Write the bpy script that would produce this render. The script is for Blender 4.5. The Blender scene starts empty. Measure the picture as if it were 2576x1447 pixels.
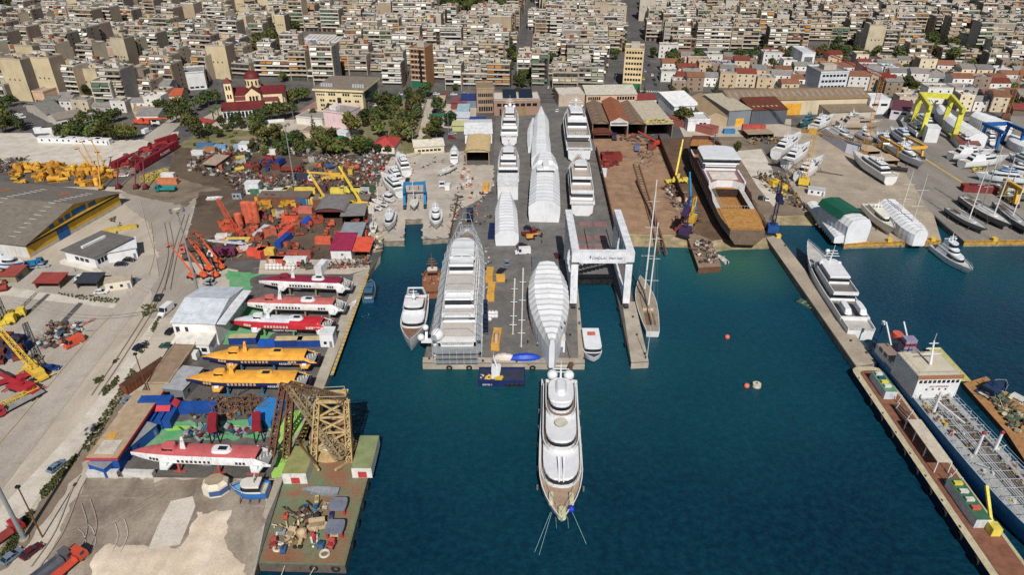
import bpy,math,random
from math import sin,cos,pi,radians,sqrt,atan2,hypot
from mathutils import Vector,Matrix
from mathutils.geometry import tessellate_polygon
SC=bpy.context.scene
COL=SC.collection
# camera, sky, sun, exposure
CAM_H,PITCH,FPX=120.0,radians(30.15),1760.0
cam_d=bpy.data.cameras.new('camera');cam=bpy.data.objects.new('camera',cam_d);COL.objects.link(cam)
cam_d.sensor_width=36.0;cam_d.lens=FPX/2576.0*36.0;cam_d.clip_end=5000;cam_d.clip_start=1
cam.location=(0,0,CAM_H);cam.rotation_euler=(pi/2-PITCH,0,0)
SC.camera=cam
SUN_EL,SUN_AZ=radians(44.5),radians(175.3)
W=bpy.data.worlds.new('World');SC.world=W;W.use_nodes=True
nt=W.node_tree;nt.nodes.clear()
sky=nt.nodes.new('ShaderNodeTexSky');sky.sky_type='NISHITA';sky.sun_disc=False
sky.sun_elevation=SUN_EL;sky.sun_rotation=SUN_AZ
bg=nt.nodes.new('ShaderNodeBackground');bg.inputs[1].default_value=0.055
wo=nt.nodes.new('ShaderNodeOutputWorld')
nt.links.new(sky.outputs[0],bg.inputs[0]);nt.links.new(bg.outputs[0],wo.inputs[0])
sun_d=bpy.data.lights.new('sun','SUN');sun_d.energy=4.7;sun_d.angle=radians(0.5);sun_d.color=(1,0.96,0.9)
sun=bpy.data.objects.new('sun',sun_d);COL.objects.link(sun)
to_sun=Vector((sin(SUN_AZ)*cos(SUN_EL),cos(SUN_AZ)*cos(SUN_EL),sin(SUN_EL)))
sun.rotation_euler=(-to_sun).to_track_quat('-Z','Y').to_euler();sun.location=(0,-50,300)
SC.view_settings.view_transform='Standard';SC.view_settings.look='None'
SC.view_settings.exposure=0.0;SC.view_settings.gamma=1.0
SC.cycles.max_bounces=5;SC.cycles.diffuse_bounces=2;SC.cycles.glossy_bounces=2;SC.cycles.transmission_bounces=1
SC.cycles.use_denoising=False
R=random.Random(7)
# survey: a pixel of the 2576 px wide photograph to the level it stands on
CP,SP=cos(PITCH),sin(PITCH)
def g(u,v,z=0.0):
 a,b=(u-1288.0)/FPX,(v-723.5)/FPX
 k=(CAM_H-z)/(SP+b*CP)
 return Vector((a*k,k*(CP-b*SP),z))
def uv(p):
 zc=p[1]*CP+(CAM_H-p[2])*SP
 return 1288+FPX*p[0]/zc,723.5+FPX*((CAM_H-p[2])*CP-p[1]*SP)/zc
def q(c,r,x,y):
 return 641.8*c+(.2518 if r<3 else.2642)*x*(1 if c<3 else 1),355.0*r+(.2518 if r<3 else.2642)*y
def gq(c,r,x,y,z=0.0):return g(*q(c,r,x,y),z)
# colours and materials
def S(r,gg,b):
 f=lambda c:(c/255/12.92)if c<=10 else((c/255+.055)/1.055)**2.4
 c=(f(r),f(gg),f(b));y=.3*c[0]+.6*c[1]+.1*c[2]
 return tuple(.93*(x*.9+y*.1)for x in c)
def jit(c,a=.1,r=R):
 k=1+r.uniform(-a,a);return tuple(min(1,max(0,x*k*(1+r.uniform(-a,a)*.3)))for x in c)
def nodes(name):
 m=bpy.data.materials.new(name);m.use_nodes=True;n=m.node_tree
 return m,n,n.nodes['Principled BSDF'],lambda t:n.nodes.new('ShaderNode'+t),n.links.new
def mixc(N,L,fac,a,b,mode='MIX'):
 x=N('Mix');x.data_type='RGBA';x.blend_type=mode
 for s,val in((x.inputs[0],fac),(x.inputs[6],a),(x.inputs[7],b)):
  if hasattr(val,'links'):L(val,s)
  elif isinstance(val,tuple):s.default_value=(*val,1)
  else:s.default_value=val
 return x.outputs[2]
def noise(N,L,vec,scale,detail=4,rough=.55,lo=.35,hi=.65):
 t=N('TexNoise');t.inputs['Scale'].default_value=scale;t.inputs['Detail'].default_value=detail;t.inputs['Roughness'].default_value=rough
 L(vec,t.inputs['Vector'])
 m=N('MapRange');m.inputs[1].default_value=lo;m.inputs[2].default_value=hi;m.clamp=True
 L(t.outputs[0],m.inputs[0]);return m.outputs[0]
def paint_mat(name,rough=.6,dirt=.25,spec=.3,dscale=.35,metal=0,rust=0):
 m,n,b,N,L=nodes(name)
 at=N('Attribute');at.attribute_name='Col';oi=N('ObjectInfo')
 base=mixc(N,L,1.0,at.outputs[0],oi.outputs['Color'],'MULTIPLY')
 ge=N('NewGeometry')
 d1=noise(N,L,ge.outputs['Position'],dscale,5,.6)
 mp=N('Mapping');mp.inputs['Scale'].default_value=(1,1,.18);L(ge.outputs['Position'],mp.inputs[0]);d2=noise(N,L,mp.outputs[0],dscale*7,4,.65,.3,.62)
 dd=N('Math');dd.operation='MULTIPLY';L(d1,dd.inputs[0]);L(d2,dd.inputs[1])
 mm=N('MapRange');mm.inputs[3].default_value=1.0;mm.inputs[4].default_value=1-dirt;L(dd.outputs[0],mm.inputs[0])
 hs=N('CombineColor');
 for i in range(3):L(mm.outputs[0],hs.inputs[i])
 out=mixc(N,L,1.0,base,hs.outputs[0],'MULTIPLY')
 if rust:
  rf=noise(N,L,ge.outputs['Position'],.8,6,.7,.55,.7)
  k=N('Math');k.operation='MULTIPLY';k.inputs[1].default_value=rust;L(rf,k.inputs[0])
  out=mixc(N,L,k.outputs[0],out,S(105,62,38))
 L(out,b.inputs['Base Color'])
 b.inputs['Roughness'].default_value=rough;b.inputs['Specular IOR Level'].default_value=spec;b.inputs['Metallic'].default_value=metal
 return m
M={}
M['wall']=paint_mat('weathered_wall_paint',.85,.28,.15,.12)
M['paint']=paint_mat('worn_paint',.6,.42,.3,.5)
M['gloss']=paint_mat('gelcoat',.3,.2,.45,.4)
M['rust']=paint_mat('rusting_paint',.8,.45,.2,.6,0,.8)
M['metal']=paint_mat('galvanised_metal',.4,.2,.5,.6,.3)
M['wrap']=paint_mat('shrink_wrap_film',.4,.2,.4,.18)
def glass_mat():
 m,n,b,N,L=nodes('dark_glazing')
 at=N('Attribute');at.attribute_name='Col';L(at.outputs[0],b.inputs['Base Color'])
 b.inputs['Roughness'].default_value=.08;b.inputs['Specular IOR Level'].default_value=.6
 return m
M['glass']=glass_mat()
def leaf_mat():
 m,n,b,N,L=nodes('foliage')
 at=N('Attribute');at.attribute_name='Col';oi=N('ObjectInfo')
 c=mixc(N,L,1.0,at.outputs[0],oi.outputs['Color'],'MULTIPLY')
 L(c,b.inputs['Base Color']);b.inputs['Roughness'].default_value=.7;b.inputs['Specular IOR Level'].default_value=.2
 return m
M['leaf']=leaf_mat()
def ground_mat(name,a,b_,c,s1=.03,s2=.25,s3=2.5,streak=None,crack=.0,rough=.9,amt=.8):
 m,n,b,N,L=nodes(name)
 ge=N('NewGeometry');P=ge.outputs['Position']
 if streak:
  mp=N('Mapping');mp.inputs['Rotation'].default_value=(0,0,streak[0]);mp.inputs['Scale'].default_value=(1,streak[1],1);L(P,mp.inputs[0]);PS=mp.outputs[0]
 else:PS=P
 n1=noise(N,L,P,s1,5,.6,.38,.62);n2=noise(N,L,PS,s2,6,.65,.4,.66);n3=noise(N,L,P,s3,4,.7,.3,.7)
 col=mixc(N,L,n1,a,b_)
 k=N('Math');k.operation='MULTIPLY';k.inputs[1].default_value=amt;L(n2,k.inputs[0])
 col=mixc(N,L,k.outputs[0],col,c)
 mm=N('MapRange');mm.inputs[3].default_value=.8;mm.inputs[4].default_value=1.14;L(n3,mm.inputs[0])
 cc=N('CombineColor')
 for i in range(3):L(mm.outputs[0],cc.inputs[i])
 col=mixc(N,L,1.0,col,cc.outputs[0],'MULTIPLY')
 n4=noise(N,L,P,s1*2.6,6,.7,.56,.72);k4=N('Math');k4.operation='MULTIPLY';k4.inputs[1].default_value=.38;L(n4,k4.inputs[0]);col=mixc(N,L,k4.outputs[0],col,tuple(x*.45 for x in c))
 mp5=N('Mapping');mp5.inputs['Rotation'].default_value=(0,0,.9);mp5.inputs['Scale'].default_value=(.05,1,1);L(P,mp5.inputs[0]);n5=noise(N,L,mp5.outputs[0],.7,5,.7,.56,.72);k5=N('Math');k5.operation='MULTIPLY';k5.inputs[1].default_value=.3;L(n5,k5.inputs[0]);col=mixc(N,L,k5.outputs[0],col,tuple(min(1,x*1.25)for x in a))
 if crack:
  vo=N('TexVoronoi');vo.feature='DISTANCE_TO_EDGE';vo.inputs['Scale'].default_value=.11;L(PS,vo.inputs['Vector'])
  r=N('MapRange');r.inputs[1].default_value=.0;r.inputs[2].default_value=.012;r.inputs[3].default_value=crack;r.inputs[4].default_value=0;L(vo.outputs['Distance'],r.inputs[0])
  col=mixc(N,L,r.outputs[0],col,S(70,64,58))
 L(col,b.inputs['Base Color']);b.inputs['Roughness'].default_value=rough;b.inputs['Specular IOR Level'].default_value=.2
 return m
 # mesh builder
class MB:
 def __init__(s):s.v=[];s.f=[];s.c=[];s.sm=[];s.M=None
 def add(s,pts,faces,col,sm=False):
  o=len(s.v)
  if s.M is not None:pts=[s.M@Vector(p)for p in pts]
  s.v.extend(tuple(p)for p in pts)
  for i,f in enumerate(faces):
   s.f.append([o+k for k in f]);s.c.append(col[i]if isinstance(col,list)else col);s.sm.append(sm)
  return s
 def poly(s,pts,col):return s.add(pts,[list(range(len(pts)))],col)
 def box(s,x0,x1,y0,y1,z0,z1,col,top=None):
  p=[(x0,y0,z0),(x1,y0,z0),(x1,y1,z0),(x0,y1,z0),(x0,y0,z1),(x1,y0,z1),(x1,y1,z1),(x0,y1,z1)]
  return s.add(p,[(3,2,1,0),(4,5,6,7),(0,1,5,4),(1,2,6,5),(2,3,7,6),(3,0,4,7)],[col,top or col,col,col,col,col])
 def obox(s,c,sx,sy,sz,rz,col,top=None,tilt=0):
  old=s.M;m=Matrix.Translation(c)@Matrix.Rotation(rz,4,'Z')@Matrix.Rotation(tilt,4,'Y');s.M=m if old is None else old@m
  s.box(-sx/2,sx/2,-sy/2,sy/2,0,sz,col,top);s.M=old;return s
 def prism(s,poly,z0,z1,col,top=None,sc=1.0,off=(0,0)):
  n=len(poly);cx=sum(p[0]for p in poly)/n;cy=sum(p[1]for p in poly)/n
  a=[(p[0],p[1],z0)for p in poly];b=[(cx+(p[0]-cx)*sc+off[0],cy+(p[1]-cy)*sc+off[1],z1)for p in poly]
  return s.add(a+b,[list(range(n-1,-1,-1)),list(range(n,2*n))]+[(i,(i+1)%n,n+(i+1)%n,n+i)for i in range(n)],[col,top or col]+[col]*n)
 def bar(s,p,q_,w,col,h=None):
  p,q_=Vector(p),Vector(q_);d=q_-p
  if d.length<1e-6:return s
  d.normalize();up=Vector((0,0,1))if abs(d.z)<.95 else Vector((1,0,0))
  a=d.cross(up).normalized();b=a.cross(d);a*=w/2;b*=(h or w)/2
  pts=[p-a-b,p+a-b,p+a+b,p-a+b,q_-a-b,q_+a-b,q_+a+b,q_-a+b]
  return s.add(pts,[(3,2,1,0),(4,5,6,7),(0,1,5,4),(1,2,6,5),(2,3,7,6),(3,0,4,7)],col)
 def tube(s,p,q_,r0,r1,col,n=8,cap=True):
  p,q_=Vector(p),Vector(q_);d=(q_-p).normalized();up=Vector((0,0,1))if abs(d.z)<.95 else Vector((1,0,0))
  a=d.cross(up).normalized();b=a.cross(d);pts=[]
  for c,r in((p,r0),(q_,r1)):pts+=[c+a*(r*cos(2*pi*i/n))+b*(r*sin(2*pi*i/n))for i in range(n)]
  s.add(pts,[(i,(i+1)%n,n+(i+1)%n,n+i)for i in range(n)],col,True)
  if cap:s.add(pts,[list(range(n-1,-1,-1)),list(range(n,2*n))],col)
  return s
 def ball(s,c,r,col,nu=10,nv=6,sz=1.0,zmin=-1):
  pts=[];fs=[]
  for j in range(nv+1):
   t=max(zmin,-cos(pi*j/nv));rr=sqrt(max(0,1-t*t))
   pts+=[(c[0]+r*rr*cos(2*pi*i/nu),c[1]+r*rr*sin(2*pi*i/nu),c[2]+r*sz*t)for i in range(nu)]
  for j in range(nv):
   for i in range(nu):fs.append((j*nu+i,j*nu+(i+1)%nu,(j+1)*nu+(i+1)%nu,(j+1)*nu+i))
  return s.add(pts,fs,col,True)
 def torus(s,c,R0,r,col,axis='Z',nu=14,nv=6):
  pts=[]
  for i in range(nu):
   a=2*pi*i/nu
   for j in range(nv):
    b=2*pi*j/nv;x,y,z=(R0+r*cos(b))*cos(a),(R0+r*cos(b))*sin(a),r*sin(b)
    if axis=='X':x,y,z=z,x,y
    elif axis=='Y':x,y,z=x,z,y
    pts.append((c[0]+x,c[1]+y,c[2]+z))
  return s.add(pts,[(i*nv+j,((i+1)%nu)*nv+j,((i+1)%nu)*nv+(j+1)%nv,i*nv+(j+1)%nv)for i in range(nu)for j in range(nv)],col,True)
 def loft(s,secs,col,closed=False,sm=True,cap0=None,cap1=None):
  n=len(secs[0]);pts=[p for sec in secs for p in sec];fs=[];cs=[]
  for i in range(len(secs)-1):
   for j in range(n if closed else n-1):
    k=(j+1)%n
    fs.append((i*n+j,i*n+k,(i+1)*n+k,(i+1)*n+j));cs.append(col(i,j)if callable(col)else(col[j]if isinstance(col,list)else col))
  s.add(pts,fs,cs,sm)
  if cap0:s.add(secs[0],[list(range(n))],cap0)
  if cap1:s.add(secs[-1],[list(range(n))],cap1)
  return s
 def mesh(s,name,mat):
  me=bpy.data.meshes.new(name);me.from_pydata(s.v,[],s.f)
  a=me.attributes.new('Col','FLOAT_COLOR','CORNER');buf=[]
  for f,c in zip(s.f,s.c):buf.extend((c[0],c[1],c[2],1.0)*len(f))
  a.data.foreach_set('color',buf)
  me.polygons.foreach_set('use_smooth',s.sm)
  if any(s.sm):me.set_sharp_from_angle(angle=radians(38))
  me.materials.append(M[mat]if isinstance(mat,str)else mat);return me
 def build(s,name,mat='paint',parent=None,loc=None,rz=None,color=None):
  o=bpy.data.objects.new(name,s.mesh(name,mat));COL.objects.link(o)
  if parent is not None:o.parent=parent
  if loc is not None:o.location=loc
  if rz is not None:o.rotation_euler=(0,0,rz)
  if color is not None:o.color=(*color,1)
  return o
THINGS=[]
def tag(o,label,cat,group=None,kind=None):
 if label:o['label']=label
 if cat:o['category']=cat
 if group:o['group']=group
 if kind:o['kind']=kind
 if not kind:THINGS.append(o)
 return o
def thing(name,label,cat,loc=(0,0,0),rz=0,group=None):
 o=bpy.data.objects.new(name,None);COL.objects.link(o);o.location=loc;o.rotation_euler=(0,0,rz);o.empty_display_size=.5
 return tag(o,label,cat,group)
def solo(mb,name,label,cat,mat='paint',loc=None,rz=None,group=None,kind=None,color=None):
 return tag(mb.build(name,mat,None,loc,rz,color),label,cat,group,kind)
def struct(mb,name,mat):
 o=mb.build(name,mat);o['kind']='structure';return o
KIDS={}
def kids(o):
 if o.name not in KIDS:KIDS[o.name]=[(c,[d for d in c.children])for c in o.children]
 return KIDS[o.name]
def dup(root,loc,rz,label,group=None,color=None,scale=None,tint=('body',)):
 r=root.copy();COL.objects.link(r);r.location=loc;r.rotation_euler=(0,0,rz)
 if scale:r.scale=scale if isinstance(scale,tuple)else(scale,)*3
 r['label']=label
 if group:r['group']=group
 THINGS.append(r)
 for c,dd in kids(root):
  k=c.copy();COL.objects.link(k);k.parent=r
  if color is not None and c.name.split('.')[0]in tint:k.color=(*color,1)
  for d in dd:
   e=d.copy();COL.objects.link(e);e.parent=k
   if color is not None and d.name.split('.')[0]in tint:e.color=(*color,1)
 return r
def along(u0,v0,u1,v1,z=0.0):
 a,b=g(u0,v0,z),g(u1,v1,z);d=b-a
 return a,d.length,atan2(d.y,d.x)
 # ground, water, zones
def inside(p,poly):
 c=False;n=len(poly)
 for i in range(n):
  a,b=poly[i],poly[(i+1)%n]
  if(a[1]>p[1])!=(b[1]>p[1])and p[0]<(b[0]-a[0])*(p[1]-a[1])/(b[1]-a[1])+a[0]:c=not c
 return c
def tess(pts,z0,z1,top,side):
 mb=MB();n=len(pts)
 tris=tessellate_polygon([[Vector((p[0],p[1],0))for p in pts]])
 mb.add([(p[0],p[1],z1)for p in pts],[tuple(t)for t in tris],top)
 if z0 is not None:
  mb.add([(p[0],p[1],z1)for p in pts]+[(p[0],p[1],z0)for p in pts],[(i,(i+1)%n,n+(i+1)%n,n+i)for i in range(n)],side)
 return mb
WATER_Z=-2.0
def water_mat():
 m,n,b,N,L=nodes('harbour_water')
 ge=N('NewGeometry');P=ge.outputs['Position']
 n1=noise(N,L,P,.016,5,.6,.36,.64)
 col=mixc(N,L,n1,S(1,44,70),S(2,62,82))
 sx=N('SeparateXYZ');L(P,sx.inputs[0])
 def near(x,y,rad,prev,c,k):
  vm=N('VectorMath');vm.operation='DISTANCE';L(P,vm.inputs[0]);vm.inputs[1].default_value=(x,y,WATER_Z)
  r=N('MapRange');r.inputs[1].default_value=0;r.inputs[2].default_value=rad;r.inputs[3].default_value=k*.72;r.inputs[4].default_value=0;L(vm.outputs['Value'],r.inputs[0])
  return mixc(N,L,r.outputs[0],prev,c)
 for(u_,v_,rad,c,k)in((1680,640,45,S(12,100,104),.9),(1860,660,30,S(60,105,70),.9),(990,640,22,S(14,92,90),.8),(1990,560,20,S(10,84,100),.6),(2350,640,50,S(10,92,100),.7),(1200,960,45,S(6,92,92),.8),(1640,900,60,S(5,84,88),.7),(1500,820,40,S(4,66,92),.6)):
  p=g(u_,v_,WATER_Z);col=near(p.x,p.y,rad,col,c,k)
  # darker, deeper basin towards the harbour mouth
 r=N('MapRange');r.inputs[1].default_value=90;r.inputs[2].default_value=200;r.inputs[3].default_value=.62;r.inputs[4].default_value=1.0;L(sx.outputs[1],r.inputs[0])
 cc=N('CombineColor')
 for i in range(3):L(r.outputs[0],cc.inputs[i])
 col=mixc(N,L,1.0,col,cc.outputs[0],'MULTIPLY')
 w=noise(N,L,P,.55,6,.7,.4,.8)
 k=N('Math');k.operation='MULTIPLY';k.inputs[1].default_value=.35;L(w,k.inputs[0])
 col=mixc(N,L,k.outputs[0],col,S(10,92,108))
 L(col,b.inputs['Base Color']);rp=N('MapRange');rp.inputs[3].default_value=.12;rp.inputs[4].default_value=.3;L(n1,rp.inputs[0]);L(rp.outputs[0],b.inputs['Roughness']);b.inputs['IOR'].default_value=1.33
 b.inputs['Specular IOR Level'].default_value=.35
 mp=N('Mapping');mp.inputs['Scale'].default_value=(1,1.8,1);mp.inputs['Rotation'].default_value=(0,0,.35);L(P,mp.inputs[0])
 t1=N('TexNoise');t1.inputs['Scale'].default_value=.45;t1.inputs['Detail'].default_value=7;t1.inputs['Roughness'].default_value=.62;L(mp.outputs[0],t1.inputs['Vector'])
 bu=N('Bump');bu.inputs['Strength'].default_value=.55;bu.inputs['Distance'].default_value=.8;L(t1.outputs[0],bu.inputs['Height']);L(bu.outputs[0],b.inputs['Normal'])
 return m
wm=MB();wm.poly([(-1500,-300,WATER_Z),(1500,-300,WATER_Z),(1500,700,WATER_Z),(-1500,700,WATER_Z)],(0,.05,.07))
struct(wm,'water',water_mat())
G={}
G['city']=ground_mat('street_asphalt_and_lots',S(92,90,88),S(114,108,102),S(76,72,70),.02,.12,1.2)
G['concrete']=ground_mat('sunbleached_concrete',S(198,186,168),S(186,173,156),S(168,154,136),.02,.12,2.2,(.75,.35),.1)
G['pale']=ground_mat('pale_concrete',S(214,206,192),S(200,191,176),S(180,168,150),.03,.2,2.5,None,.08)
G['road']=ground_mat('worn_concrete_road',S(184,174,160),S(172,161,147),S(152,142,130),.02,.1,2.0,(.72,.2),.1)
G['scrap']=ground_mat('oil_stained_earth',S(98,82,68),S(72,60,51),S(118,98,80),.03,.12,1.2)
G['brownroad']=ground_mat('dirty_brown_hardstand',S(128,112,94),S(112,98,84),S(148,130,110),.03,.12,1.5)
G['pier']=ground_mat('pier_asphalt',S(110,107,104),S(124,120,115),S(93,90,88),.03,.2,2.0,None,.08)
G['quay']=ground_mat('quay_concrete',S(188,178,160),S(170,158,140),S(150,138,122),.05,.25,2.0,None,.08)
G['slip']=ground_mat('rusty_slipway_earth',S(152,116,88),S(136,102,78),S(172,142,110),.03,.18,1.5)
G['slipdark']=ground_mat('slipway_scale_and_soot',S(104,80,60),S(128,98,70),S(84,68,56),.04,.2,1.5)
G['boatyard']=ground_mat('boatyard_concrete',S(196,184,166),S(182,172,158),S(158,148,138),.04,.15,2.0,None,.08)
G['ryard']=ground_mat('right_yard_concrete',S(182,166,144),S(166,152,134),S(148,134,118),.025,.1,1.5,None,.08)
G['rasph']=ground_mat('right_yard_asphalt',S(140,133,124),S(150,142,131),S(122,116,108),.02,.12,1.5,(.4,.3),.1)
G['dirt']=ground_mat('churned_brown_earth',S(178,164,146),S(134,118,102),S(108,94,82),.045,.14,1.6,(.5,.5),.0)
G['grey']=ground_mat('grey_worn_hardstand',S(160,150,138),S(146,136,124),S(172,160,146),.03,.12,1.6,(.6,.25))
G['sand']=ground_mat('fresh_sand_fill',S(216,194,166),S(226,210,188),S(202,182,156),.05,.25,2.5,(.6,.25))
G['shore']=ground_mat('wet_shore_sand',S(172,150,112),S(142,126,94),S(104,100,74),.1,.3,2.0)
G['green']=ground_mat('green_deck_paint',S(62,158,92),S(80,168,104),S(140,160,132),.08,.3,2.0)
G['lime']=ground_mat('lime_walkway_paint',S(150,210,70),S(140,200,64),S(170,190,110),.08,.3,2.0)
G['asph']=ground_mat('dark_yard_asphalt',S(96,92,90),S(112,106,100),S(78,74,72),.04,.2,1.8)
G['street']=ground_mat('street_asphalt',S(88,86,86),S(104,100,98),S(74,72,72),.04,.2,1.8)
G['park']=ground_mat('dry_park_earth',S(150,132,100),S(120,116,76),S(96,100,60),.05,.2,1.5)
G['stone']=ground_mat('quay_wall_stone',S(160,150,132),S(136,126,110),S(96,88,76),.2,.6,3.0)
G['yellowedge']=ground_mat('yellow_quay_paint',S(206,160,40),S(196,148,50),S(120,84,40),.2,.7,3.0)
G['markw']=ground_mat('white_road_paint',S(216,212,204),S(200,196,188),S(150,146,140),.2,.7,3.0)
G['marky']=ground_mat('yellow_road_paint',S(214,170,60),S(200,160,70),S(160,140,100),.2,.7,3.0)
G['plaza']=ground_mat('pink_plaza_paving',S(170,128,116),S(158,120,108),S(140,110,100),.1,.4,2.0)
land=[Vector((-1500,20,0)),g(560,1750),g(640,1447),g(713,1205),g(818,969),g(919,710),g(934,678),g(958,640),g(966,608),g(1017,608),g(1019,554),g(1063,552),g(1063,604),g(1128,600),g(1105,723),g(1063,915),g(1471,916),g(1449,703),g(1543,703),g(1588,914),g(1632,912),g(1583,710),g(1550,596),g(1573,587),g(1726,588),g(1790,606),g(1830,600),g(1927,598),g(2010,717),g(2154,925),g(2207,916),g(2048,710),g(1957,592),g(1940,540),g(2040,541),g(2124,615),g(2368,607),g(2335,532),g(2426,609),g(2700,606),Vector((1500,300,0)),Vector((1500,2200,0)),Vector((-1500,2200,0))]
lm=tess(land,None,0,(.3,.3,.3),None);struct(lm,'ground',G['city'])
wl=MB();n_=len(land)
wl.add([(p.x,p.y,-.001)for p in land]+[(p.x,p.y,-5)for p in land],[(i,(i+1)%n_,n_+(i+1)%n_,n_+i)for i in range(n_)],(.3,.3,.3))
struct(wl,'quay_wall',G['stone'])
_lev=[0];ROUGH={'grey','boatyard','scrap','brownroad','dirt','sand','slipdark','park','green','lime'}
def zone(name,mat,pts,lev=None,world=False):
 _lev[0]+=1;z=.02+.004*_lev[0]if lev is None else lev
 P=pts if world else[g(*p)for p in pts]
 if mat in ROUGH:
  rz_=random.Random(_lev[0]);Q=[]
  for a,b in zip(P,P[1:]+P[:1]):
   n=max(1,min(60,int((b-a).length/1.6)));d=b-a;s=Vector((-d.y,d.x,0)).normalized()
   for i in range(n):Q.append(a+d*i/n+s*(rz_.gauss(0,.45)if i else 0))
  P=Q
 return struct(tess(P,None,z,(.3,.3,.3),None),name,G[mat])
zone('pavement','concrete',[(-300,470),(300,470),(500,482),(455,655),(600,680),(560,760),(470,800),(340,1010),(225,1200),(690,1206),(640,1447),(610,1600),(-300,1600)])
zone('hardstand','grey',[(300,468),(500,484),(470,590),(455,655),(505,700),(470,800),(375,800),(398,640),(372,560),(320,520)])
zone('pavement','pale',[(-300,336),(120,334),(300,352),(450,330),(440,372),(330,412),(250,430),(30,416),(-300,430)])
zone('hardstand','brownroad',[(290,470),(340,440),(520,395),(620,420),(620,480),(505,482),(470,520),(330,490)])
zone('dirt','scrap',[(440,372),(560,352),(760,370),(870,390),(930,410),(950,470),(940,520),(905,560),(930,620),(925,650),(640,655),(460,655),(500,484),(560,478),(420,440)])
zone('dirt','brownroad',[(760,400),(860,392),(850,440),(780,452)])
zone('hardstand','asph',[(600,680),(928,676),(917,712),(818,966),(714,1203),(232,1192),(330,1050),(340,1012),(470,800),(555,760)])
zone('quay','quay',[(890,690),(930,676),(918,712),(818,968),(713,1205),(660,1330),(640,1447),(600,1447),(690,1205),(790,965),(880,740)])
zone('hardstand','concrete',[(655,655),(925,652),(930,676),(880,690),(650,690)])
zone('green_deck','green',[(572,680),(662,690),(632,700),(625,742),(575,735)])
zone('green_deck','green',[(590,768),(690,775),(700,835),(640,862),(560,868),(575,830)])
zone('green_deck','green',[(345,1062),(700,1062),(690,1100),(420,1110),(330,1150),(330,1130)])
zone('green_deck','lime',[(360,1074),(700,1074),(699,1083),(358,1083)])
zone('green_deck','lime',[(722,1040),(775,1032),(740,1110),(712,1200),(684,1205),(700,1110)])
zone('dirt','dirt',[(222,1203),(690,1210),(655,1330),(630,1447),(600,1560),(90,1560),(150,1330)])
zone('pavement','pale',[(430,1262),(485,1250),(492,1275),(470,1330),(452,1372),(372,1384),(395,1330)])
def mound(name,mat,pts,h,cell=.8):
 from mathutils import noise as nz
 P=[g(*p)for p in pts];x0,y0=min(p.x for p in P),min(p.y for p in P);nx,ny=int((max(p.x for p in P)-x0)/cell)+1,int((max(p.y for p in P)-y0)/cell)+1;V=[]
 for j in range(ny+1):
  for i in range(nx+1):
   x,y=x0+i*cell,y0+j*cell;d=9e9
   for a,b in zip(P,P[1:]+P[:1]):
    e=b-a;k=max(0,min(1,((x-a.x)*e.x+(y-a.y)*e.y)/e.length_squared));d=min(d,hypot(x-a.x-e.x*k,y-a.y-e.y*k))
   if not inside((x,y),P):d=-d
   V.append((x,y,max(-.3,min(h,d*.16)+.24*nz.noise((x*.35,y*.35,1))+.1*nz.noise((x*1.3,y*1.3,4))+.05)))
 mb=MB();n=nx+1;mb.add(V,[f for j in range(ny)for i in range(nx)for f in[(j*n+i,j*n+i+1,(j+1)*n+i+1,(j+1)*n+i)]if max(V[k][2]for k in f)>0],(.3,.3,.3),True);struct(mb,name,G[mat])
mound('sand','sand',[(255,1372),(372,1378),(455,1372),(500,1288),(580,1286),(568,1380),(618,1420),(610,1560),(205,1560),(228,1420)],.45)
# long road left and its pale median with weeds
zone('road','road',[(-300,690),(270,660),(390,640),(400,700),(330,800),(60,1160),(-120,1400),(-300,1500)])
zone('path','pale',[(404,782),(420,782),(352,900),(215,1110),(70,1290),(-20,1400),(-60,1400),(0,1282),(190,1080),(300,930)])
zone('path','brownroad',[(228,1108),(300,1000),(345,940),(290,1060),(130,1290),(20,1430),(-60,1447),(80,1295)])
zone('path','pale',[(-100,728),(20,722),(145,742),(295,766),(285,776),(140,760),(20,745),(-100,750)])
zone('path','street',[(118,740),(128,741),(70,795),(62,790)]);zone('path','street',[(198,762),(210,764),(160,818),(148,815)])
# main pier and shipyard
zone('pier','pier',[(1128,600),(1160,500),(1165,420),(1240,420),(1250,260),(1470,260),(1500,380),(1535,544),(1550,597),(1583,712),(1590,760),(1560,760),(1543,700),(1449,700),(1471,914),(1066,913),(1106,722)])
zone('pier','quay',[(1064,900),(1471,902),(1471,915),(1063,914)])
zone('pier','quay',[(1565,760),(1597,760),(1632,911),(1588,913)])
zone('pier','quay',[(1449,705),(1452,705),(1471,915),(1455,915)])
zone('slipway','slip',[(1500,380),(1486,330),(1600,340),(1650,360),(1700,480),(1726,560),(1730,590),(1573,588),(1550,596),(1535,544)])
zone('slipway','slipdark',[(1650,352),(1735,345),(1790,470),(1850,600),(1790,606),(1755,590),(1720,540),(1690,460)])
zone('hardstand','brownroad',[(1800,340),(1900,330),(1935,400),(1965,480),(2010,520),(2040,541),(1940,541),(1930,597),(1830,600),(1800,500)])
zone('slipway','slipdark',[(1735,345),(1800,340),(1930,560),(1925,597),(1850,600),(1790,470)])
zone('hardstand','pale',[(1850,380),(1915,375),(1950,440),(1975,500),(1945,520),(1905,470)])
zone('pier','ryard',[(1927,598),(1957,592),(2048,710),(2206,915),(2155,924),(2010,716)])
zone('boatyard_floor','boatyard',[(966,607),(935,560),(950,470),(985,395),(1030,390),(1170,380),(1165,480),(1128,599),(1064,603),(1063,552),(1019,553),(1017,607)])
zone('hardstand','ryard',[(1990,470),(1960,400),(1990,320),(2080,300),(2250,300),(2345,530),(2368,606),(2125,614),(2041,541)])
zone('hardstand','rasph',[(2170,300),(2640,290),(2700,606),(2426,608),(2337,531),(2300,470),(2240,380)])
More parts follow.
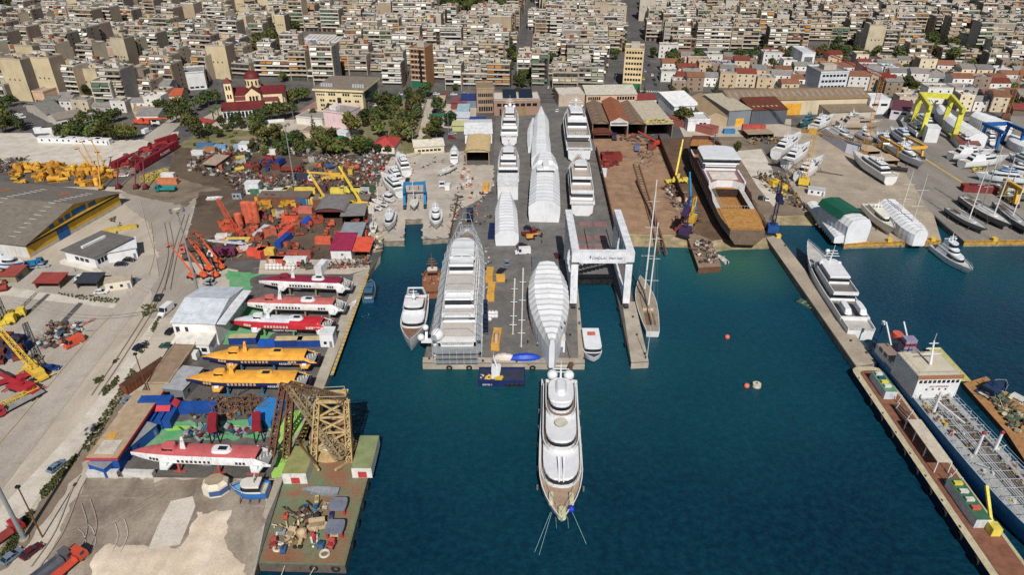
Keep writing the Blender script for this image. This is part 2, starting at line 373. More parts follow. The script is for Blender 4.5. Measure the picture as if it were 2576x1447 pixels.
zone('yellow_edge','yellowedge',[(2120,611),(2367,604),(2368,607),(2124,615)]);zone('yellow_edge','yellowedge',[(2424,606),(2700,602),(2700,606),(2426,609)])
zone('yellow_edge','yellowedge',[(2036,541),(2041,540),(2126,612),(2121,615)])
zone('road_marking','marky',[(2300,385),(2303,383),(2440,470),(2436,472)])
# slipway ramps that run down into the water
def ramp(pts,mat,drop=4.0,run=16):
 a=[g(*p)for p in pts];mb=MB()
 d=Vector((0,-run,-drop));fs=[]
 P=[(p.x,p.y,.01)for p in a]+[tuple(p+d)for p in a];n=len(a)
 mb.add(P,[(i,i+1,n+i+1,n+i)for i in range(n-1)],(.3,.3,.3));struct(mb,'slipway',G[mat])
ramp([(1573,586),(1650,587),(1728,589)],'shore');ramp([(1790,605),(1830,599),(1927,597)],'shore',4,12);ramp([(1942,540),(2040,541)],'shore',4,12)
ramp([(930,676),(958,642),(966,610)],'quay',4,5)
zone('boatyard_floor','boatyard',[(1142,500),(1165,416),(1241,416),(1240,470),(1205,505),(1160,525)])
# wheel tracks and worn lane lines
def track(name,mat,pts,wd,dbl=True):
 P=[g(*p)for p in pts];Q=[]
 for i in range(len(P)-1):
  p0,p1,p2,p3=P[max(0,i-1)],P[i],P[i+1],P[min(len(P)-1,i+2)]
  for k in range(8):t=k/8;Q.append(.5*((2*p1)+(p2-p0)*t+(2*p0-5*p1+4*p2-p3)*t*t+(3*p1-p0-3*p2+p3)*t**3))
 mb=MB()
 for off in((-.9,.9)if dbl else(0,)):
  for a,b in zip(Q,Q[1:]):s=Vector((a.y-b.y,b.x-a.x,0)).normalized();mb.add([(*(a+s*(off-wd))[:2],.32),(*(a+s*(off+wd))[:2],.32),(*(b+s*(off+wd))[:2],.32),(*(b+s*(off-wd))[:2],.32)],[(0,1,2,3)],(.3,.3,.3))
 struct(mb,name,G[mat])
for pts in([(90,1430),(150,1340),(190,1240),(215,1195)],[(120,1440),(200,1400),(232,1330),(215,1260)],[(250,1330),(330,1290),(420,1235)],[(420,560),(430,640),(400,740),(330,860),(230,1010)],[(470,540),(440,640),(420,740)],[(200,640),(300,700),(390,740)],[(40,760),(150,790),(260,800),(360,790)],[(330,480),(420,500),(520,470),(620,470)],[(560,600),(640,610),(760,600)]):track('tyre_tracks','grey' if pts[0][1]>560 else 'brownroad',pts,.1)
for pts in([(205,1410),(228,1375),(222,1340),(205,1325)],[(290,1400),(310,1350),(300,1310)]):track('tyre_tracks','pale',pts,.06)
track('lane_line','marky',[(285,790),(219,859),(83,1020),(-20,1140)],.07,False);track('lane_line','marky',[(380,560),(388,640),(372,700)],.07,False);track('lane_line','markw',[(352,500),(366,560),(392,650),(400,700)],.07,False)
# yellow-painted quay faces on the right and quay coping strips
def facestrip(p0,p1,mat,h=1.0,off=.03):
 a,b=g(*p0),g(*p1);d=(b-a).normalized();nrm=Vector((d.y,-d.x,0))*off
 mb=MB();mb.poly([a+nrm+Vector((0,0,.0)),b+nrm,b+nrm-Vector((0,0,h)),a+nrm-Vector((0,0,h))],(.3,.3,.3));struct(mb,'quay_wall',G[mat])
facestrip((2124,615),(2368,607),'yellowedge',1.3);facestrip((2426,609),(2700,606),'yellowedge',1.3)
facestrip((1063,915),(1471,916),'quay',2.3);facestrip((1588,914),(1632,912),'quay',2.3)
# palette
WHITE=S(224,225,226);OFFW=S(214,210,200);TEAK=S(150,128,108);GREYD=S(70,72,76);DARK=S(34,36,40);GLASS=(.012,.016,.022)
NAVY=S(24,32,70);RED=S(176,34,40);DRED=S(126,44,50);ORANGE=S(222,84,40);YEL=S(232,178,28);BLUE=S(22,88,160);LBLUE=S(40,140,200);RUST=S(120,74,48);STEEL=S(130,132,134)
BLACK=(.02,.02,.022);TYRE=(.025,.025,.027);CREAM=S(232,214,172)
# hulls and boats
def hull_lines(L,W,Hs,Hb,full=.5,stern=.88,rake=.08,p=2.2,n=18):
 out=[]
 for i in range(n+1):
  t=i/n
  if t>full:t=full+(1-full)*(1-(1-(t-full)/(1-full))**1.3)
  s=max(0,(t-full)/(1-full));b=W/2*((stern+(1-stern)*sin(min(1,t/full)*pi/2))if t<full else max(.012,1-s**p))
  z=Hs+(Hb-Hs)*t**2.2
  out.append((t,t*L,b,b*(.93-.5*s**1.6),z,t*L-rake*L*s**2.0))
 return out
def make_hull(root,L,W,Hs,Hb,draft=1.2,top=WHITE,bottom=S(40,50,80),deck=TEAK,boot=None,bul=.8,full=.5,stern=.88,rake=.08,p=2.2,cap=None,mat='gloss',deckmat='paint',keelw=.5,stripe=None):
 H=hull_lines(L,W,Hs,Hb,full,stern,rake,p);secs=[];boot=boot or bottom;cap=cap or top;stripe=stripe or top
 for t,x,b,bw,z,xw in H:
  i_=max(b-.22,b*.6);zb=.35
  bm=bw+(b-bw)*.72
  xm=xw+(x-xw)*.72
  secs.append([(x,i_,z),(x,b,z),(xm,bm,z*.66),(xw+(x-xw)*.15,bw+(b-bw)*.15,zb),(xw,bw*.95,0),(xw,bw*keelw,-draft*.75),(xw,0,-draft),(xw,-bw*keelw,-draft*.75),(xw,-bw*.95,0),(xw+(x-xw)*.15,-bw-(b-bw)*.15,zb),(xm,-bm,z*.66),(x,-b,z),(x,-i_,z)])
 mb=MB();mb.loft(secs,[cap,stripe,top,boot,bottom,bottom,bottom,bottom,boot,top,stripe,cap],cap0=top)
 h=mb.build('hull',mat,root)
 d=MB();ds=[]
 for t,x,b,bw,z,xw in H:
  i_=max(b-.22,b*.6);ds.append([(x,i_,z),(x,i_*.99,z-bul),(x,-i_*.99,z-bul),(x,-i_,z)])
 d.loft(ds,[top,deck,top],sm=False,cap0=top);d.build('deck',deckmat,root)
 return H
def plan(x0,x1,w,nose,tail=0,nw=1.0,m=10):
 P=[]
 for i in range(m+1):
  a=-pi/2+pi*i/m;c_,s_=cos(a),sin(a)
  P.append((x1-nose+nose*abs(c_)**.8,w/2*nw*(1 if s_>0 else-1)*abs(s_)**.8))
 if tail:
  for i in range(m//2+1):
   a=pi/2+pi*i/(m//2);P.append((x0+tail+tail*cos(a),w/2*sin(a)))
 else:P+=[(x0,w/2),(x0,-w/2)]
 return P
def tier(root,x0,x1,w,z0,h,nose=3,tail=0,col=WHITE,roof=WHITE,slope=.93,band=(.38,.8),over=1.04,shift=0,name='deckhouse',gcol=GLASS,rooft=.22,glass=True):
 P=plan(x0,x1,w,nose,tail);cx=sum(p[0]for p in P)/len(P)
 mb=MB();mb.prism(P,z0,z0+h,col,col,slope,(shift,0))
 Rf=[(cx+shift+(p[0]-cx)*slope*over,p[1]*slope*over)for p in P]
 mb.prism(Rf,z0+h,z0+h+rooft,col,roof,.985)
 o=mb.build(name,'gloss',root)
 if glass:
  f=lambda k:1+(slope-1)*k
  a,b=band;G_=[(cx+shift*a+(p[0]-cx)*f(a)*1.006,p[1]*f(a)*1.012)for p in P]
  wb=MB();n=len(G_);A=[(p[0],p[1],z0+h*a)for p in G_];B_=[(cx+shift*b+(p[0]-cx)*f(b)*1.006,p[1]*f(b)*1.012,z0+h*b)for p in P]
  wb.add(A+B_,[(i,(i+1)%n,n+(i+1)%n,n+i)for i in range(n-1 if not tail else n)],gcol);wb.build('window','glass',o)
 return o
def mast_arch(root,x,z,w,h,domes=(),col=WHITE,bars=3):
 mb=MB();mb.tube((x,0,z),(x-.25*h,0,z+h),.16*h**.5,.07*h**.5,col,8)
 for i in range(bars):
  k=.45+.22*i;mb.bar((x-.25*h*k,-w/2*(1-.25*i),z+h*k),(x-.25*h*k,w/2*(1-.25*i),z+h*k),.18,col)
 mb.bar((x-.25*h,0,z+h),(x-.25*h,0,z+h*1.35),.08,col)
 o=mb.build('mast','gloss',root)
 for(dx,dy,dz,r)in domes:
  b=MB();b.ball((x+dx,dy,z+dz),r,col,12,8);b.tube((x+dx,dy,z+dz-r*1.5),(x+dx,dy,z+dz-r*.7),r*.4,r*.5,col,8);b.build('radome','gloss',o)
 return o
def rail(root,pts,z=0,h=1.0,col=S(210,212,214),step=2.5,name='railing',closed=False):
 mb=MB();pts=[Vector(p)for p in pts];seg=list(zip(pts,pts[1:]))+([(pts[-1],pts[0])]if closed else[])
 for a,b in seg:
  mb.bar(a+Vector((0,0,h)),b+Vector((0,0,h)),.07,col);n=max(1,int((b-a).length/step))
  for i in range(n+1):p=a.lerp(b,i/n);mb.bar(p,p+Vector((0,0,h)),.06,col)
 return mb.build(name,'metal',root)
def stands(root,L,W,z,col=S(90,70,60)):
 for t in(.2,.45,.7):
  for s in(-1,1):
   mb=MB();mb.bar((L*t,s*W*.55,-z),(L*t,s*W*.36,.4),.18,col);mb.bar((L*t,s*W*.55,-z+.05),(L*t,s*W*.1,-z+.05),.15,col);mb.build('stand','rust',root)
def cruiser(name,label,u0,v0,u1,v1,W,z=0,dry=0,tiers=2,top=WHITE,bottom=S(38,52,92),deck=OFFW,fly=True,cat='yacht',group=None,Hs=None,domes=2,boot=None,stripe=None,blue=None,cab=None):
 """stern pixel, bow pixel, on the level of the deck"""
 zd=z+dry+2.2;a,L,rz=along(u0,v0,u1,v1,zd)
 t=thing(name,label,cat,(a.x,a.y,z+dry),rz,group);Hs=Hs or.07*L+.8
 make_hull(t,L,W,Hs,Hs*1.35,.05*L,top,bottom,deck,boot,.35,.45,.92,.12,2.0,stripe=stripe)
 z0=Hs-.35;top=cab or top;x0,x1,w=L*.13,L*.74,W*.74
 tier(t,x0,x1,w,z0,1.9,L*.3,0,top,top,.84,(.3,.82),1.05,-L*.02)
 zz=z0+2.1
 if tiers>1:
  tier(t,L*.2,L*.56,w*.78,zz,1.1 if fly else 2.0,L*.14,0,top,blue or top,.9,(.35,.9),1.03,-L*.012,'flybridge');zz+=1.3 if fly else 2.2
 if tiers>2:
  tier(t,L*.22,L*.48,w*.66,zz,1.8,L*.1,0,top,top,.9,(.3,.85),1.08,-L*.01,'flybridge');zz+=2.0
 mb=MB();mb.box(L*.03,L*.12,-W*.3,W*.3,z0-.3,z0+.15,S(200,190,170));mb.build('cockpit_sofa','paint',t)
 dm=[(-.4,s*w*.28,.9,.38)for s in((-1,1)if domes>1 else(1,))]if domes else[]
 mast_arch(t,L*.34,zz-.1,w*.7,2.2+L*.02,dm,top,2)
 rail(t,[(L*.62,W*.42,Hs*1.1),(L*.82,W*.3,Hs*1.2),(L*.985,0.05,Hs*1.33),(L*.82,-W*.3,Hs*1.2),(L*.62,-W*.42,Hs*1.1)],0,.7)
 if dry:stands(t,L,W,dry+.0)
 return t,L
def sailboat(name,label,u0,v0,u1,v1,W,z=0,dry=0,top=WHITE,bottom=S(36,60,110),deck=OFFW,masts=((.55,1.25),),group=None,coach=OFFW,rig=True,boom=True):
 zd=z+dry+1.5;a,L,rz=along(u0,v0,u1,v1,zd)
 t=thing(name,label,'sailboat',(a.x,a.y,z+dry),rz,group);Hs=.05*L+.5
 make_hull(t,L,W,Hs,Hs*1.25,.06*L,top,bottom,deck,None,.15,.5,.6,.12,1.9,keelw=.3)
 mb=MB();mb.box(L*.36,L*.5,-.18,.18,-L*.16,-L*.04,bottom);mb.build('keel','paint',t)
 c=MB();c.prism(plan(L*.34,L*.72,W*.52,L*.2),Hs-.2,Hs+.5,coach,deck,.9);c.box(L*.1,L*.3,-W*.22,W*.22,Hs-.12,Hs+.1,S(120,96,72));c.build('coachroof','gloss',t)
 for k,(mx,mh)in enumerate(masts):
  m=MB();h=mh*L;x=L*mx;m.tube((x,0,Hs),(x-.01*h,0,Hs+h),.1+.006*L,.06+.003*L,S(225,222,215),8)
  for f in(.35,.6,.82):m.bar((x,-W*.36*(1.1-f*.5),Hs+h*f),(x,W*.36*(1.1-f*.5),Hs+h*f),.1,S(225,222,215))
  if rig:
   for s in(-1,1):m.bar((x,s*W*.45,Hs),(x,0,Hs+h*.95),.035,STEEL)
   m.bar((L*(.98 if k==0 else mx+.2),0,Hs),(x,0,Hs+h*.97),.035,STEEL);m.bar((L*.01,0,Hs),(x,0,Hs+h*.98),.035,STEEL)
  mo=m.build('mast','gloss',t)
  if boom:
   b=MB();b.tube((x-.3,0,Hs+1.6),(x-L*.33,0,Hs+1.5),.12,.1,S(225,222,215),6);b.tube((x-.6,0,Hs+1.9),(x-L*.32,0,Hs+1.75),.26,.18,coach,8);b.build('boom','paint',mo)
 if dry:stands(t,L,W,dry)
 return t,L
def skiff(name,label,u,v,L,W,ang,z=WATER_Z,top=WHITE,inner=OFFW,cabin=None,group=None,cat='boat',outboard=True):
 p=g(u,v,z+.5);t=thing(name,label,cat,(p.x-L/2*cos(radians(ang)),p.y-L/2*sin(radians(ang)),z),radians(ang),group)
 make_hull(t,L,W,.75,1.1,.3,top,top,inner,None,.45,.45,.85,.1,2.0,mat='paint')
 b=MB()
 for k in(.25,.5,.7):b.box(L*k-.12,L*k+.12,-W*.42,W*.42,.5,.6,S(190,170,140))
 b.build('thwart','paint',t)
 if cabin:
  c=MB();c.prism(plan(L*.38,L*.62,W*.55,.5),.4,2.2,cabin,cabin,.92);c.box(L*.36,L*.64,-W*.32,W*.32,2.2,2.32,cabin);o=c.build('cabin','paint',t)
  w=MB();w.box(L*.62-.02,L*.62+.05,-W*.2,W*.2,1.3,1.9,GLASS);w.build('window','glass',o)
 if outboard:
  e=MB();e.box(-.35,.05,-.2,.2,.2,1.15,BLACK);e.build('outboard_motor','paint',t)
 return t
 # wrapped hulls
def wrap(name,label,u0,v0,u1,v1,W,h0,h1,z=0,ridge=(0,1),ribs=14,wob=.14,taper0=.8,taper1=.3,flat=.5,cols=(WHITE,S(226,228,232)),full=.5,group=None,zt=None,steps=(),cat='wrapped yacht'):
 """a shrink-wrapped hull: faceted tent over frames, first pixel = local x 0 end"""
 a,L,rz=along(u0,v0,u1,v1,z if zt is None else zt);t=thing(name,label,cat,(a.x,a.y,z),rz,group);secs=[];rr=random.Random(int(u0+v0))
 for i in range(ribs*2+1):
  k=i/(ribs*2);fr=i%2==0
  s=taper0+(1-taper0)*min(1,k/.25)**.6 if k<.25 else(1 if k<full else 1-(1-taper1)*((k-full)/(1-full))**1.7)
  w=W/2*s*(1 if fr else.985);h=h0+(h1-h0)*k
  for(ka,kb,add)in steps:h+=add if ka<=k<=kb else 0
  dz=rr.uniform(0,wob)if fr else-.35*wob-rr.uniform(0,wob)*.5
  secs.append([(L*k,w*.93,0),(L*k,w,h*.42),(L*k,w*1.0,h*.72+dz*.4),(L*k,w*flat,h*.96+dz),(L*k,0,h+dz),(L*k,-w*flat,h*.96+dz),(L*k,-w,h*.72+dz*.4),(L*k,-w,h*.42),(L*k,-w*.93,0)])
 mb=MB();mb.loft(secs,[cols[1],cols[1],cols[0],cols[0],cols[0],cols[0],cols[1],cols[1]],sm=False,cap0=cols[1],cap1=cols[1]);mb.build('shrink_wrap_cover','wrap',t)
 kb=MB()
 for i in range(4):kb.box(L*(.15+.2*i),L*(.15+.2*i)+.8,-W*.2,W*.2,-.02,.05,S(90,70,50))
 for s in(-1,1):
  for i in range(ribs):k=(i+.5)/ribs;kb.box(L*k-.25,L*k+.25,s*W*.5-.3,s*W*.5+.3,0,.35,S(150,120,90))
 kb.build('keel_blocks','paint',t)
 return t,L
 # vehicles
def car_proto(name,label,cat,L=4.4,W=1.8,H=1.45,van=False,color=(.5,.5,.5),loc=(0,0,-50)):
 t=thing(name,label,cat,loc);b=MB();one=(1,1,1);y=W/2
 if van:pr=[(-L/2,.35),(-L/2,H-.08),(-L/2+.1,H),(L/2-1.5,H),(L/2-.85,1.15),(L/2-.08,.95),(L/2,.45),(L/2,.35)]
 else:pr=[(-L/2,.35),(-L/2,.85),(-L/2+.15,.95),(L/2-1.25,.95),(L/2-.2,.75),(L/2,.5),(L/2,.35)]
 n=len(pr);b.add([(x,-y,z)for x,z in pr]+[(x,y,z)for x,z in pr],[list(range(n)),list(range(2*n-1,n-1,-1))]+[(i,i+n,(i+1)%n+n,(i+1)%n)for i in range(n)],one)
 if not van:
  b.box(-L*.30,L*.06,-y*.8,y*.8,H-.06,H,one)
  for x,x2 in((-.40,-.30),(-.12,-.12),(.2,.06)):
   for s in(-1,1):b.bar((L*x,s*y*.93,.94),(L*x2,s*y*.79,H-.03),.08,one)
 bo=b.build('body','gloss',t);bo.color=(*color,1)
 w=MB()
 if van:
  w.poly([(L/2-1.42,-y*.9,H-.05),(L/2-1.42,y*.9,H-.05),(L/2-.88,y*.92,1.22),(L/2-.88,-y*.92,1.22)],GLASS);w.v=[(p[0]+.05,p[1],p[2]+.04)for p in w.v]
  for s in(-1,1):w.box(L/2-2.3,L/2-1.3,min(s*y*.99,s*(y+.012)),max(s*y*.99,s*(y+.012)),1.15,H-.25,GLASS)
 else:
  A=[(-L*.43,.95),(L*.24,.95),(L*.07,H-.07),(-L*.32,H-.07)]
  P=[(A[0][0],-y*.94,A[0][1]),(A[1][0],-y*.94,A[1][1]),(A[1][0],y*.94,A[1][1]),(A[0][0],y*.94,A[0][1]),(A[3][0],-y*.78,A[3][1]),(A[2][0],-y*.78,A[2][1]),(A[2][0],y*.78,A[2][1]),(A[3][0],y*.78,A[3][1])]
  w.add(P,[(0,1,5,4),(1,2,6,5),(2,3,7,6),(3,0,4,7)],GLASS)
 w.build('window','glass',t)
 for sx in(-1,1):
  for sy in(-1,1):
   k=MB();x=sx*L*.31;k.tube((x,sy*(y-.2),.33),(x,sy*(y+.02),.33),.33,.33,TYRE,10);k.tube((x,sy*(y+.021),.33),(x,sy*(y+.03),.33),.18,.18,STEEL,8);k.build('wheel','paint',t)
 for sy in(-1,1):
  k=MB();k.box(L/2-.1,L/2+.015,min(sy*y*.6,sy*y*.92),max(sy*y*.6,sy*y*.92),.55,.7,S(230,230,220));k.build('headlight','glass',t)
 return t
CARS={}
CARN={'black':(BLACK,'black'),'white':(WHITE,'white'),'silver':(S(165,170,175),'silver'),'blue':(S(26,60,130),'blue'),'navy':(S(28,36,60),'dark blue'),'red':(S(150,26,34),'red'),'maroon':(S(92,22,32),'maroon'),'green':(S(30,80,70),'dark green'),'grey':(S(105,108,112),'grey'),'taxi':(S(230,190,30),'yellow'),'orange':(S(220,80,40),'orange'),'gold':(S(150,135,95),'gold'),'slate':(S(110,130,150),'slate blue')}
def car(u,v,col,where,kind='car',ang=90,group=None,z=0.03,label=None):
 p=g(u,v,z)
 c,nm=CARN[col];word={'car':'car','van':'van','suv':'estate car'}[kind]
 lab=label or f'{nm} {word} {where}'
 if kind not in CARS:
  sz={'car':(4.4,1.8,1.45,False),'van':(5.8,2.1,2.6,True),'suv':(4.7,1.9,1.7,False)}[kind]
  t=car_proto('parked_'+('van' if kind=='van' else 'car'),lab,'van' if kind=='van' else 'car',*sz,c,p);t.rotation_euler=(0,0,radians(ang));t['group']=group or 'parked vehicles';CARS[kind]=t;return t
 return dup(CARS[kind],p,radians(ang),lab,group or 'parked vehicles',c)
def truck(name,label,u,v,ang,cab=RED,bed=RED,L=8.5,kind='flat',z=0.03,load=None,cat='truck',group=None):
 p=g(u,v,z);t=thing(name,label,cat,p,radians(ang),group);y=1.25
 b=MB();b.box(-L/2,L/2-2.1,-.45,.45,.6,.95,DARK);b.box(-L/2,L/2,-1.0,1.0,.75,.95,DARK);b.build('chassis','paint',t)
 c=MB();pr=[(L/2-2.1,.6),(L/2-2.1,2.9),(L/2-.5,2.9),(L/2-.05,1.8),(L/2,.6)];n=5
 c.add([(x,-y,zz)for x,zz in pr]+[(x,y,zz)for x,zz in pr],[list(range(n)),list(range(2*n-1,n-1,-1))]+[(i,i+n,(i+1)%n+n,(i+1)%n)for i in range(n)],cab);cb=c.build('cab','gloss',t)
 w=MB();w.add([(L/2-.44,-y*.88,2.78),(L/2-.44,y*.88,2.78),(L/2-.02,y*.88,1.85),(L/2-.02,-y*.88,1.85)],[(0,1,2,3)],GLASS);w.v=[(q_[0]+.03,q_[1],q_[2]+.02)for q_ in w.v]
 for s in(-1,1):w.box(L/2-1.6,L/2-.7,s*y-.012,s*y+.012,1.75,2.55,GLASS)
 w.build('window','glass',cb)
 d=MB()
 if kind=='flat':d.box(-L/2,L/2-2.3,-y,y,.98,1.15,bed);d.box(L/2-2.42,L/2-2.3,-y,y,1.15,1.9,bed)
 elif kind=='box':d.box(-L/2,L/2-2.3,-y,y,.98,3.4,bed)
 elif kind=='tipper':
  d.box(-L/2,L/2-2.4,-y,y,.98,1.1,bed)
  for s in(-1,1):d.box(-L/2,L/2-2.4,s*y-.06,s*y+.06,1.1,2.1,bed)
  d.box(L/2-2.5,L/2-2.4,-y,y,1.1,2.5,bed);d.box(-L/2,-L/2+.08,-y+.06,y-.06,1.1,2.0,bed)
 d.build({'flat':'flatbed','box':'cargo_box','tipper':'tipper_body'}[kind],'paint',t)
 for x in(-L*.36,-L*.22,L/2-1.2):
  for s in(-1,1):k=MB();k.tube((x,s*.85,.5),(x,s*1.22,.5),.5,.5,TYRE,10);k.build('wheel','paint',t)
 return t
def container(name,label,u,v,ang,col=BLUE,L=6.06,H=2.6,z=0.03,Wd=2.44,cat='shipping container',group=None,door=None,roof=None,loc=None,mat='paint'):
 p=Vector(loc)if loc else g(u,v,z);t=thing(name,label,cat,p,radians(ang),group)
 b=MB();n=int(L/.55);pts=[]
 for i in range(n+1):x=-L/2+L*i/n;o=.05 if i%2 else 0;pts.append((x,-Wd/2+o))
 for i in range(n,-1,-1):x=-L/2+L*i/n;o=.05 if i%2 else 0;pts.append((x,Wd/2-o))
 b.prism(pts,0.05,H,col,roof or col)
 for x in(-L/2,L/2):
  for s in(-1,1):b.box(x-.07,x+.07,s*Wd/2-.07,s*Wd/2+.07,0,H+.03,tuple(c*.85 for c in col))
 b.build('container_shell',mat,t)
 d=MB()
 for s in(-1,1):d.box(L/2+.01,L/2+.06,min(.03*s,s*Wd*.46),max(.03*s,s*Wd*.46),.12,H-.1,door or tuple(c*.92 for c in col))
 d.build('door',mat,t)
 return t
def cabin(name,label,u,v,ang,L=6,Wd=2.6,H=2.7,wall=WHITE,roof=OFFW,z=0.03,cat='site cabin',group=None,wins=2,doorcol=S(120,130,150),loc=None,over=.15):
 p=Vector(loc)if loc else g(u,v,z);t=thing(name,label,cat,p,radians(ang),group)
 b=MB();b.box(-L/2,L/2,-Wd/2,Wd/2,0,H,wall);b.build('wall','wall',t)
 r=MB();r.box(-L/2-over,L/2+over,-Wd/2-over,Wd/2+over,H,H+.16,roof);r.build('roof','paint',t)
 for i in range(wins):
  x=-L/2+L*(i+.6)/(wins+.6);w=MB();w.box(x-.45,x+.45,-Wd/2-.03,-Wd/2+.01,1.0,2.0,GLASS);w.build('window','glass',t)
 d=MB();d.box(L/2-1.3,L/2-.5,-Wd/2-.035,-Wd/2+.01,.05,2.05,doorcol);d.build('door','paint',t)
 return t
def boomlift(name,label,u,v,ang,col=ORANGE,up=55,L=9,group=None,z=0.03,fly=3.5):
 p=g(u,v,z);t=thing(name,label,'boom lift',p,radians(ang),group)
 b=MB();b.box(-1.4,1.4,-.9,.9,.45,.95,DARK);b.build('chassis','paint',t)
 for sx in(-1,1):
  for sy in(-1,1):k=MB();k.tube((sx*1.15,sy*.85,.45),(sx*1.15,sy*1.15,.45),.45,.45,TYRE,9);k.build('wheel','paint',t)
 c=MB();c.prism(plan(-2.0,1.0,1.9,.6,.6),.98,2.0,col,col,.92);c.build('turntable','paint',t)
 m=MB();a=radians(up);e=Vector((-1.2+L*cos(a),0,1.9+L*sin(a)));m.bar((-1.2,0,1.9),e,.45,col);m.bar(Vector((-1.2,0,1.9)).lerp(e,.45),e+(e-Vector((-1.2,0,1.9))).normalized()*fly,.3,tuple(x*.85 for x in col));f=e+(e-Vector((-1.2,0,1.9))).normalized()*fly;bo=m.build('boom','paint',t)
 k=MB();k.box(f.x,f.x+1.0,-1,1,f.z-.5,f.z-.4,DARK)
 for x in(f.x,f.x+1.0):k.box(x-.04,x+.04,-1,1,f.z+.5,f.z+.6,col);k.box(x-.04,x+.04,-1,-.92,f.z-.4,f.z+.6,col);k.box(x-.04,x+.04,.92,1,f.z-.4,f.z+.6,col)
 k.build('basket','paint',bo)
 return t
 # lattice work, cranes, lamp masts
def lattice(mb,p,q_,w0,w1,col,n=8,ch=.22,br=.12,diag=True):
 p,q_=Vector(p),Vector(q_);d=(q_-p).normalized();up=Vector((0,0,1))if abs(d.z)<.9 else Vector((0,1,0))
 a=d.cross(up).normalized();b=a.cross(d).normalized();cor=[(1,1),(1,-1),(-1,-1),(-1,1)]
 P=lambda k,c:p.lerp(q_,k)+a*c[0]*(w0+(w1-w0)*k)/2+b*c[1]*(w0+(w1-w0)*k)/2
 for c in cor:mb.bar(P(0,c),P(1,c),ch,col)
 for i in range(n):
  for j in range(4):
   c,e=cor[j],cor[(j+1)%4]
   mb.bar(P(i/n,c),P(i/n,e),br,col)
   if diag:mb.bar(P(i/n,c if i%2 else e),P((i+1)/n,e if i%2 else c),br,col)
 for j in range(4):mb.bar(P(1,cor[j]),P(1,cor[(j+1)%4]),br,col)
 return mb
def lamp_mast(label,u,v,H=34,col=S(150,158,160),head=6,r=.42,dish=True):
 p=g(u,v,.03);t=thing('lamp_mast',label,'lamp mast',p,0,'tall floodlight masts')
 m=MB();m.tube((0,0,0),(0,0,H),r,r*.45,col,12);m.build('pole','metal',t)
 b=MB();b.tube((0,0,0),(0,0,.35),r*2,r*2,S(180,170,150),12);b.build('base','paint',t)
 if dish:d=MB();d.tube((0,0,H-.3),(0,0,H+.2),1.0,1.2,S(200,190,160),14);d.torus((0,0,H-.2),1.9,.07,col);d.build('crown_ring','paint',t)
 for i in range(head):
  a=2*pi*i/head;k=MB();k.obox((1.95*cos(a),1.95*sin(a),H-.6),.5,.8,.6,a,S(110,112,116),None,.4);k.bar((0,0,H-.2),(1.8*cos(a),1.8*sin(a),H-.3),.08,col);k.build('floodlight','paint',t)
 return t
def street_lamp(label,u,v,H=9,ang=0,col=S(170,172,172)):
 p=g(u,v,.03);t=thing('street_lamp',label,'street lamp',p,radians(ang),'street lamps')
 m=MB();m.tube((0,0,0),(0,0,H),.12,.07,col,6);m.bar((0,0,H),(1.6,0,H+.3),.08,col);m.build('pole','metal',t)
 k=MB();k.box(1.3,2.1,-.15,.15,H+.25,H+.4,OFFW);k.build('lamp_head','paint',t);return t
def tower_crane(label,u,v,H,jib,ang,col,up=25,w=1.8,base=S(232,190,30),z=0,jibcol=None,cab=None,mastw=1.8):
 p=g(u,v,z);t=thing('tower_crane',label,'crane',p,radians(ang),'lattice tower cranes');jibcol=jibcol or col
 b=MB();b.box(-2.2,2.2,-2.0,2.0,.8,3.4,base);b.box(-2.8,-1.8,-2.6,2.6,0,.8,DARK);b.box(1.8,2.8,-2.6,2.6,0,.8,DARK);b.build('base','paint',t)
 m=MB();lattice(m,(0,0,3.4),(0,0,H),mastw,mastw,col,int(H/2.2),.16,.1);m.build('tower','paint',t)
 c=MB();c.box(-2.6,.8,-1.1,1.1,H,H+2.2,cab or col);c.build('cab','paint',t)
 j=MB();a=radians(up);lattice(j,(1,0,H+.8),(1+jib*cos(a),0,H+.8+jib*sin(a)),1.5,.8,jibcol,int(jib/1.8),.14,.09);top=(-1.5,0,H+6.5);j.bar((-.5,0,H+2),top,.2,col);j.bar((-2.4,0,H+1.5),top,.2,col);j.bar(top,(1+jib*.9*cos(a),0,H+1.5+jib*.9*sin(a)),.06,DARK);j.build('jib','paint',t)
 k=MB();k.box(-5.6,-2.6,-1.0,1.0,H+.3,H+1.6,cab or jibcol);k.build('counterweight','paint',t)
 return t
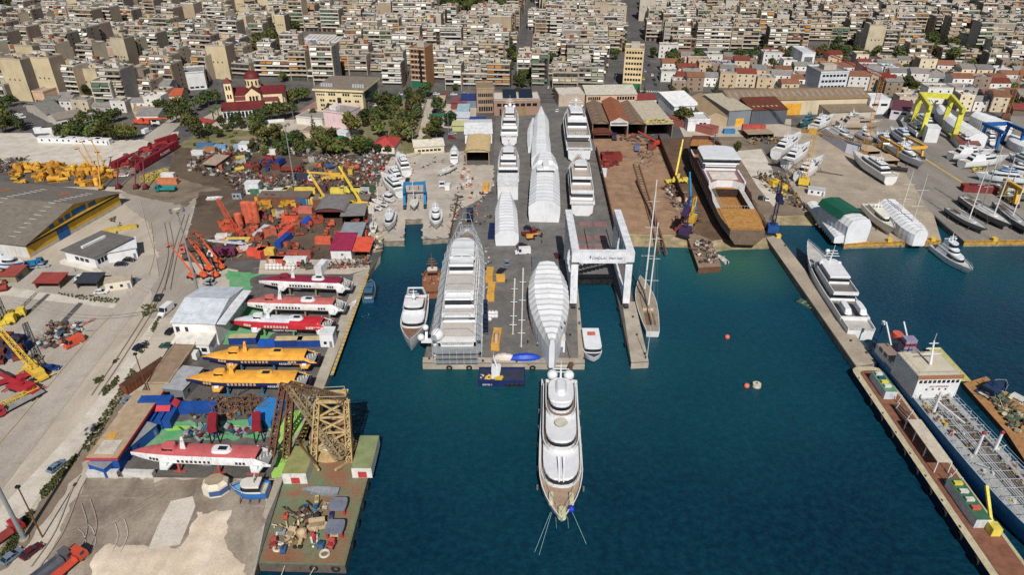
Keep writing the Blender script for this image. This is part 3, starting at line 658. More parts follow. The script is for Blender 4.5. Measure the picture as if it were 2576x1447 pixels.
def mobile_crane(label,u,v,ang,col=YEL,boom=16,up=50,bang=0,z=.03,lat=False,name='mobile_crane'):
 p=g(u,v,z);t=thing(name,label,'crane',p,radians(ang),'mobile cranes')
 b=MB();b.box(-5,5,-1.3,1.3,.7,1.5,col);b.box(2.8,5.2,-1.25,.0,1.5,2.6,col);b.build('carrier','paint',t)
 for x in(-3.6,-2.2,2.0,3.4):
  for s in(-1,1):k=MB();k.tube((x,s*1.0,.6),(x,s*1.4,.6),.6,.6,TYRE,9);k.build('wheel','paint',t)
 h=MB();h.M=Matrix.Rotation(radians(bang),4,'Z');h.box(-3.6,1.6,-1.3,1.3,1.55,2.9,col);h.box(.2,1.8,-1.35,-.3,2.9,4.0,col);ho=h.build('superstructure','paint',t)
 w=MB();w.M=h.M;w.box(1.82,1.86,-1.25,-.4,3.0,3.9,GLASS);w.build('window','glass',ho)
 m=MB();m.M=h.M;a=radians(up);e=Vector((-1.2+boom*cos(a),.3,2.9+boom*sin(a)))
 if lat:lattice(m,(-1.2,.3,2.9),e,1.5,.9,col,int(boom/1.6),.16,.1)
 else:m.bar((-1.2,.3,2.9),e,.75,col);m.bar(Vector((-1.2,.3,2.9)).lerp(e,.5),e*1.0+(e-Vector((-1.2,.3,2.9))).normalized()*boom*.25,.5,tuple(min(1,x*1.1)for x in col));m.bar((.9,.3,2.8),Vector((-1.2,.3,2.9)).lerp(e,.4),.3,DARK)
 m.build('boom','paint',t)
 o=MB()
 for x in(-4.4,4.4):
  o.box(x-.15,x+.15,-3,3,.75,1.0,col)
 o.build('outriggers','paint',t)
 return t
 # buildings placed by their front corners
def front(uA,vA,uB,vB):return along(uA,vA,uB,vB,0)
def shed(name,label,A,B,depth,h,roofh=3,roof='gable',axis='y',wall=S(190,180,165),rcol=S(150,132,112),cat='warehouse',group=None,doors=(),wins=(),over=.4,gapped=False,lights=0,fcol=None,sk=S(176,150,110),wallmat='wall',open_front=False,ridge=.5):
 """A, B: front corners on the ground (left, right). axis y: ridge runs away from the viewer"""
 a,w,rz=front(*A,*B);t=thing(name,label,cat,(a.x,a.y,0),rz,group);d=depth
 b=MB();th=.3;fc=fcol or wall
 if not open_front:b.box(0,w,0,th,0,h,fc)
 b.box(0,th,th,d,0,h,wall);b.box(w-th,w,th,d,0,h,wall);b.box(th,w-th,d-th,d,0,h,wall)
 ro=MB();o=over
 if roof=='gable' and axis=='y':
  for y in((0.0,d-.02)if not open_front else(0.0,d-.02)):b.poly([(0,y,h),(w,y,h),(w*ridge,y,h+roofh)],fc)
  k=roofh/(w*ridge);k2=roofh/(w*(1-ridge))
  ro.add([(-o,-o,h-o*k),(w*ridge,-o,h+roofh),(w*ridge,d+o,h+roofh),(-o,d+o,h-o*k),(w+o,-o,h-o*k2),(w+o,d+o,h-o*k2)],[(0,1,2,3),(1,4,5,2)],rcol)
  ro.v=[(x,y,z+.18)for x,y,z in ro.v];n0=len(ro.v);ro.add([(x,y,z-.16)for x,y,z in ro.v[:6]],[(0,3,2,1),(1,2,5,4)],rcol);ro.f+=[[0,n0,n0+1,1],[1,n0+1,n0+4,4],[4,n0+4,n0+5,5],[3,n0+3,n0,0]];ro.c+=[rcol]*4;ro.sm+=[False]*4
  for i in range(lights):
   y=d*(i+.5)/lights
   for s in(.25,.75):z=h+roofh*(s/ridge if s<ridge else(1-s)/(1-ridge));ro.poly([(w*(s-.13),y-.35,z-.13*w*k+.22 if s<ridge else z+.13*w*k2+.22),(w*(s+.13),y-.35,z+.13*w*k+.22 if s<ridge else z-.13*w*k2+.22),(w*(s+.13),y+.35,z+.13*w*k+.22 if s<ridge else z-.13*w*k2+.22),(w*(s-.13),y+.35,z-.13*w*k+.22 if s<ridge else z+.13*w*k2+.22)],sk)
 elif roof=='gable':
  for x in(0.0,w-.02):b.poly([(x,0,h),(x,d,h),(x,d*ridge,h+roofh)],wall)
  k=roofh/(d*ridge);k2=roofh/(d*(1-ridge))
  ro.add([(-o,-o,h-o*k),(w+o,-o,h-o*k),(w+o,d*ridge,h+roofh),(-o,d*ridge,h+roofh),(w+o,d+o,h-o*k2),(-o,d+o,h-o*k2)],[(0,1,2,3),(3,2,4,5)],rcol);ro.v=[(x,y,z+.18)for x,y,z in ro.v]
  ro.add([(x,y,z-.16)for x,y,z in ro.v[:6]],[(0,1,2,3),(3,2,4,5)],rcol)
  for i in range(lights):
   x=w*(i+.5)/lights;y0,y1=d*ridge*.3,d*ridge*.8;ro.poly([(x-.5,y0,h+y0*k+.22),(x+.5,y0,h+y0*k+.22),(x+.5,y1,h+y1*k+.22),(x-.5,y1,h+y1*k+.22)],sk)
 elif roof=='hip':
  k=min(w,d)*.45;ro.add([(-o,-o,h),(w+o,-o,h),(w+o,d+o,h),(-o,d+o,h),(k,d/2,h+roofh),(w-k,d/2,h+roofh)]if w>d else[(-o,-o,h),(w+o,-o,h),(w+o,d+o,h),(-o,d+o,h),(w/2,k,h+roofh),(w/2,d-k,h+roofh)],[(0,1,5,4),(1,2,5),(2,3,4,5),(3,0,4)]if w>d else[(0,1,4),(1,2,5,4),(2,3,5),(3,0,4,5)],rcol);ro.box(-o,w+o,-o,d+o,h-.15,h-.005,rcol)
 elif roof=='arch':
  n=10;P=[]
  for i in range(n+1):
   a_=pi-pi*i/n;P.append((w/2+(w/2+o)*cos(a_),h+roofh*sin(a_)))
  secs=[[(x,y,z)for x,z in P]for y in(-o,d+o)];ro.loft(secs,rcol,sm=True);ro.loft([[(x,y,z-.12)for x,z in P]for y in(-o,d+o)],rcol)
  for y in(0.01,d-.01):b.poly([(x,y,z)for x,z in P],fc)
 elif roof=='mono':
  ro.add([(-o,-o,h),(w+o,-o,h),(w+o,d+o,h+roofh),(-o,d+o,h+roofh)],[(0,1,2,3)],rcol);ro.add([(-o,-o,h-.15),(w+o,-o,h-.15),(w+o,d+o,h+roofh-.15),(-o,d+o,h+roofh-.15)],[(0,1,2,3)],rcol);ro.v=[(x,y,z+.17)for x,y,z in ro.v]
  for x in(0.0,w):b.poly([(x,0,h),(x,d,h),(x,d,h+roofh)],wall)
  b.poly([(0,d,h),(w,d,h),(w,d,h+roofh),(0,d,h+roofh)],wall)
 else:
  ro.box(-o*.3,w+o*.3,-o*.3,d+o*.3,h,h+.25,rcol)
  if roofh:
   for e in((-.1,w+.1,-.1,.15),(-.1,w+.1,d-.15,d+.1),(-.1,.15,.15,d-.15),(w-.15,w+.1,.15,d-.15)):ro.box(*e,h+.252,h+.25+roofh,fc)
 b.build('wall',wallmat,t);ro.build('roof','paint',t)
 for(x0,x1,z0,z1,c,*f)in doors:
  m=MB();side=f[0]if f else 'f'
  if side=='f':m.box(w*x0,w*x1,-.06,.02,z0,z1,c)
  elif side=='r':m.box(w-.02,w+.06,d*x0,d*x1,z0,z1,c)
  else:m.box(-.06,.02,d*x0,d*x1,z0,z1,c)
  m.build('door','paint',t)
 for(x0,x1,z0,z1,n,*f)in wins:
  side=f[0]if f else 'f'
  for i in range(n):
   m=MB();LL=w if side=='f' else d;e=(x1-x0)/n;xa,xb=LL*(x0+e*(i+.12)),LL*(x0+e*(i+.88))
   if side=='f':m.box(xa,xb,-.03,.02,z0,z1,GLASS)
   elif side=='r':m.box(w-.02,w+.03,xa,xb,z0,z1,GLASS)
   else:m.box(-.03,.02,xa,xb,z0,z1,GLASS)
   m.build('window','glass',t)
 return t,w
 # trees
def crown_mb(r,n,h,kind,col,rr):
 mb=MB();blobs=[]
 if kind=='round':
  for i in range(7):a=rr.uniform(0,2*pi);k=rr.uniform(.25,.62)*r;blobs.append((k*cos(a),k*sin(a),h*rr.uniform(.42,.78),r*rr.uniform(.38,.6)))
  blobs.append((0,0,h*.8,r*.55))
 elif kind=='pine':
  for i in range(9):a=rr.uniform(0,2*pi);k=rr.uniform(.1,.75)*r;blobs.append((k*cos(a),k*sin(a),h*rr.uniform(.4,.9),r*rr.uniform(.28,.46)))
 elif kind=='cypress':
  for i in range(11):k=i/10;blobs.append((0,0,h*(.1+.86*k),r*(1.05-.95*k)+.15))
 elif kind=='bush':
  for i in range(6):a=rr.uniform(0,2*pi);k=rr.uniform(.1,.7)*r;blobs.append((k*cos(a),k*sin(a),h*rr.uniform(.3,.65),r*rr.uniform(.35,.55)))
 vol=[b[3]**2 for b in blobs];tot=sum(vol)
 for b,vv in zip(blobs,vol):
  tone=rr.uniform(.75,1.25)
  for i in range(int(n*vv/tot)):
   d=Vector((rr.gauss(0,1),rr.gauss(0,1),rr.gauss(0,1)*.9+.15)).normalized()*(b[3]*rr.uniform(.55,1.08));c=Vector(b[:3])+d
   if c.z<h*.08:continue
   e1=Vector((rr.gauss(0,1),rr.gauss(0,1),rr.gauss(0,.6))).normalized();e2=e1.cross(d.normalized()+Vector((rr.uniform(-.6,.6),rr.uniform(-.6,.6),rr.uniform(-.6,.6))));
   if e2.length<1e-3:continue
   e2.normalize();s=r*rr.uniform(.09,.17)+.08;cc=tuple(x*tone*rr.uniform(.65,1.35)for x in col)
   mb.add([c-e1*s,c+e2*s*.8,c+e1*s,c-e2*s*.8],[(0,1,2,3)],cc)
 return mb
TREES={}
def tree_mesh(kind,var):
 k=(kind,var)
 if k not in TREES:
  rr=random.Random(hash(kind)%1+var*7+len(kind)*31);base={'round':(.058,.084,.026),'pine':(.078,.094,.03),'cypress':(.034,.054,.022),'bush':(.075,.1,.03)}[kind]
  h,r={'round':(8,3.6),'pine':(9,3.6),'cypress':(11,1.7),'bush':(2.0,1.6)}[kind]
  t=MB();zt=h*.45
  t.tube((0,0,0),(.1,.05,zt),.24,.15,S(96,80,64),7)
  for i in range(5):a=2*pi*i/5+var;t.tube((.1,.05,zt*.8),(cos(a)*r*.55,sin(a)*r*.55,h*.66),.11,.04,S(96,80,64),5)
  TREES[k]=(crown_mb(r,620 if kind!='bush' else 160,h,kind,base,rr).mesh('crown','leaf'),t.mesh('trunk','paint'))
 return TREES[k]
TCOUNT=[0]
def tree(u,v,s=1.0,kind='round',tint=None,label=None,group=None,xy=None,name=None):
 p=g(u,v,.0)if xy is None else Vector((*xy,0));TCOUNT[0]+=1;rr=random.Random(TCOUNT[0]);cm,tm=tree_mesh(kind,rr.randrange(4))
 nm={'round':'broadleaf_tree','pine':'pine_tree','cypress':'cypress_tree','bush':'bush'}[kind]
 t=thing(name or nm,label or{'round':'dark green broadleaf tree','pine':'olive green pine tree','cypress':'slim dark cypress tree','bush':'low green bush'}[kind],'tree' if kind!='bush' else 'bush',p,rr.uniform(0,6.28),group or{'round':'broadleaf trees','pine':'pine trees','cypress':'cypress trees','bush':'bushes'}[kind])
 f=s*rr.uniform(.85,1.15);t.scale=(f*rr.uniform(.9,1.1),f*rr.uniform(.9,1.1),f)
 c=bpy.data.objects.new('crown',cm);COL.objects.link(c);c.parent=t;tt=tint or((k_:=rr.uniform(.6,1.45))*rr.uniform(.9,1.3),k_,k_)
 c.color=(tt[0]*rr.uniform(.9,1.15),tt[1],tt[2]*rr.uniform(.8,1.1),1)
 if kind!='bush':k=bpy.data.objects.new('trunk',tm);COL.objects.link(k);k.parent=t
 return t
PALM=[]
def palm(u,v,s=1.0,label=None):
 if not PALM:
  t=MB();t.tube((0,0,0),(.15,0,6),.32,.24,S(110,92,70),8);c=MB();rr=random.Random(3)
  for i in range(26):
   a=2*pi*i/26+rr.uniform(-.1,.1);up=rr.uniform(-.2,1.0);p=Vector((.15,0,6));d=Vector((cos(a),sin(a),up)).normalized();side=Vector((-sin(a),cos(a),0));cc=tuple(x*rr.uniform(.7,1.4)for x in(.07,.1,.035));prev=p
   for j in range(4):nx=prev+d*.75;d=(d+Vector((0,0,-.28))).normalized();w0,w1=.32*(1-j*.15),.32*(.85-j*.2);c.add([prev-side*w0,prev+side*w0,nx+side*w1,nx-side*w1],[(0,1,2,3)],cc);prev=nx
  PALM.extend([t.mesh('trunk','paint'),c.mesh('crown','leaf')])
 o=thing('palm_tree',label or 'feathery palm tree with a pale trunk','tree',g(u,v),u,'palm trees');o.scale=(s,s,s)
 for nm,me in(('trunk',PALM[0]),('crown',PALM[1])):k=bpy.data.objects.new(nm,me);COL.objects.link(k);k.parent=o
 return o
def scatter(poly_uv,n,rr):
 P=[g(*p)for p in poly_uv];x0,x1=min(p.x for p in P),max(p.x for p in P);y0,y1=min(p.y for p in P),max(p.y for p in P);out=[];k=0
 while len(out)<n and k<n*30:
  k+=1;p=(rr.uniform(x0,x1),rr.uniform(y0,y1))
  if inside(p,P):out.append(p)
 return out
PAL=[S(130,120,108),S(100,88,76),S(90,60,46),S(160,150,138),S(64,60,56),S(112,76,54),S(190,184,174),S(84,84,86),S(80,56,44)]
def scrap(poly,n,s=(.3,1.6),pal=PAL,hm=1.6,seed=1,name='scrap_heap',label='tangled scrap metal and planks',mat='rust',flat=False,extra=()):
 rr=random.Random(seed);mb=MB();pal=pal+list(extra)
 for x,y in scatter(poly,n,rr):
  c=jit(rr.choice(pal),.2,rr);k=rr.random();z=0 if flat else max(0,rr.gauss(0,hm*.35))
  if k<.5:mb.obox((x,y,z),rr.uniform(*s),rr.uniform(*s)*.6,rr.uniform(.1,s[1]*.45),rr.uniform(0,3.1),c,None,rr.uniform(-.5,.5))
  elif k<.8:a=rr.uniform(0,3.1);l=rr.uniform(s[1],s[1]*3);mb.bar((x,y,z+.2),(x+l*cos(a),y+l*sin(a),z+rr.uniform(0,1.2)),rr.uniform(.1,.22),c)
  else:mb.tube((x,y,z+.3),(x+rr.uniform(-1,1),y+rr.uniform(-1,1),z+rr.uniform(.4,1.2)),s[1]*.3,s[1]*.3,c,7)
 return solo(mb,name,label,'scrap',mat,kind='stuff')
 # the town behind the yards
CR=random.Random(11)
dk=lambda L:[(n,tuple(x*k for x,k in zip(c,(.68,.655,.62))))for n,c in L]
WCOL=dk([('cream',S(226,212,184)),('cream',S(230,216,190)),('white',S(232,226,216)),('beige',S(208,188,160)),('white',S(226,222,214)),('pale pink',S(222,190,174)),('pale yellow',S(228,206,152)),('grey',S(176,172,166)),('cream',S(220,202,176)),('sand coloured',S(206,182,146)),('white',S(224,216,202))])
ACOL=dk([('green',S(92,124,100)),('orange',S(206,138,52)),('beige',S(206,192,164)),('beige',S(214,206,186)),('grey',S(150,150,146)),('white',S(220,216,206)),('beige',S(196,180,152)),('pale green',S(168,178,158)),('brown',S(150,108,80)),('grey',S(170,168,160)),('white',S(222,220,214)),('beige',S(190,172,140))])
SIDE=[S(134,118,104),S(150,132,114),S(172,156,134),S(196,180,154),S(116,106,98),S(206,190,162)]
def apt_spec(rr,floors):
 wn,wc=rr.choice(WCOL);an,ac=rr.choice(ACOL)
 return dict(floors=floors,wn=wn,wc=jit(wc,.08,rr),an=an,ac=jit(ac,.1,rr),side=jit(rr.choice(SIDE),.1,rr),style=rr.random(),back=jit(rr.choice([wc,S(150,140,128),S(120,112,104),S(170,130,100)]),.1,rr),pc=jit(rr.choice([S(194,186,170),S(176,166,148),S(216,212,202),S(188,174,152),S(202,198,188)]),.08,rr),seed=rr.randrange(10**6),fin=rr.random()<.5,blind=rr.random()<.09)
def apt_body(mb,w,d,sp):
 """front wall, sides, dark openings; local x along the street front, y away from it"""
 n,H=sp['floors'],sp['floors']*3.05+.9;rr=random.Random(sp['seed']);wc,sd=sp['wc'],sp['side']
 o=1.5
 mb.add([(0,o,0),(w,o,0),(w,d,0),(0,d,0),(0,o,H),(w,o,H),(w,d,H),(0,d,H)],[(0,1,5,4),(1,2,6,5),(2,3,7,6),(3,0,4,7),(4,5,6,7)],[wc if sp['blind']else tuple(c*.5 for c in sp['back']),sd,wc,sd,S(130,124,116)])  # wall behind the balconies darkened: recess shade painted into its colour
 if sp['blind']:
  for i in range(3):mb.box(w*(.25+.22*i),w*(.25+.22*i)+.8,o-.04,o,H*.5,H*.5+1.1,GLASS)
  return H
 if sp['fin']:
  for x in(0,w-.35):mb.box(x,x+.35,.05,o-.005,0,H,wc)
 bays=max(2,int(w/3.6))
 for f in range(n):
  z=.9+f*3.05 if f else.15
  for b in range(bays):
   x=w*(b+.5)/bays;ww=rr.uniform(.8,1.45)
   mb.add([(x-ww,o-.03,z+.1),(x+ww,o-.03,z+.1),(x+ww,o-.03,z+2.25),(x-ww,o-.03,z+2.25)],[(0,1,2,3)],jit((.03,.032,.035),.5,rr))
 if sp['style']<.6:
  k=rr.uniform(.3,.7)
  for f in range(1,n):
   z=1.9+f*3.05;y=d*k
   for x,e in((0,-.02),(w,.02)):mb.add([(x+e,y,z),(x+e,y+1.1,z),(x+e,y+1.1,z+1.2),(x+e,y,z+1.2)],[(0,1,2,3)],GLASS)
 return H
def apt_balcony(mb,w,d,sp,f):
 rr=random.Random(sp['seed']+f);z=.8+f*3.05;x0,x1=(.36,w-.36)if sp['fin']else((0,w)if sp['style']>.35 else(w*.06,w*.8))
 y0=0 if f<sp['floors']-1 or sp['style']>.5 else.8
 mb.box(x0,x1,y0,1.49,z-.12,z,sp['pc']);mb.box(x0,x1,y0,y0+.12,z+.002,z+.95,sp['pc'])
 for x in(x0,x1-.1):mb.box(x,x+.1,y0+.122,1.48,z+.002,z+.95,sp['pc'])
def apt_awnings(w,d,sp,f):
 rr=random.Random(sp['seed']*3+f);z=.8+f*3.05;out=[];bays=max(2,int(w/4.2))
 for b in range(bays):
  if rr.random()<.6:
   xa,xb=w*(b+.06)/bays,w*(b+.94)/bays;dn=rr.uniform(.9,1.7);c=jit(sp['ac']if rr.random()<.75 else S(224,220,210),.12,rr);m=MB()
   m.add([(xa,1.2,z+2.75),(xb,1.2,z+2.75),(xb,-.12,z+2.75-dn),(xa,-.12,z+2.75-dn)],[(0,1,2,3)],c);m.add([(xa,-.12,z+2.75-dn),(xb,-.12,z+2.75-dn),(xb,-.11,z+2.5-dn),(xa,-.11,z+2.5-dn)],[(0,1,2,3)],c);out.append(m)
 return out
def apt_roof(mb,w,d,sp,H):
 c=sp['pc'];o=1.5;rt=jit(S(132,124,114),.2,random.Random(sp['seed']))
 mb.box(0,w,o,d,H+.002,H+.12,rt)
 for e in((0,w,o,o+.18),(0,w,d-.18,d),(0,.18,o+.18,d-.18),(w-.18,w,o+.18,d-.18)):mb.box(*e,H+.121,H+.95,c)
def apt_top(mb,w,d,sp,H):
 rr=random.Random(sp['seed']+5);x=w*rr.uniform(.1,.5);y=d*rr.uniform(.4,.6);pw=min(4.5,w*.4)
 mb.box(x,x+pw,y,y+3.6,H+.121,H+2.8,sp['wc'],S(170,160,150));mb.box(x+.5,x+1.4,y-.03,y,H+.2,H+2.1,(.03,.03,.03))
 if rr.random()<.35:mb.box(x+pw+.01,min(w-.2,x+pw+3),y+.4,y+3.2,H+.121,H+2.5,S(150,86,54)if rr.random()<.4 else sp['pc'])
def apt_clutter(mb,w,d,sp,H,n,root=None):
 rr=random.Random(sp['seed']+9)
 for i in range(n):
  if root:mb=MB()
  x,y=rr.uniform(.8,w-1.6),rr.uniform(2,d-2)
  if rr.random()<.55:mb.add([(x,y,H+.25),(x+1.7,y,H+.25),(x+1.7,y+1.3,H+1.3),(x,y+1.3,H+1.3)],[(0,1,2,3)],(.03,.04,.06));mb.tube((x,y+1.4,H+1.45),(x+1.7,y+1.4,H+1.45),.32,.32,S(200,200,200),7)
  else:mb.box(x,x+1.2,y,y+1,H+.121,H+rr.uniform(.8,1.5),rr.choice([S(60,62,66),S(200,196,190),S(110,80,66)]))
  if root:mb.build('roof_unit','paint',root)
 if root:mb=MB()
 if rr.random()<.6:x,y=rr.uniform(1,w-1),d*.6;mb.bar((x,y,H),(x,y,H+3.5),.1,S(90,90,92));mb.bar((x-.6,y,H+3.2),(x+.6,y,H+3.2),.07,S(90,90,92))
 if root and mb.f:mb.build('aerial','paint',root)
NUMW={1:'one',2:'two',3:'three',4:'four',5:'five',6:'six',7:'seven',8:'eight',9:'nine',10:'ten'}
def apartment(p,rz,w,d,sp,detail):
 lab=f"{NUMW[sp['floors']]} storey {sp['wn']} block "+('with blank front' if sp['blind']else f"with {sp['an']} awnings")
 t=thing('apartment_building',lab,'apartment block',p,rz,'apartment blocks of the town')
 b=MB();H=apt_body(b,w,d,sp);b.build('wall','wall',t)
 r=MB();apt_roof(r,w,d,sp,H);ro=r.build('roof','wall',t)
 m=MB();apt_top(m,w,d,sp,H);m.build('penthouse','wall',ro)
 apt_clutter(None,w,d,sp,H,(3 if detail else 2)+int(w/5),ro)
 if not sp['blind']:
  for f in range(1,sp['floors']):
   m=MB();apt_balcony(m,w,d,sp,f);aw=apt_awnings(w,d,sp,f)
   if detail<1:
    for a in aw:m.v,m.f,m.c,m.sm=m.v+a.v,m.f+[[len(m.v)+i for i in f_]for f_ in a.f],m.c+a.c,m.sm+a.sm
    m.build('balcony','wall',t)
   else:
    bo=m.build('balcony','wall',t)
    for a in aw:a.build('awning','paint',bo)
  s=MB();s.box(.3,w-.3,1.44,1.51,0,2.6,jit(S(96,92,88),.3,CR));s.build('shopfront','paint',t)
 return t
def house(p,rz,w,d,fl,rr):
 wn,wc=rr.choice([('white',S(232,228,220)),('cream',S(226,210,178)),('beige',S(204,186,160)),('grey',S(170,166,160)),('white',S(222,220,214)),('sand coloured',S(196,172,140)),('white',S(216,214,208)),('dull brown',S(150,130,112))]+([('pale blue',S(180,196,214)),('pink',S(214,180,166))]if rr.random()<.3 else[]));k=rr.random();h=fl*3.0+.3
 rn,rc,rt=('red tiled',S(128,60,46),'gable')if k<.06 else(('brown tiled',S(140,92,66),'gable')if k<.2 else(('grey sheet',S(138,134,128),'gable')if k<.5 else(('flat concrete',S(168,158,146),'flat')if k<.9 else('flat white',S(214,212,206),'flat'))))
 t=thing('low_house',f"{NUMW[fl]} storey {wn} house with {rn} roof",'house',p,rz,'low houses along the shore road');wc=jit(wc,.08,rr);sd=jit(rr.choice([wc,wc,S(170,156,140)]),.1,rr)
 b=MB();b.add([(0,0,0),(w,0,0),(w,d,0),(0,d,0),(0,0,h),(w,0,h),(w,d,h),(0,d,h)],[(0,1,5,4),(1,2,6,5),(2,3,7,6),(3,0,4,7)],[wc,sd,wc,sd])
 r=MB();rc=jit(rc,.15,rr);o=.35
 if rt=='gable':
  rh=min(2.2,d*.2)
  for x in(0,w):b.poly([(x,0,h),(x,d,h),(x,d/2,h+rh)],wc)
  r.add([(-o,-o,h-.1),(w+o,-o,h-.1),(w+o,d/2,h+rh+.06),(-o,d/2,h+rh+.06),(w+o,d+o,h-.1),(-o,d+o,h-.1)],[(0,1,2,3),(3,2,4,5)],rc)
 else:
  r.box(0,w,0,d,h+.002,h+.15,rc)
  for e in((0,w,-.02,.2),(0,w,d-.2,d),(0,.2,.2,d-.2),(w-.2,w,.2,d-.2)):r.box(*e,h+.152,h+.8,wc)
  for i in range(3):
   x,y=rr.uniform(.5,w-2),rr.uniform(1,d-2);r.box(x,x+rr.uniform(.6,1.8),y,y+rr.uniform(.6,1.5),h+.152,h+rr.uniform(.6,1.6),rr.choice([S(70,70,74),S(206,204,198),S(120,90,70),S(90,110,140)]))
 b.build('wall','wall',t);r.build('roof','paint',t)
 for f in range(fl):
  for i in range(max(2,int(w/4))):
   x=w*(i+.5)/max(2,int(w/4));m=MB();m.box(x-.5,x+.5,-.04,.02,f*3+1.0,f*3+2.2,GLASS);m.build('window','glass',t)
 m=MB();x=w*rr.uniform(.2,.7);m.box(x,x+1.1,-.05,.02,0,2.1,S(110,80,60));m.build('door','paint',t)
 return t
 # --- where the blocks stand
ROT=radians(-5.0);EX=Vector((cos(ROT),sin(ROT),0));EY=Vector((-sin(ROT),cos(ROT),0))
KEEP=[[(540,206),(748,206),(752,320),(540,320)],[(772,205),(960,205),(965,320),(770,320)],[(1008,190),(1090,190),(1090,250),(1008,250)],[(1545,170),(1630,170),(1630,250),(1545,250)],[(1592,260),(1668,260),(1640,150),(1596,0),(1562,0),(1590,150)],[(1288,175),(1322,175),(1346,-10),(1322,-10)],[(722,88),(852,90),(852,172),(730,165)],[(625,110),(720,100),(720,160),(625,165)],[(1085,-10),(1275,-10),(1275,62),(1105,68)],[(-40,-20),(130,-20),(120,60),(-40,90)],[(2035,118),(2145,118),(2140,158),(2030,158)],[(2040,192),(2142,190),(2142,240),(2036,240)],[(502,212),(562,205),(562,262),(490,262)],[(2310,95),(2370,95),(2385,150),(2300,152)]]
FRONT=[(-200,262),(90,250),(200,238),(330,262),(420,228),(470,205),(560,196),(640,202),(760,204),(790,208),(960,222),(1010,226),(1240,226),(1480,222),(1560,220),(1640,150),(1700,136),(2000,140),(2200,150),(2400,165),(2600,190),(2900,215)]
LOWF=[(-200,262),(560,178),(1640,222),(1700,236),(1760,234),(2180,235),(2240,262),(2420,282),(2576,300),(2900,300)]
def interp(T,u):
 if u<=T[0][0]:return T[0][1]
 for(a,b),(c,d)in zip(T,T[1:]):
  if u<=c:return b+(d-b)*(u-a)/(c-a)
 return T[-1][1]
slots=[]
def row(t0,depth,flip):
 s=-620.0+CR.uniform(0,10)
 nx=-560+CR.uniform(0,40)
 while s<640:
  w=CR.choice([10,11,12,13,14,16,18])*CR.uniform(.92,1.08)
  if s>nx:s+=7.5;nx=s+CR.uniform(48,75)
  p=Vector((0,430,0))+EX*s+EY*t0;c=p+EX*w/2+EY*depth*.5;u0,v0=uv(p+EX*w/2)
  if-90<u0<2666 and v0>-42 and not any(inside((u0+du,v0),k)for k in KEEP for du in(-12,12)):
   fv,lv=interp(FRONT,u0),interp(LOWF,u0)
   if v0<(fv-14 if u0<1545 else fv):slots.append(('t',p,w,depth,u0,v0))
  s+=w+(0 if CR.random()<.8 else CR.uniform(.5,3))
def lowrow(t0):
 s=-640.0+CR.uniform(0,12)
 while s<640:
  w=CR.uniform(8,15);p=Vector((0,430,0))+EX*s+EY*t0;u0,v0=uv(p+EX*w/2)
  if-90<u0<2666 and interp(FRONT,u0)+3<v0<interp(LOWF,u0)-3 and not any(inside((u0+du,v0),k)for k in KEEP for du in(-12,12)):slots.append(('l',p+EY*CR.uniform(-1.5,1.5),w,CR.uniform(9,12),u0,v0))
  s+=w+(CR.uniform(3,8)if CR.random()<.25 else CR.uniform(0,1.2))
LOWP=[Vector(uv(g(*x)))for x in[(120,262),(330,266),(440,236),(475,240),(470,262),(405,285),(335,288),(215,296),(110,296)]]
def lowleft(t0):
 s=-420.0
 while s<-100:
  w=CR.uniform(7,13);p=Vector((0,430,0))+EX*s+EY*t0;u0,v0=uv(p+EX*w/2)
  if inside((u0,v0),LOWP):slots.append(('l',p,w,CR.uniform(8,11),u0,v0))
  s+=w+CR.uniform(0,4)
for k_ in range(-90,60,14):lowleft(k_)
k_=-130
while k_<260:lowrow(k_);k_+=CR.choice([13,14,15,20])
u_=-70
while u_<1545:
 fv=interp(FRONT,u_);w=CR.choice([11,12,13,15,17]);p=g(u_,fv);e=uv(p+EX*w)
 if not any(inside((e[0]/2+u_/2+du,fv-3),k)for k in KEEP for du in(-14,14)):slots.append(('t',p,w,13,u_+20,fv+500))
 u_=e[0]+(0 if CR.random()<.8 else 12)
t0=-120
while t0<470:
 d1=CR.uniform(12,15);row(t0,d1,0);row(t0+d1+CR.uniform(3,7),d1,1);t0+=2*d1+7+CR.uniform(6,8)
tall=[s for s in slots if s[0]=='t'];low=[s for s in slots if s[0]=='l']
tall.sort(key=lambda s:-s[5]);specs=[]
for k,s in enumerate(tall):
 far=s[1].y;fl=CR.choice([2,3,3,4,4,5,5,6])if far<560 else CR.choice([3,4,5,5,6,6,6,7])
 if CR.random()<.07:fl=min(9,fl+2)
 if s[4]<700:fl=CR.choice([2,3,3,4,4,5,6,7,8])
 sp=apt_spec(CR,fl)
 if s[4]<800 and CR.random()<.14:sp['blind']=True;sp['wc']=tuple(x*.95 for x in S(206,188,150))
 specs.append(sp)
print('SLOTS',len(tall),len(low))
tall.sort(key=lambda s:-(s[5]if s[5]<500 else s[5]-480));farmb=MB()
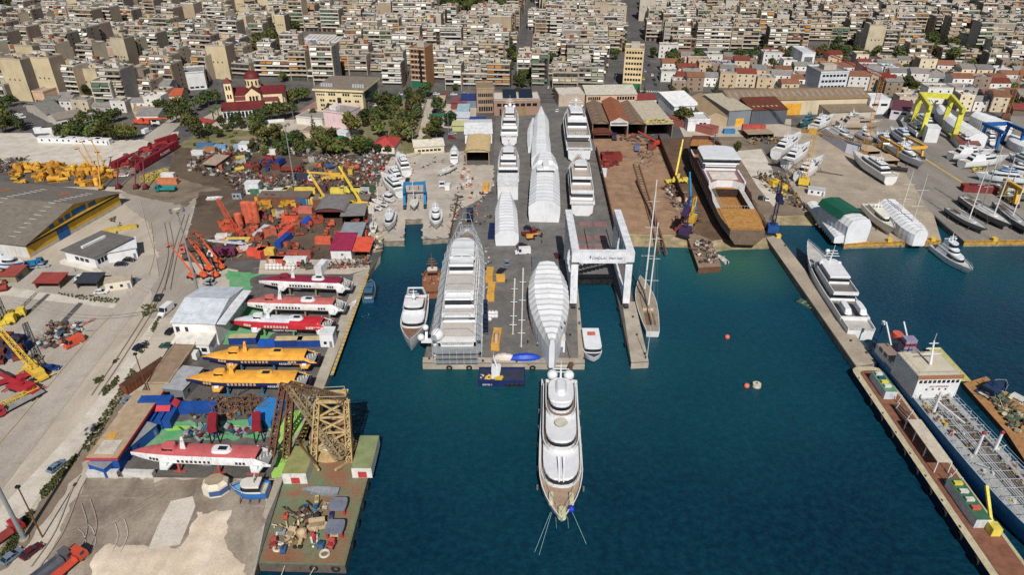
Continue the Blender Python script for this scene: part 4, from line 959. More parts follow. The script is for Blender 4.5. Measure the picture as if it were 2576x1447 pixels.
for k,(s,sp)in enumerate(zip(tall,specs)):
 _,p,w,d,u0,v0=s
 if v0>450:v0-=500
 rz=ROT+CR.uniform(-.04,.04)+(-.13 if u0<640 else 0)
 if CR.random()<.04:tree(0,0,CR.uniform(.9,1.4),'round',None,'dark street tree between blocks',xy=(p.x+w/2,p.y+4));tree(0,0,CR.uniform(.8,1.2),'round',None,'dark street tree between blocks',xy=(p.x+2,p.y+8));continue
 if k<300 and CR.random()<.3:
  c_=p-EY*3+EX*CR.uniform(0,w);tree(0,0,CR.uniform(.6,1.0),'round',None,'street tree standing before the facades',xy=(c_.x,c_.y),name='street_tree')
 if CR.random()<.22:
  c_=p+EY*(d+2.5)+EX*CR.uniform(0,w);tree(0,0,CR.uniform(.7,1.25),'round',None,'dark courtyard tree between blocks',xy=(c_.x,c_.y),name='courtyard_tree')
 if k<300:apartment(p,rz,w,d,sp,1 if k<90 else 0)
 else:
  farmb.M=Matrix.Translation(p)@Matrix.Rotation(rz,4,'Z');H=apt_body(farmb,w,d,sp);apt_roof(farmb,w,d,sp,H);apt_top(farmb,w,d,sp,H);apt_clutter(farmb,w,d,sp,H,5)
  if not sp['blind']:
   for f in range(1,sp['floors']):
    apt_balcony(farmb,w,d,sp,f)
    for a in apt_awnings(w,d,sp,f):farmb.add(a.v,a.f,a.c)
solo(farmb,'far_apartment_buildings','dense mass of distant cream apartment blocks up to the top edge','town','wall',kind='stuff')
for k,(_,p,w,d,u0,v0)in enumerate(low[:300]):
 if CR.random()<.14:tree(0,0,CR.uniform(.6,1.2),'round',None,'green garden tree among low houses',xy=(p.x+w/2,p.y+4));continue
 house(p,ROT+CR.uniform(-.08,.08),w,d,CR.choice([1,1,2,2,3]),CR)
 # streets and landmarks along the shore road
zone('road','street',[(930,232),(1100,233),(1480,236),(1660,244),(1665,252),(1480,247),(1100,246),(930,246)])
zone('road','street',[(1600,255),(1660,255),(1640,170),(1610,60),(1598,0),(1572,0),(1590,90),(1608,180)])
zone('road','street',[(1296,170),(1314,170),(1340,0),(1328,0)])
zone('road','street',[(430,285),(560,240),(570,180),(545,180),(500,220),(300,262),(-100,258),(-100,246),(60,250),(0,262),(90,345),(125,338),(110,300),(60,268),(300,272)])
zone('road','road',[(355,350),(440,290),(470,280),(480,290),(420,345),(400,365)])
zone('road','concrete',[(1040,385),(1062,385),(1095,250),(1075,250)])
zone('park','park',[(930,250),(1075,250),(1040,390),(640,388),(440,370),(560,300),(640,300),(760,330),(900,340)])
zone('plaza','plaza',[(1003,262),(1040,262),(1045,282),(1020,290),(996,280)]);zone('plaza','plaza',[(745,285),(800,250),(800,300),(770,305)])
zone('pavement','concrete',[(650,305),(760,300),(905,330),(900,350),(760,340),(660,335)]);zone('pavement','concrete',[(505,300),(560,268),(563,300),(640,315),(640,330),(480,318)])
zone('road','concrete',[(1100,262),(1200,262),(1195,330),(1100,320)])
zone('road','city',[(1480,247),(1660,252),(1760,250),(2180,262),(2260,290),(1480,262)])
zone('pavement','concrete',[(1700,300),(1990,300),(1990,345),(1720,345)])
# zebra stripes where the dark street meets the shore road
zb=MB()
for i in range(9):a=g(1612+5.5*i,229+i*.3);zb.box(a.x-.4,a.x+.4,a.y-2.2,a.y+2.2,.2,.21,(.5,.5,.5))
o_=zb.build('road_marking',G['markw']);o_['kind']='structure'
# council building
t,w=shed('council_building','four storey cream council building with broad brown flat roof',(800,283),(917,288),30,14.5,0,'flat','y',S(222,204,160),S(140,124,108),'public building',wins=[(.02,.2,10.5,11.4,4),(.27,.43,10.6,12,3),(.57,.73,10.6,12,3),(.8,.98,10.5,11.4,4),(.08,.18,7,8.4,2),(.27,.42,7,8.2,2),(.6,.75,7,8.2,2),(.82,.92,7,8.4,2),(.08,.18,4,5.4,2),(.3,.42,4,5.2,2),(.6,.75,4,5.2,2),(.82,.92,4,5.4,2),(.08,.14,1.2,2.6,1),(.84,.92,1.2,2.6,2)],over=3.5)
m=MB()
for x in(.22,.44,.55,.76):m.box(w*x,w*x+.5,-.35,-.031,.1,13.4,S(236,218,168))
m.build('pilaster','wall',t);m=MB();m.box(-1.2,w+1.2,-1.2,31,13.4,14.49,S(232,214,164));m.build('cornice','wall',t)
m=MB();m.box(w*.46,w*.54,-.2,-.032,1,9.6,GLASS);m.build('stair_window','glass',t)
m=MB();m.box(w+.01,w+.15,4,27,1,13,S(52,66,70));m.build('glass_side','glass',t)
for x,n in((.08,5),(.75,5)):
 for i in range(n):m=MB();m.box(w*x+i*1.5,w*x+i*1.5+1.2,4,5.4,14.76,16.6,S(196,198,198));m.build('roof_unit','metal',t)
 # pink house and neighbours
t,w=shed('pink_house','pale pink two storey house with a flat grey roof terrace',(818,318),(872,326),15,8.5,.8,'flat','y',S(226,196,198),S(160,152,146),'house',wins=[(.1,.5,1.2,2.6,2,'r')]);m=MB();m.box(w*.1,w*.4,4,8,8.76,11,S(224,214,212));m.build('penthouse','wall',t)
shed('low_white_building','long low white building with grey concrete roof beside the pink house',(747,312),(812,318),14,4,.5,'flat','y',S(222,216,206),S(160,152,142),'building')
shed('garden_wall','low white garden wall along the church road',(665,310),(716,306),.5,1.5,0,'flat','y',WHITE,WHITE,'wall',over=.1)
shed('flat_roofed_store','low store with patched brown flat roof beneath the pink house',(758,346),(838,352),10,3.2,.3,'flat','y',S(206,190,168),S(158,132,108),'building')
shed('green_door_hut','small white hut with a green door under the trees',(843,350),(872,352),7,3.4,0,'flat','y',WHITE,WHITE,'hut',doors=[(.1,.8,0,2.4,S(30,124,84))])
t,w=shed('red_roofed_house','white house with large bright red hipped roof and chimney',(938,386),(993,388),14,4,3,'hip','y',S(226,218,206),S(186,62,58),'house',wins=[(.2,.9,1.2,2.4,3)]);m=MB();m.box(w*.5,w*.5+1,6,7,4.5,9,S(110,60,56));m.build('chimney','paint',t)
shed('kiosk_house','small white guard house with red tiled roof',(494,318),(533,325),6,3.2,1,'gable','x',S(228,216,204),S(166,60,54),'house',wins=[(.1,.9,1.2,2.2,2)])
# church
def church():
 a,L,rz=along(563,298,724,288);t=thing('domed_church','cream church with dark red roofs, central dome and bell tower','church',a,rz);RR,CC=S(112,34,36),S(238,214,166)
 m=MB();m.box(5,L*.93,12,26,0,10,CC);m.prism(plan(L*.8,L*.98,12,6),0,10,CC);m.v=[(x,y+(19 if i>=8 else 0),z)for i,(x,y,z)in enumerate(m.v)];m.box(L*.36,L*.6,8,30,0,11,CC);m.add([(L*.36,8,11),(L*.6,8,11),(L*.48,8,14.5)],[(0,1,2)],CC);m.box(L*.2,L*.36,9,12,0,8,CC);m.box(L*.62,L*.86,9,12,0,6.5,CC);m.build('wall','wall',t)
 r=MB()
 def gx(x0,x1,y0,y1,h,rh):r.add([(x0,y0,h),(x1,y0,h),(x1,(y0+y1)/2,h+rh),(x0,(y0+y1)/2,h+rh),(x1,y1,h),(x0,y1,h)],[(0,1,2,3),(3,2,4,5),(0,3,5),(1,4,2)],RR)
 gx(4.5,L*.37,11.5,26.5,10.05,3.2);gx(L*.59,L*.98,11.5,26.5,10.05,3.2);gx(L*.19,L*.37,8.5,12,8.05,1.8);gx(L*.61,L*.87,8.5,12,6.55,2)
 r.add([(L*.345,7.5,11),(L*.48,7.5,15),(L*.48,30,15),(L*.345,30,11),(L*.615,7.5,11),(L*.615,30,11)],[(0,1,2,3),(1,4,5,2)],RR);r.build('roof','paint',t)
 d=MB();d.tube((L*.48,19,13),(L*.48,19,18.5),4.4,4.4,CC,16);do=d.build('dome_drum','wall',t);d=MB();d.ball((L*.48,19,18.5),4.7,RR,18,10,.85,0);d.bar((L*.48,19,22),(L*.48,19,25),.2,S(220,190,80));d.build('dome','paint',do)
 for i in range(12):a_=2*pi*i/12;m=MB();m.obox((L*.48+4.4*cos(a_),19+4.4*sin(a_),14.6),.12,.9,2.6,a_,GLASS);m.build('window','glass',do)
 for bx in(2,):
  b=MB();b.box(bx,bx+4.2,9,13.2,0,18,CC);bo=b.build('bell_tower','wall',t);b=MB();b.prism([(bx-.3,8.7),(bx+4.5,8.7),(bx+4.5,13.5),(bx-.3,13.5)],18.02,21,RR,None,.05);b.build('tower_roof','paint',bo)
  for z in(4,9,14):
   for x in(bx+.9,bx+2.4):m=MB();m.box(x,x+.9,8.94,9,z,z+2.4,GLASS);m.build('window','glass',bo)
 for x in(.42,.47,.52):m=MB();m.box(L*x,L*x+1.2,7.94,8,5,10,GLASS);m.build('window','glass',t)
 for x in(.22,.27,.32,.65,.71,.77,.83):m=MB();m.box(L*x,L*x+.9,8.94,9,3,5,GLASS);m.build('window','glass',t)
 g_=MB();n=11
 for i in range(n+1):x=L*.62*i/n;g_.box(x-.3,x+.3,0,.6,0,3.6,WHITE)
 g_.box(-.3,L*.62+.3,0,.6,3.6,4.6,WHITE);g_.box(0,L*.62,6,6.5,0,4.6,WHITE);go=g_.build('arcade','wall',t)
 r=MB();r.add([(-.8,-.8,4.62),(L*.62+.8,-.8,4.62),(L*.62+.8,8,7.4),(-.8,8,7.4),(-.8,8,4.62),(L*.62+.8,8,4.62)],[(0,1,2,3),(0,3,4),(1,5,2)],RR);r.build('arcade_roof','paint',go)
church()
# supermarket with its roof sign
t,w=shed('supermarket','low supermarket with grey sawtooth roof and long red and white roof sign',(737,130),(845,133),38,6,1,'flat','y',S(190,180,166),S(176,172,166),'shop')
for i in range(9):m=MB();m.add([(w*.1*i+3,5,6.3),(w*.1*i+6,5,6.3),(w*.1*i+6,33,7.9),(w*.1*i+3,33,7.9)],[(0,1,2,3)],S(206,204,196));m.build('roof_light','paint',t)
m=MB();m.box(0,w*.62,-1.2,-.8,6.5,11.0,S(226,222,222));sg=m.build('sign_board','paint',t);m=MB();m.box(w*.44,w*.6,-1.24,-1.201,7.6,9.8,S(70,130,190));m.build('sign_panel','paint',sg)
TEXTS=[]
def text(s,parent,loc,size,col,rot=(pi/2,0,0),name='lettering',ext=.02,align='LEFT',sx=1):
 c=bpy.data.curves.new(name,'FONT');c.body=s;c.size=size;c.extrude=ext;c.align_x=align;c.resolution_u=2
 o=bpy.data.objects.new(name,c);COL.objects.link(o);o.parent=parent;o.location=loc;o.rotation_euler=rot;o.scale=(sx,1,1)
 k='text_'+'_'.join(f'{x:.2f}' for x in col)
 if k not in M:
  m,n,b,N,L=nodes('letter_paint');b.inputs['Base Color'].default_value=(*col,1);b.inputs['Roughness'].default_value=.6;M[k]=m
 c.materials.append(M[k]);TEXTS.append(o);return o
text('ΚΡΗΤΙΚΟΣ',sg,(4.2,-1.26,7.4),3.6,S(160,30,50),sx=.95);m=MB();m.torus((2.2,-1.27,8.7),1.1,.28,S(176,30,44),'Y',16,6);m.build('sign_emblem','paint',sg)
# office towers
def tower(name,label,A,B,d,fl,wall,strip,fh=3.5,base=None,baseh=4,roof=S(150,140,128),grid=None,cat='office building'):
 t,w=shed(name,label,A,B,d,baseh+fl*fh,1,'flat','y',wall,roof,cat,over=.2,wins=[(.06,.94,baseh+f*fh+1.2,baseh+f*fh+2.7,strip)for f in range(fl)])
 if base:m=MB();m.box(.2,w-.2,-.08,.02,.1,baseh-.4,base);m.build('shopfront','paint',t)
 m=MB();m.box(w*.3,w*.75,d*.4,d*.75,baseh+fl*fh+.26,baseh+fl*fh+3.4,S(180,170,156));m.build('penthouse','wall',t)
 if grid:
  for f in range(fl+1):m=MB();m.box(0,w,-.1,-.031,baseh+f*fh,baseh+f*fh+.35,grid);m.build('facade_band','wall',t)
  m=MB();m.box(w*.6,w*.75,-.16,-.032,1,baseh+fl*fh-.5,GLASS);m.build('stair_window','glass',t)
 return t
tower('office_block','tall cream office block with six strips of windows and green shopfront',(1565,222),(1612,224),16,6,S(226,200,150),6,3.5,S(24,120,70))
tower('office_block','slim orange brown office tower with white grid and green base',(1036,220),(1074,223),14,6,S(158,112,72),4,3.4,S(24,110,80),5,grid=S(232,228,220))
tower('glass_office','white office with a large dark glass grid front',(2056,228),(2126,226),20,3,S(206,210,214),7,3.6,None,.5)
t,w=shed('cube_house','white cube house with a framed grey front behind the office',(2010,180),(2042,180),22,13,.5,'flat','y',WHITE,S(206,206,206),'house');m=MB();m.box(w*.2,w*.85,-.06,.01,.2,10.5,S(110,112,116));m.build('facade_panel','paint',t);m=MB();m.box(w*.35,w*.65,-.1,-.061,6.5,7.8,GLASS);m.build('window','glass',t)
# brick apartment tower far up, railway band at the top edge
p=g(1052,50);sp=apt_spec(CR,9);sp.update(wn='brick orange',wc=S(150,104,70),blind=False,an='white',style=.9);apartment(p,ROT,20,14,sp,1)
t,w=shed('railway_wall','long dull red retaining wall along the railway at the top edge',(1105,30),(1285,22),1.5,5,0,'flat','y',S(140,92,84),S(190,176,156),'wall')
shed('station_platform','long pale station platform roof behind the dull red wall',(1120,14),(1300,6),14,5,0,'flat','y',S(150,120,110),S(186,172,150),'platform')
# waterfront row between park and pier
t,w=shed('concrete_frame_building','bare tan concrete building with long window strips beside the pier head',(1200,284),(1244,283),16,14,.8,'flat','y',S(166,140,116),S(150,128,92),'building',wins=[(.08,.92,9.6,11.6,8),(.08,.92,5.6,7.8,8),(.1,.9,1,3.8,6)])
t,w=shed('boatbuilder_hall','brown hall with two dark solar roofs behind the pier',(1243,291),(1358,289),16,9,.6,'flat','y',S(160,128,108),S(214,206,194),'hall',wins=[(.05,.95,5.4,7.2,7)],doors=[(.12,.16,0,4,DARK),(.3,.4,0,5,S(150,130,80)),(.62,.7,0,5,S(150,130,80))])
for x in(.2,.55):m=MB();m.add([(w*x,3,9.8),(w*x+w*.3,3,9.8),(w*x+w*.3,12,12.5),(w*x,12,12.5),(w*x,12,9.8),(w*x+w*.3,12,9.8)],[(0,1,2,3),(0,3,4),(1,5,2)],S(34,42,56));m.build('solar_roof','glass',t)
shed('sail_loft','white flat roofed loft behind the aft yacht on the pier',(1405,268),(1470,266),16,7,.4,'flat','y',S(186,170,150),S(214,204,190),'workshop')
for A,B,d,h,wl,rc,lb in[((1150,300),(1178,300),16,4,S(200,180,160),S(160,190,200),'pale blue sheet roof'),((1135,276),(1172,276),10,4,S(130,70,70),S(140,74,80),'dull maroon roof'),((1160,272),(1198,272),12,5,S(120,130,150),S(46,60,120),'dark blue roof'),((1098,270),(1118,270),10,4,S(200,176,140),S(196,170,130),'tan roof'),((1145,312),(1180,312),10,3.5,OFFW,S(206,210,220),'whitish sheet roof'),((1138,330),(1178,330),8,3,S(190,190,130),S(196,196,140),'yellow green roof')]:
 shed('yard_shed',f'small open yard shed with {lb}',A,B,d,h,.6,'mono','y',wl,rc,'shed')
shed('yard_fence','green mesh fence along the yard sheds',(1080,296),(1182,292),.2,2.2,0,'flat','y',S(44,104,80),S(44,104,80),'fence',over=0)
for(u,v,c,l)in[(1190,318,NAVY,'navy blue'),(1214,319,NAVY,'navy blue'),(1200,306,S(40,70,140),'blue')]:container('shipping_container',f'{l} container behind the white marquee',u,v,2,c,10,2.8)
t,w=shed('marquee','large white marquee with a ridged fabric roof',(1170,361),(1238,360),26,5,2.2,'gable','x',S(232,230,226),WHITE,'marquee',wallmat='wrap')
shed('canopy_shelter','open fronted shelter with curved tan fabric roof',(1172,415),(1231,415),24,6.5,1.6,'arch','y',S(196,176,140),S(214,184,128),'shelter',open_front=True)
shed('boathouse','long low cream boathouse with pale sheet roof',(1043,388),(1118,383),13,3.6,1.6,'gable','x',S(226,212,184),S(220,210,190),'boathouse',wins=[(.1,.9,1.1,2.2,6)],doors=[(.15,.2,0,2.2,S(120,80,60))])
# hall row behind the slipways
shed('workshop_annex','long peach annex with pale lean-to roof behind the workshops',(1474,270),(1600,268),16,7.5,2,'mono','y',S(216,178,148),S(206,198,180),'workshop',wins=[(.03,.28,4.4,6.4,6),(.6,.96,4.4,6.4,7)])
for(A,B,h,rh,rc,fc,l,li)in[((1489,346),(1532,346),7.6,2,S(132,108,86),S(140,116,96),'brown workshop bay with skylight strips, brick pillar side',7),((1532.5,348),(1577,348),9.4,2.4,S(160,92,52),S(206,196,190),'rust orange workshop bay with white gable',0),((1577.5,347),(1622,347),7.6,2,S(132,108,86),S(140,116,96),'brown workshop bay with skylight strips, beside the pale roof',7)]:
 t,w=shed('slipway_workshop',l,A,B,40,h,rh,'gable','y',S(150,130,112),rc,'workshop',open_front=True,lights=li,fcol=fc,group='slipway workshop bays')
 if li==0:m=MB();m.box(0,w,-.05,.25,h-2.4,h-.02,S(222,220,216));m.build('gable_board','paint',t);m=MB();m.box(w*.05,w*.95,-.09,-.051,h-1.7,h-.7,S(110,112,112));m.build('window','glass',t)
t,w=shed('slipway_workshop','pale flat workshop roof with yellow foam sheets on its edge',(1623,348),(1690,346),40,7.6,1.5,'mono','y',S(150,132,116),S(196,182,158),'workshop',open_front=True,group='slipway workshop bays')
for i in range(14):m=MB();m.obox((w*(.1+.06*i),2+(i*7%5),8.1+.12*(i%3)),5,1.2,.3,.2+.1*(i%4),S(214,196,110));m.build('foam_sheet','paint',t)
shed('rusty_lean_to','low curved rust brown lean-to before the first workshop bay',(1492,354),(1541,354),11,3.2,1.4,'arch','y',S(110,70,56),S(116,64,52),'shed',open_front=True)
shed('white_hall','glaring white hall with a plain white sheet roof',(1694,294),(1757,290),24,6,2.5,'mono','y',WHITE,S(240,240,238),'hall')
shed('boat_roofed_hut','low white hut with red tiled lean-to by the crossing',(1598,268),(1650,266),10,4,1,'mono','y',OFFW,S(150,56,50),'hut')
t,w=shed('yard_office','white two storey yard office with railed flat roof',(1728,331),(1783,330),13,6,.8,'flat','y',WHITE,S(206,206,204),'office',wins=[(.5,.85,3.9,5,2),(.5,.9,1,2.2,2)])
t,w=shed('long_warehouse','very long beige warehouse with brown roof, skylight patches and yellow door',(1832,293),(2181,284),26,9,3,'gable','x',S(206,190,158),S(150,124,92),'warehouse',doors=[(.39,.51,0,7,S(230,168,20))],lights=22,sk=S(150,150,156))
shed('tan_gabled_shed','tan gabled shed roof running down to the yard',(1768,318),(1828,318),40,5.5,3,'gable','y',S(176,156,126),S(170,144,106),'shed')
shed('grey_hall','grey sheet hall with a small square yellow door',(1829,319),(1884,315),32,9,1.2,'mono','y',S(122,130,138),S(190,178,152),'hall',doors=[(.35,.72,0,4.4,S(232,172,10))])
t,w=shed('rust_roofed_hall','dark hall with a rusty red roof and pale skylights',(1886,315),(1974,312),18,8.5,2.5,'mono','y',S(90,96,104),S(112,58,38),'hall');
for i in range(6):m=MB();m.box(w*(.1+.13*i),w*(.1+.13*i)+1.2,4,8,9.35,9.5,S(190,176,150));m.build('skylight','paint',t)
shed('low_workshop','low grey brown lean-to before the long warehouse',(2084,303),(2197,299),14,4.5,1.5,'mono','y',S(196,186,170),S(140,122,100),'workshop')
t,w=shed('white_block','plain white block with two dark windows at the warehouse end',(2181,288),(2231,288),12,9,.4,'flat','y',WHITE,WHITE,'building',wins=[(.08,.95,5.2,6.6,2)])
shed('gatehouse','white gatehouse with maroon roof beside the yellow boat hoist',(2236,300),(2282,306),20,6,1,'mono','y',S(206,200,206),S(110,60,70),'office',wins=[(.1,.9,3.6,4.8,2)])
for i,(u,v,c,z_,l)in enumerate([(1893,337,S(176,70,60),0,'lower'),(1893,337,S(188,76,64),2.6,'upper')]):container('shipping_container',f'long faded red container, {l} of the stack by the grey hall',u,v,-3,c,12.2,2.6,z=.03,loc=(*g(u,v)[:2],.03+z_))
container('shipping_container','short blue container before the grey hall',1833,336,0,S(60,130,180),6)
shed('brick_wall_shed','long pinkish brick lean-to along the ferry slip',(1790,342),(1806,336),30,4,0,'flat','y',S(160,96,84),S(150,84,76),'shed')
shed('tan_canopy','low tan canopy roof on dark legs',(1880,352),(1945,350),8,3,0,'flat','y',S(60,50,44),S(170,150,122),'canopy',open_front=True)
# houses and sheds at the far left
for nm,lb,A,B,d,h,rf,rh,wl,rc,ct in[('peach_house','two storey peach house by the parking street',(90,260),(118,262),12,7,'flat',.8,S(216,176,140),S(170,160,150),'house'),('grey_shed','grey pitched shed beside the peach house',(113,272),(146,271),16,4,'gable',1.5,S(60,80,130),S(120,118,114),'shed'),('yellow_shop','yellow fronted shop with grey roof',(143,269),(173,267),14,4.5,'mono',1,S(226,170,30),S(150,148,142),'shop'),('grey_shed','large grey pitched shed above the row of trees',(124,308),(172,298),34,4.5,'gable',3,S(190,180,168),S(128,124,118),'shed'),('grey_shed','brown-grey shed behind the tree row',(148,320),(218,306),16,4,'gable',2,S(206,200,190),S(146,134,122),'shed'),('brick_house','cream house with bright orange roof and blue end wall',(412,268),(462,266),16,6.5,'gable',2.5,S(222,190,150),S(186,88,52),'house'),('blue_roofed_shed','shed with a blue sheet roof beside the orange roof',(388,268),(411,268),14,6,'mono',1.5,S(206,160,120),S(60,96,150),'shed'),('white_shop_block','white three storey shop block with long grey awnings',(474,228),(522,224),18,11,'flat',.8,S(214,214,212),S(150,148,146),'shop'),('tan_shed','tan flat shed roof behind the orange crane',(340,296),(402,290),16,4,'flat',.3,S(190,168,140),S(176,150,120),'shed'),('grey_workshop','grey roofed workshop with white side wall',(348,312),(402,312),16,5,'gable',2,S(220,216,208),S(140,136,130),'workshop'),('white_store','low white store with grey sheet roof by the street',(372,286),(430,280),12,4,'mono',1,S(226,222,214),S(160,156,148),'store'),('orange_shop','small shop with an orange awning between blocks',(316,262),(346,260),10,6,'flat',.5,S(206,140,60),S(160,150,140),'shop'),('terracotta_house','low terracotta house at the street bend',(342,284),(378,280),12,5,'flat',.5,S(196,148,116),S(160,140,124),'house')]:
 shed(nm,lb,A,B,d,h,rh,rf,'x',wl,rc,ct,wins=[(.1,.9,1.2,2.4,3)])
for(uA,vA,w,d,fl,wn,wc,an)in[(272,272,13,16,7,'white',S(206,204,198),'white'),(245,276,12,14,5,'cream',S(222,212,190),'green'),(100,218,12,20,6,'dark teal',S(56,80,88),'white'),(70,222,12,18,6,'cream',S(220,208,188),'beige'),(197,222,14,16,5,'white',S(224,224,222),'white'),(790,216,15,16,8,'cream',S(224,212,184),'green'),(718,170,11,12,5,'white',S(226,224,220),'grey'),(535,168,14,16,6,'peach',S(214,170,126),'beige')]:
 sp=apt_spec(CR,fl);sp.update(wn=wn,wc=wc,an=an,ac=dict(ACOL)[an],blind=False,side=S(140,134,130));apartment(g(uA,vA),ROT,w,d,sp,1)
for i,(u,v,L)in enumerate([(135,357,15),(175,358,8),(222,360,15),(262,362,8)]):cabin('site_cabin','long flat white site cabin on the pale apron' if L>10 else 'short flat white site cabin on the pale apron',u,v,-3,L,3,2.8,WHITE,WHITE,wins=int(L/4),group='white site cabins')
for u,v in((112,334),(131,333)):container('box_trailer','white box trailer parked by the street end',u,v,12,WHITE,9,3.2,cat='trailer')
mobile_crane('orange mobile crane with lowered boom behind the trees',358,312,-8,ORANGE,14,4,0)
# vegetation
TL=[(160,352,1.2,'round'),(178,353,1.25,'round'),(198,351,1.3,'round'),(215,352,1.2,'round'),(236,356,1.2,'round'),(255,355,1.3,'round'),(275,354,1.2,'round'),(296,354,1.3,'round'),(318,354,1.2,'round'),(338,353,1.0,'round'),(215,318,1.2,'round'),(240,315,1.2,'round'),(262,312,1.1,'round'),(285,310,1.0,'round'),(300,305,.9,'round'),(5,290,1.1,'round'),(22,318,1.2,'round'),(40,325,1.2,'round'),(55,332,1.1,'round'),(10,335,1.3,'round'),(24,270,1.0,'round'),(-10,320,1.3,'round'),(455,292,1.3,'round'),(475,298,1.2,'round'),(448,310,1.1,'round'),(505,272,1.0,'round'),(525,265,1.0,'round'),(545,262,1.0,'round'),(410,292,1.1,'round'),(420,298,1.0,'round'),(478,335,1.2,'pine'),(492,345,1.2,'pine'),(508,352,1.0,'pine'),(530,340,.8,'round'),(548,348,.8,'round'),(585,325,1.2,'cypress'),(610,325,1.2,'cypress'),(598,318,.9,'round'),(650,312,1.1,'round'),(668,308,1.2,'round'),(685,305,1.2,'round'),(702,302,1.3,'round'),(720,298,1.3,'round'),(738,294,1.2,'round'),(735,262,1.2,'round'),(752,258,1.3,'round'),(770,255,1.2,'round'),(640,322,.9,'round'),(660,318,1.0,'round'),(790,300,.8,'pine'),(830,288,.7,'pine'),(650,368,1.3,'pine'),(668,372,1.4,'pine'),(688,370,1.4,'pine'),(707,366,1.2,'pine'),(732,372,1.1,'round'),(752,372,1.1,'round'),(793,352,1.35,'cypress'),(812,378,1.4,'pine'),(830,388,1.4,'pine'),(846,382,1.3,'pine'),(822,395,1.3,'pine'),(856,395,1.2,'round'),(885,348,1.5,'pine'),(905,390,1.2,'round'),(922,388,1.1,'round'),(952,390,.8,'round'),(978,388,.6,'round'),(944,262,1.2,'round'),(965,285,1.4,'round'),(982,288,1.4,'round'),(972,262,1.1,'round'),(1000,270,1.0,'round'),(1028,285,1.3,'cypress'),(1030,250,1.1,'round'),(1052,285,1.2,'pine'),(1058,262,1.2,'round'),(1072,245,1.1,'round'),(1048,272,1.2,'round'),(925,320,1.2,'round'),(945,310,1.2,'round'),(960,305,1.1,'pine'),(940,330,1.1,'pine'),(955,345,1.0,'pine'),(995,312,1.3,'pine'),(1012,318,1.3,'pine'),(1030,308,1.2,'pine'),(1005,335,1.4,'pine'),(1025,340,1.4,'pine'),(1040,322,1.2,'pine'),(1010,355,1.4,'pine'),(1030,360,1.3,'pine'),(990,345,1.1,'pine'),(1048,300,1.1,'pine'),(998,362,1.1,'pine'),(1082,352,1.2,'pine'),(1098,350,1.2,'pine'),(1088,332,1.1,'pine'),(1104,328,.9,'pine'),(1100,286,1.1,'round'),(1135,318,1.0,'round'),(1075,372,.9,'pine'),(962,372,.6,'round'),(870,368,.7,'round'),(780,382,.8,'round'),(640,385,1.0,'pine'),(700,385,.9,'round'),(668,392,.8,'round'),(715,392,.8,'round'),(755,390,1.0,'round'),(560,322,.8,'round'),(575,334,.7,'round'),(1725,318,1.3,'round'),(1712,310,1.1,'round'),(1855,382,.8,'round'),(1722,245,.9,'round'),(1690,238,.8,'round'),(1620,238,.7,'cypress'),(1605,238,.7,'cypress'),(1800,233,.9,'cypress'),(1735,200,1.0,'round'),(1710,180,1.2,'round'),(1790,165,1.0,'round'),(1740,165,1.1,'round'),(1760,160,1.0,'round'),(1680,165,.8,'round'),(1425,168,1.1,'round'),(1450,165,1.2,'round'),(1470,170,1.0,'round'),(1430,180,1.0,'round'),(1395,240,.7,'round'),(1305,238,.7,'round'),(1320,200,.9,'round'),(1850,160,1.2,'round'),(1870,158,1.2,'round'),(1885,165,1.0,'round'),(1900,160,1.0,'round'),(2060,150,1.3,'round'),(2080,155,1.3,'round'),(2100,150,1.3,'round'),(2118,148,1.2,'round'),(2070,138,1.2,'round'),(2095,136,1.2,'round'),(2130,140,1.0,'round'),(1955,150,1.1,'round'),(1980,155,1.0,'round'),(2155,145,1.1,'round'),(2175,148,1.0,'round'),(2300,130,1.4,'round'),(2320,138,1.4,'round'),(2340,145,1.4,'round'),(2360,150,1.3,'round'),(2310,110,1.3,'round'),(2330,118,1.3,'round'),(2380,100,1.4,'round'),(2400,110,1.4,'round'),(2395,130,1.3,'round'),(2270,232,1.2,'round'),(2290,235,1.2,'round'),(2280,225,1.1,'round'),(2540,190,1.2,'round'),(2560,185,1.2,'round'),(2425,145,1.2,'round'),(2450,150,1.2,'round'),(2500,160,1.1,'round'),(645,142,1.5,'pine'),(662,140,1.6,'pine'),(680,142,1.6,'pine'),(700,144,1.4,'pine'),(655,128,1.5,'pine'),(672,125,1.5,'pine'),(690,128,1.4,'pine'),(712,130,1.2,'round'),(560,150,1.2,'round'),(575,155,1.2,'round'),(590,150,1.1,'round'),(510,128,1.2,'round'),(525,132,1.2,'round'),(840,150,1.1,'round'),(860,160,1.2,'round'),(850,185,1.2,'cypress'),(855,190,1.1,'round'),(870,150,1.0,'round'),(985,140,1.0,'round'),(1000,145,1.1,'round'),(760,65,1.2,'round'),(745,80,1.1,'round'),(730,55,1.2,'round'),(715,48,1.2,'round')]
rr=random.Random(21)
for i in range(44):TL.append((rr.uniform(1095,1275),rr.uniform(8,62),rr.uniform(1.2,1.7),'round'))
for i in range(26):TL.append((rr.uniform(-20,125),rr.uniform(4,75),rr.uniform(1.2,1.8),'round'))
for i in range(12):TL.append((rr.uniform(1150,1290),rr.uniform(60,100),rr.uniform(1.0,1.4),'round'))
for i in range(12):TL.append((rr.uniform(1275,1300),rr.uniform(100,180),rr.uniform(.9,1.2),'round'))
for i in range(22):TL.append((rr.uniform(2250,2420),rr.uniform(95,165),rr.uniform(1.0,1.5),'round'))
for i in range(14):TL.append((rr.uniform(1640,1960),rr.uniform(138,160),rr.uniform(.9,1.2),'round'))
for i in range(14):TL.append((rr.uniform(450,600),rr.uniform(120,160),rr.uniform(1.0,1.5),'round'))
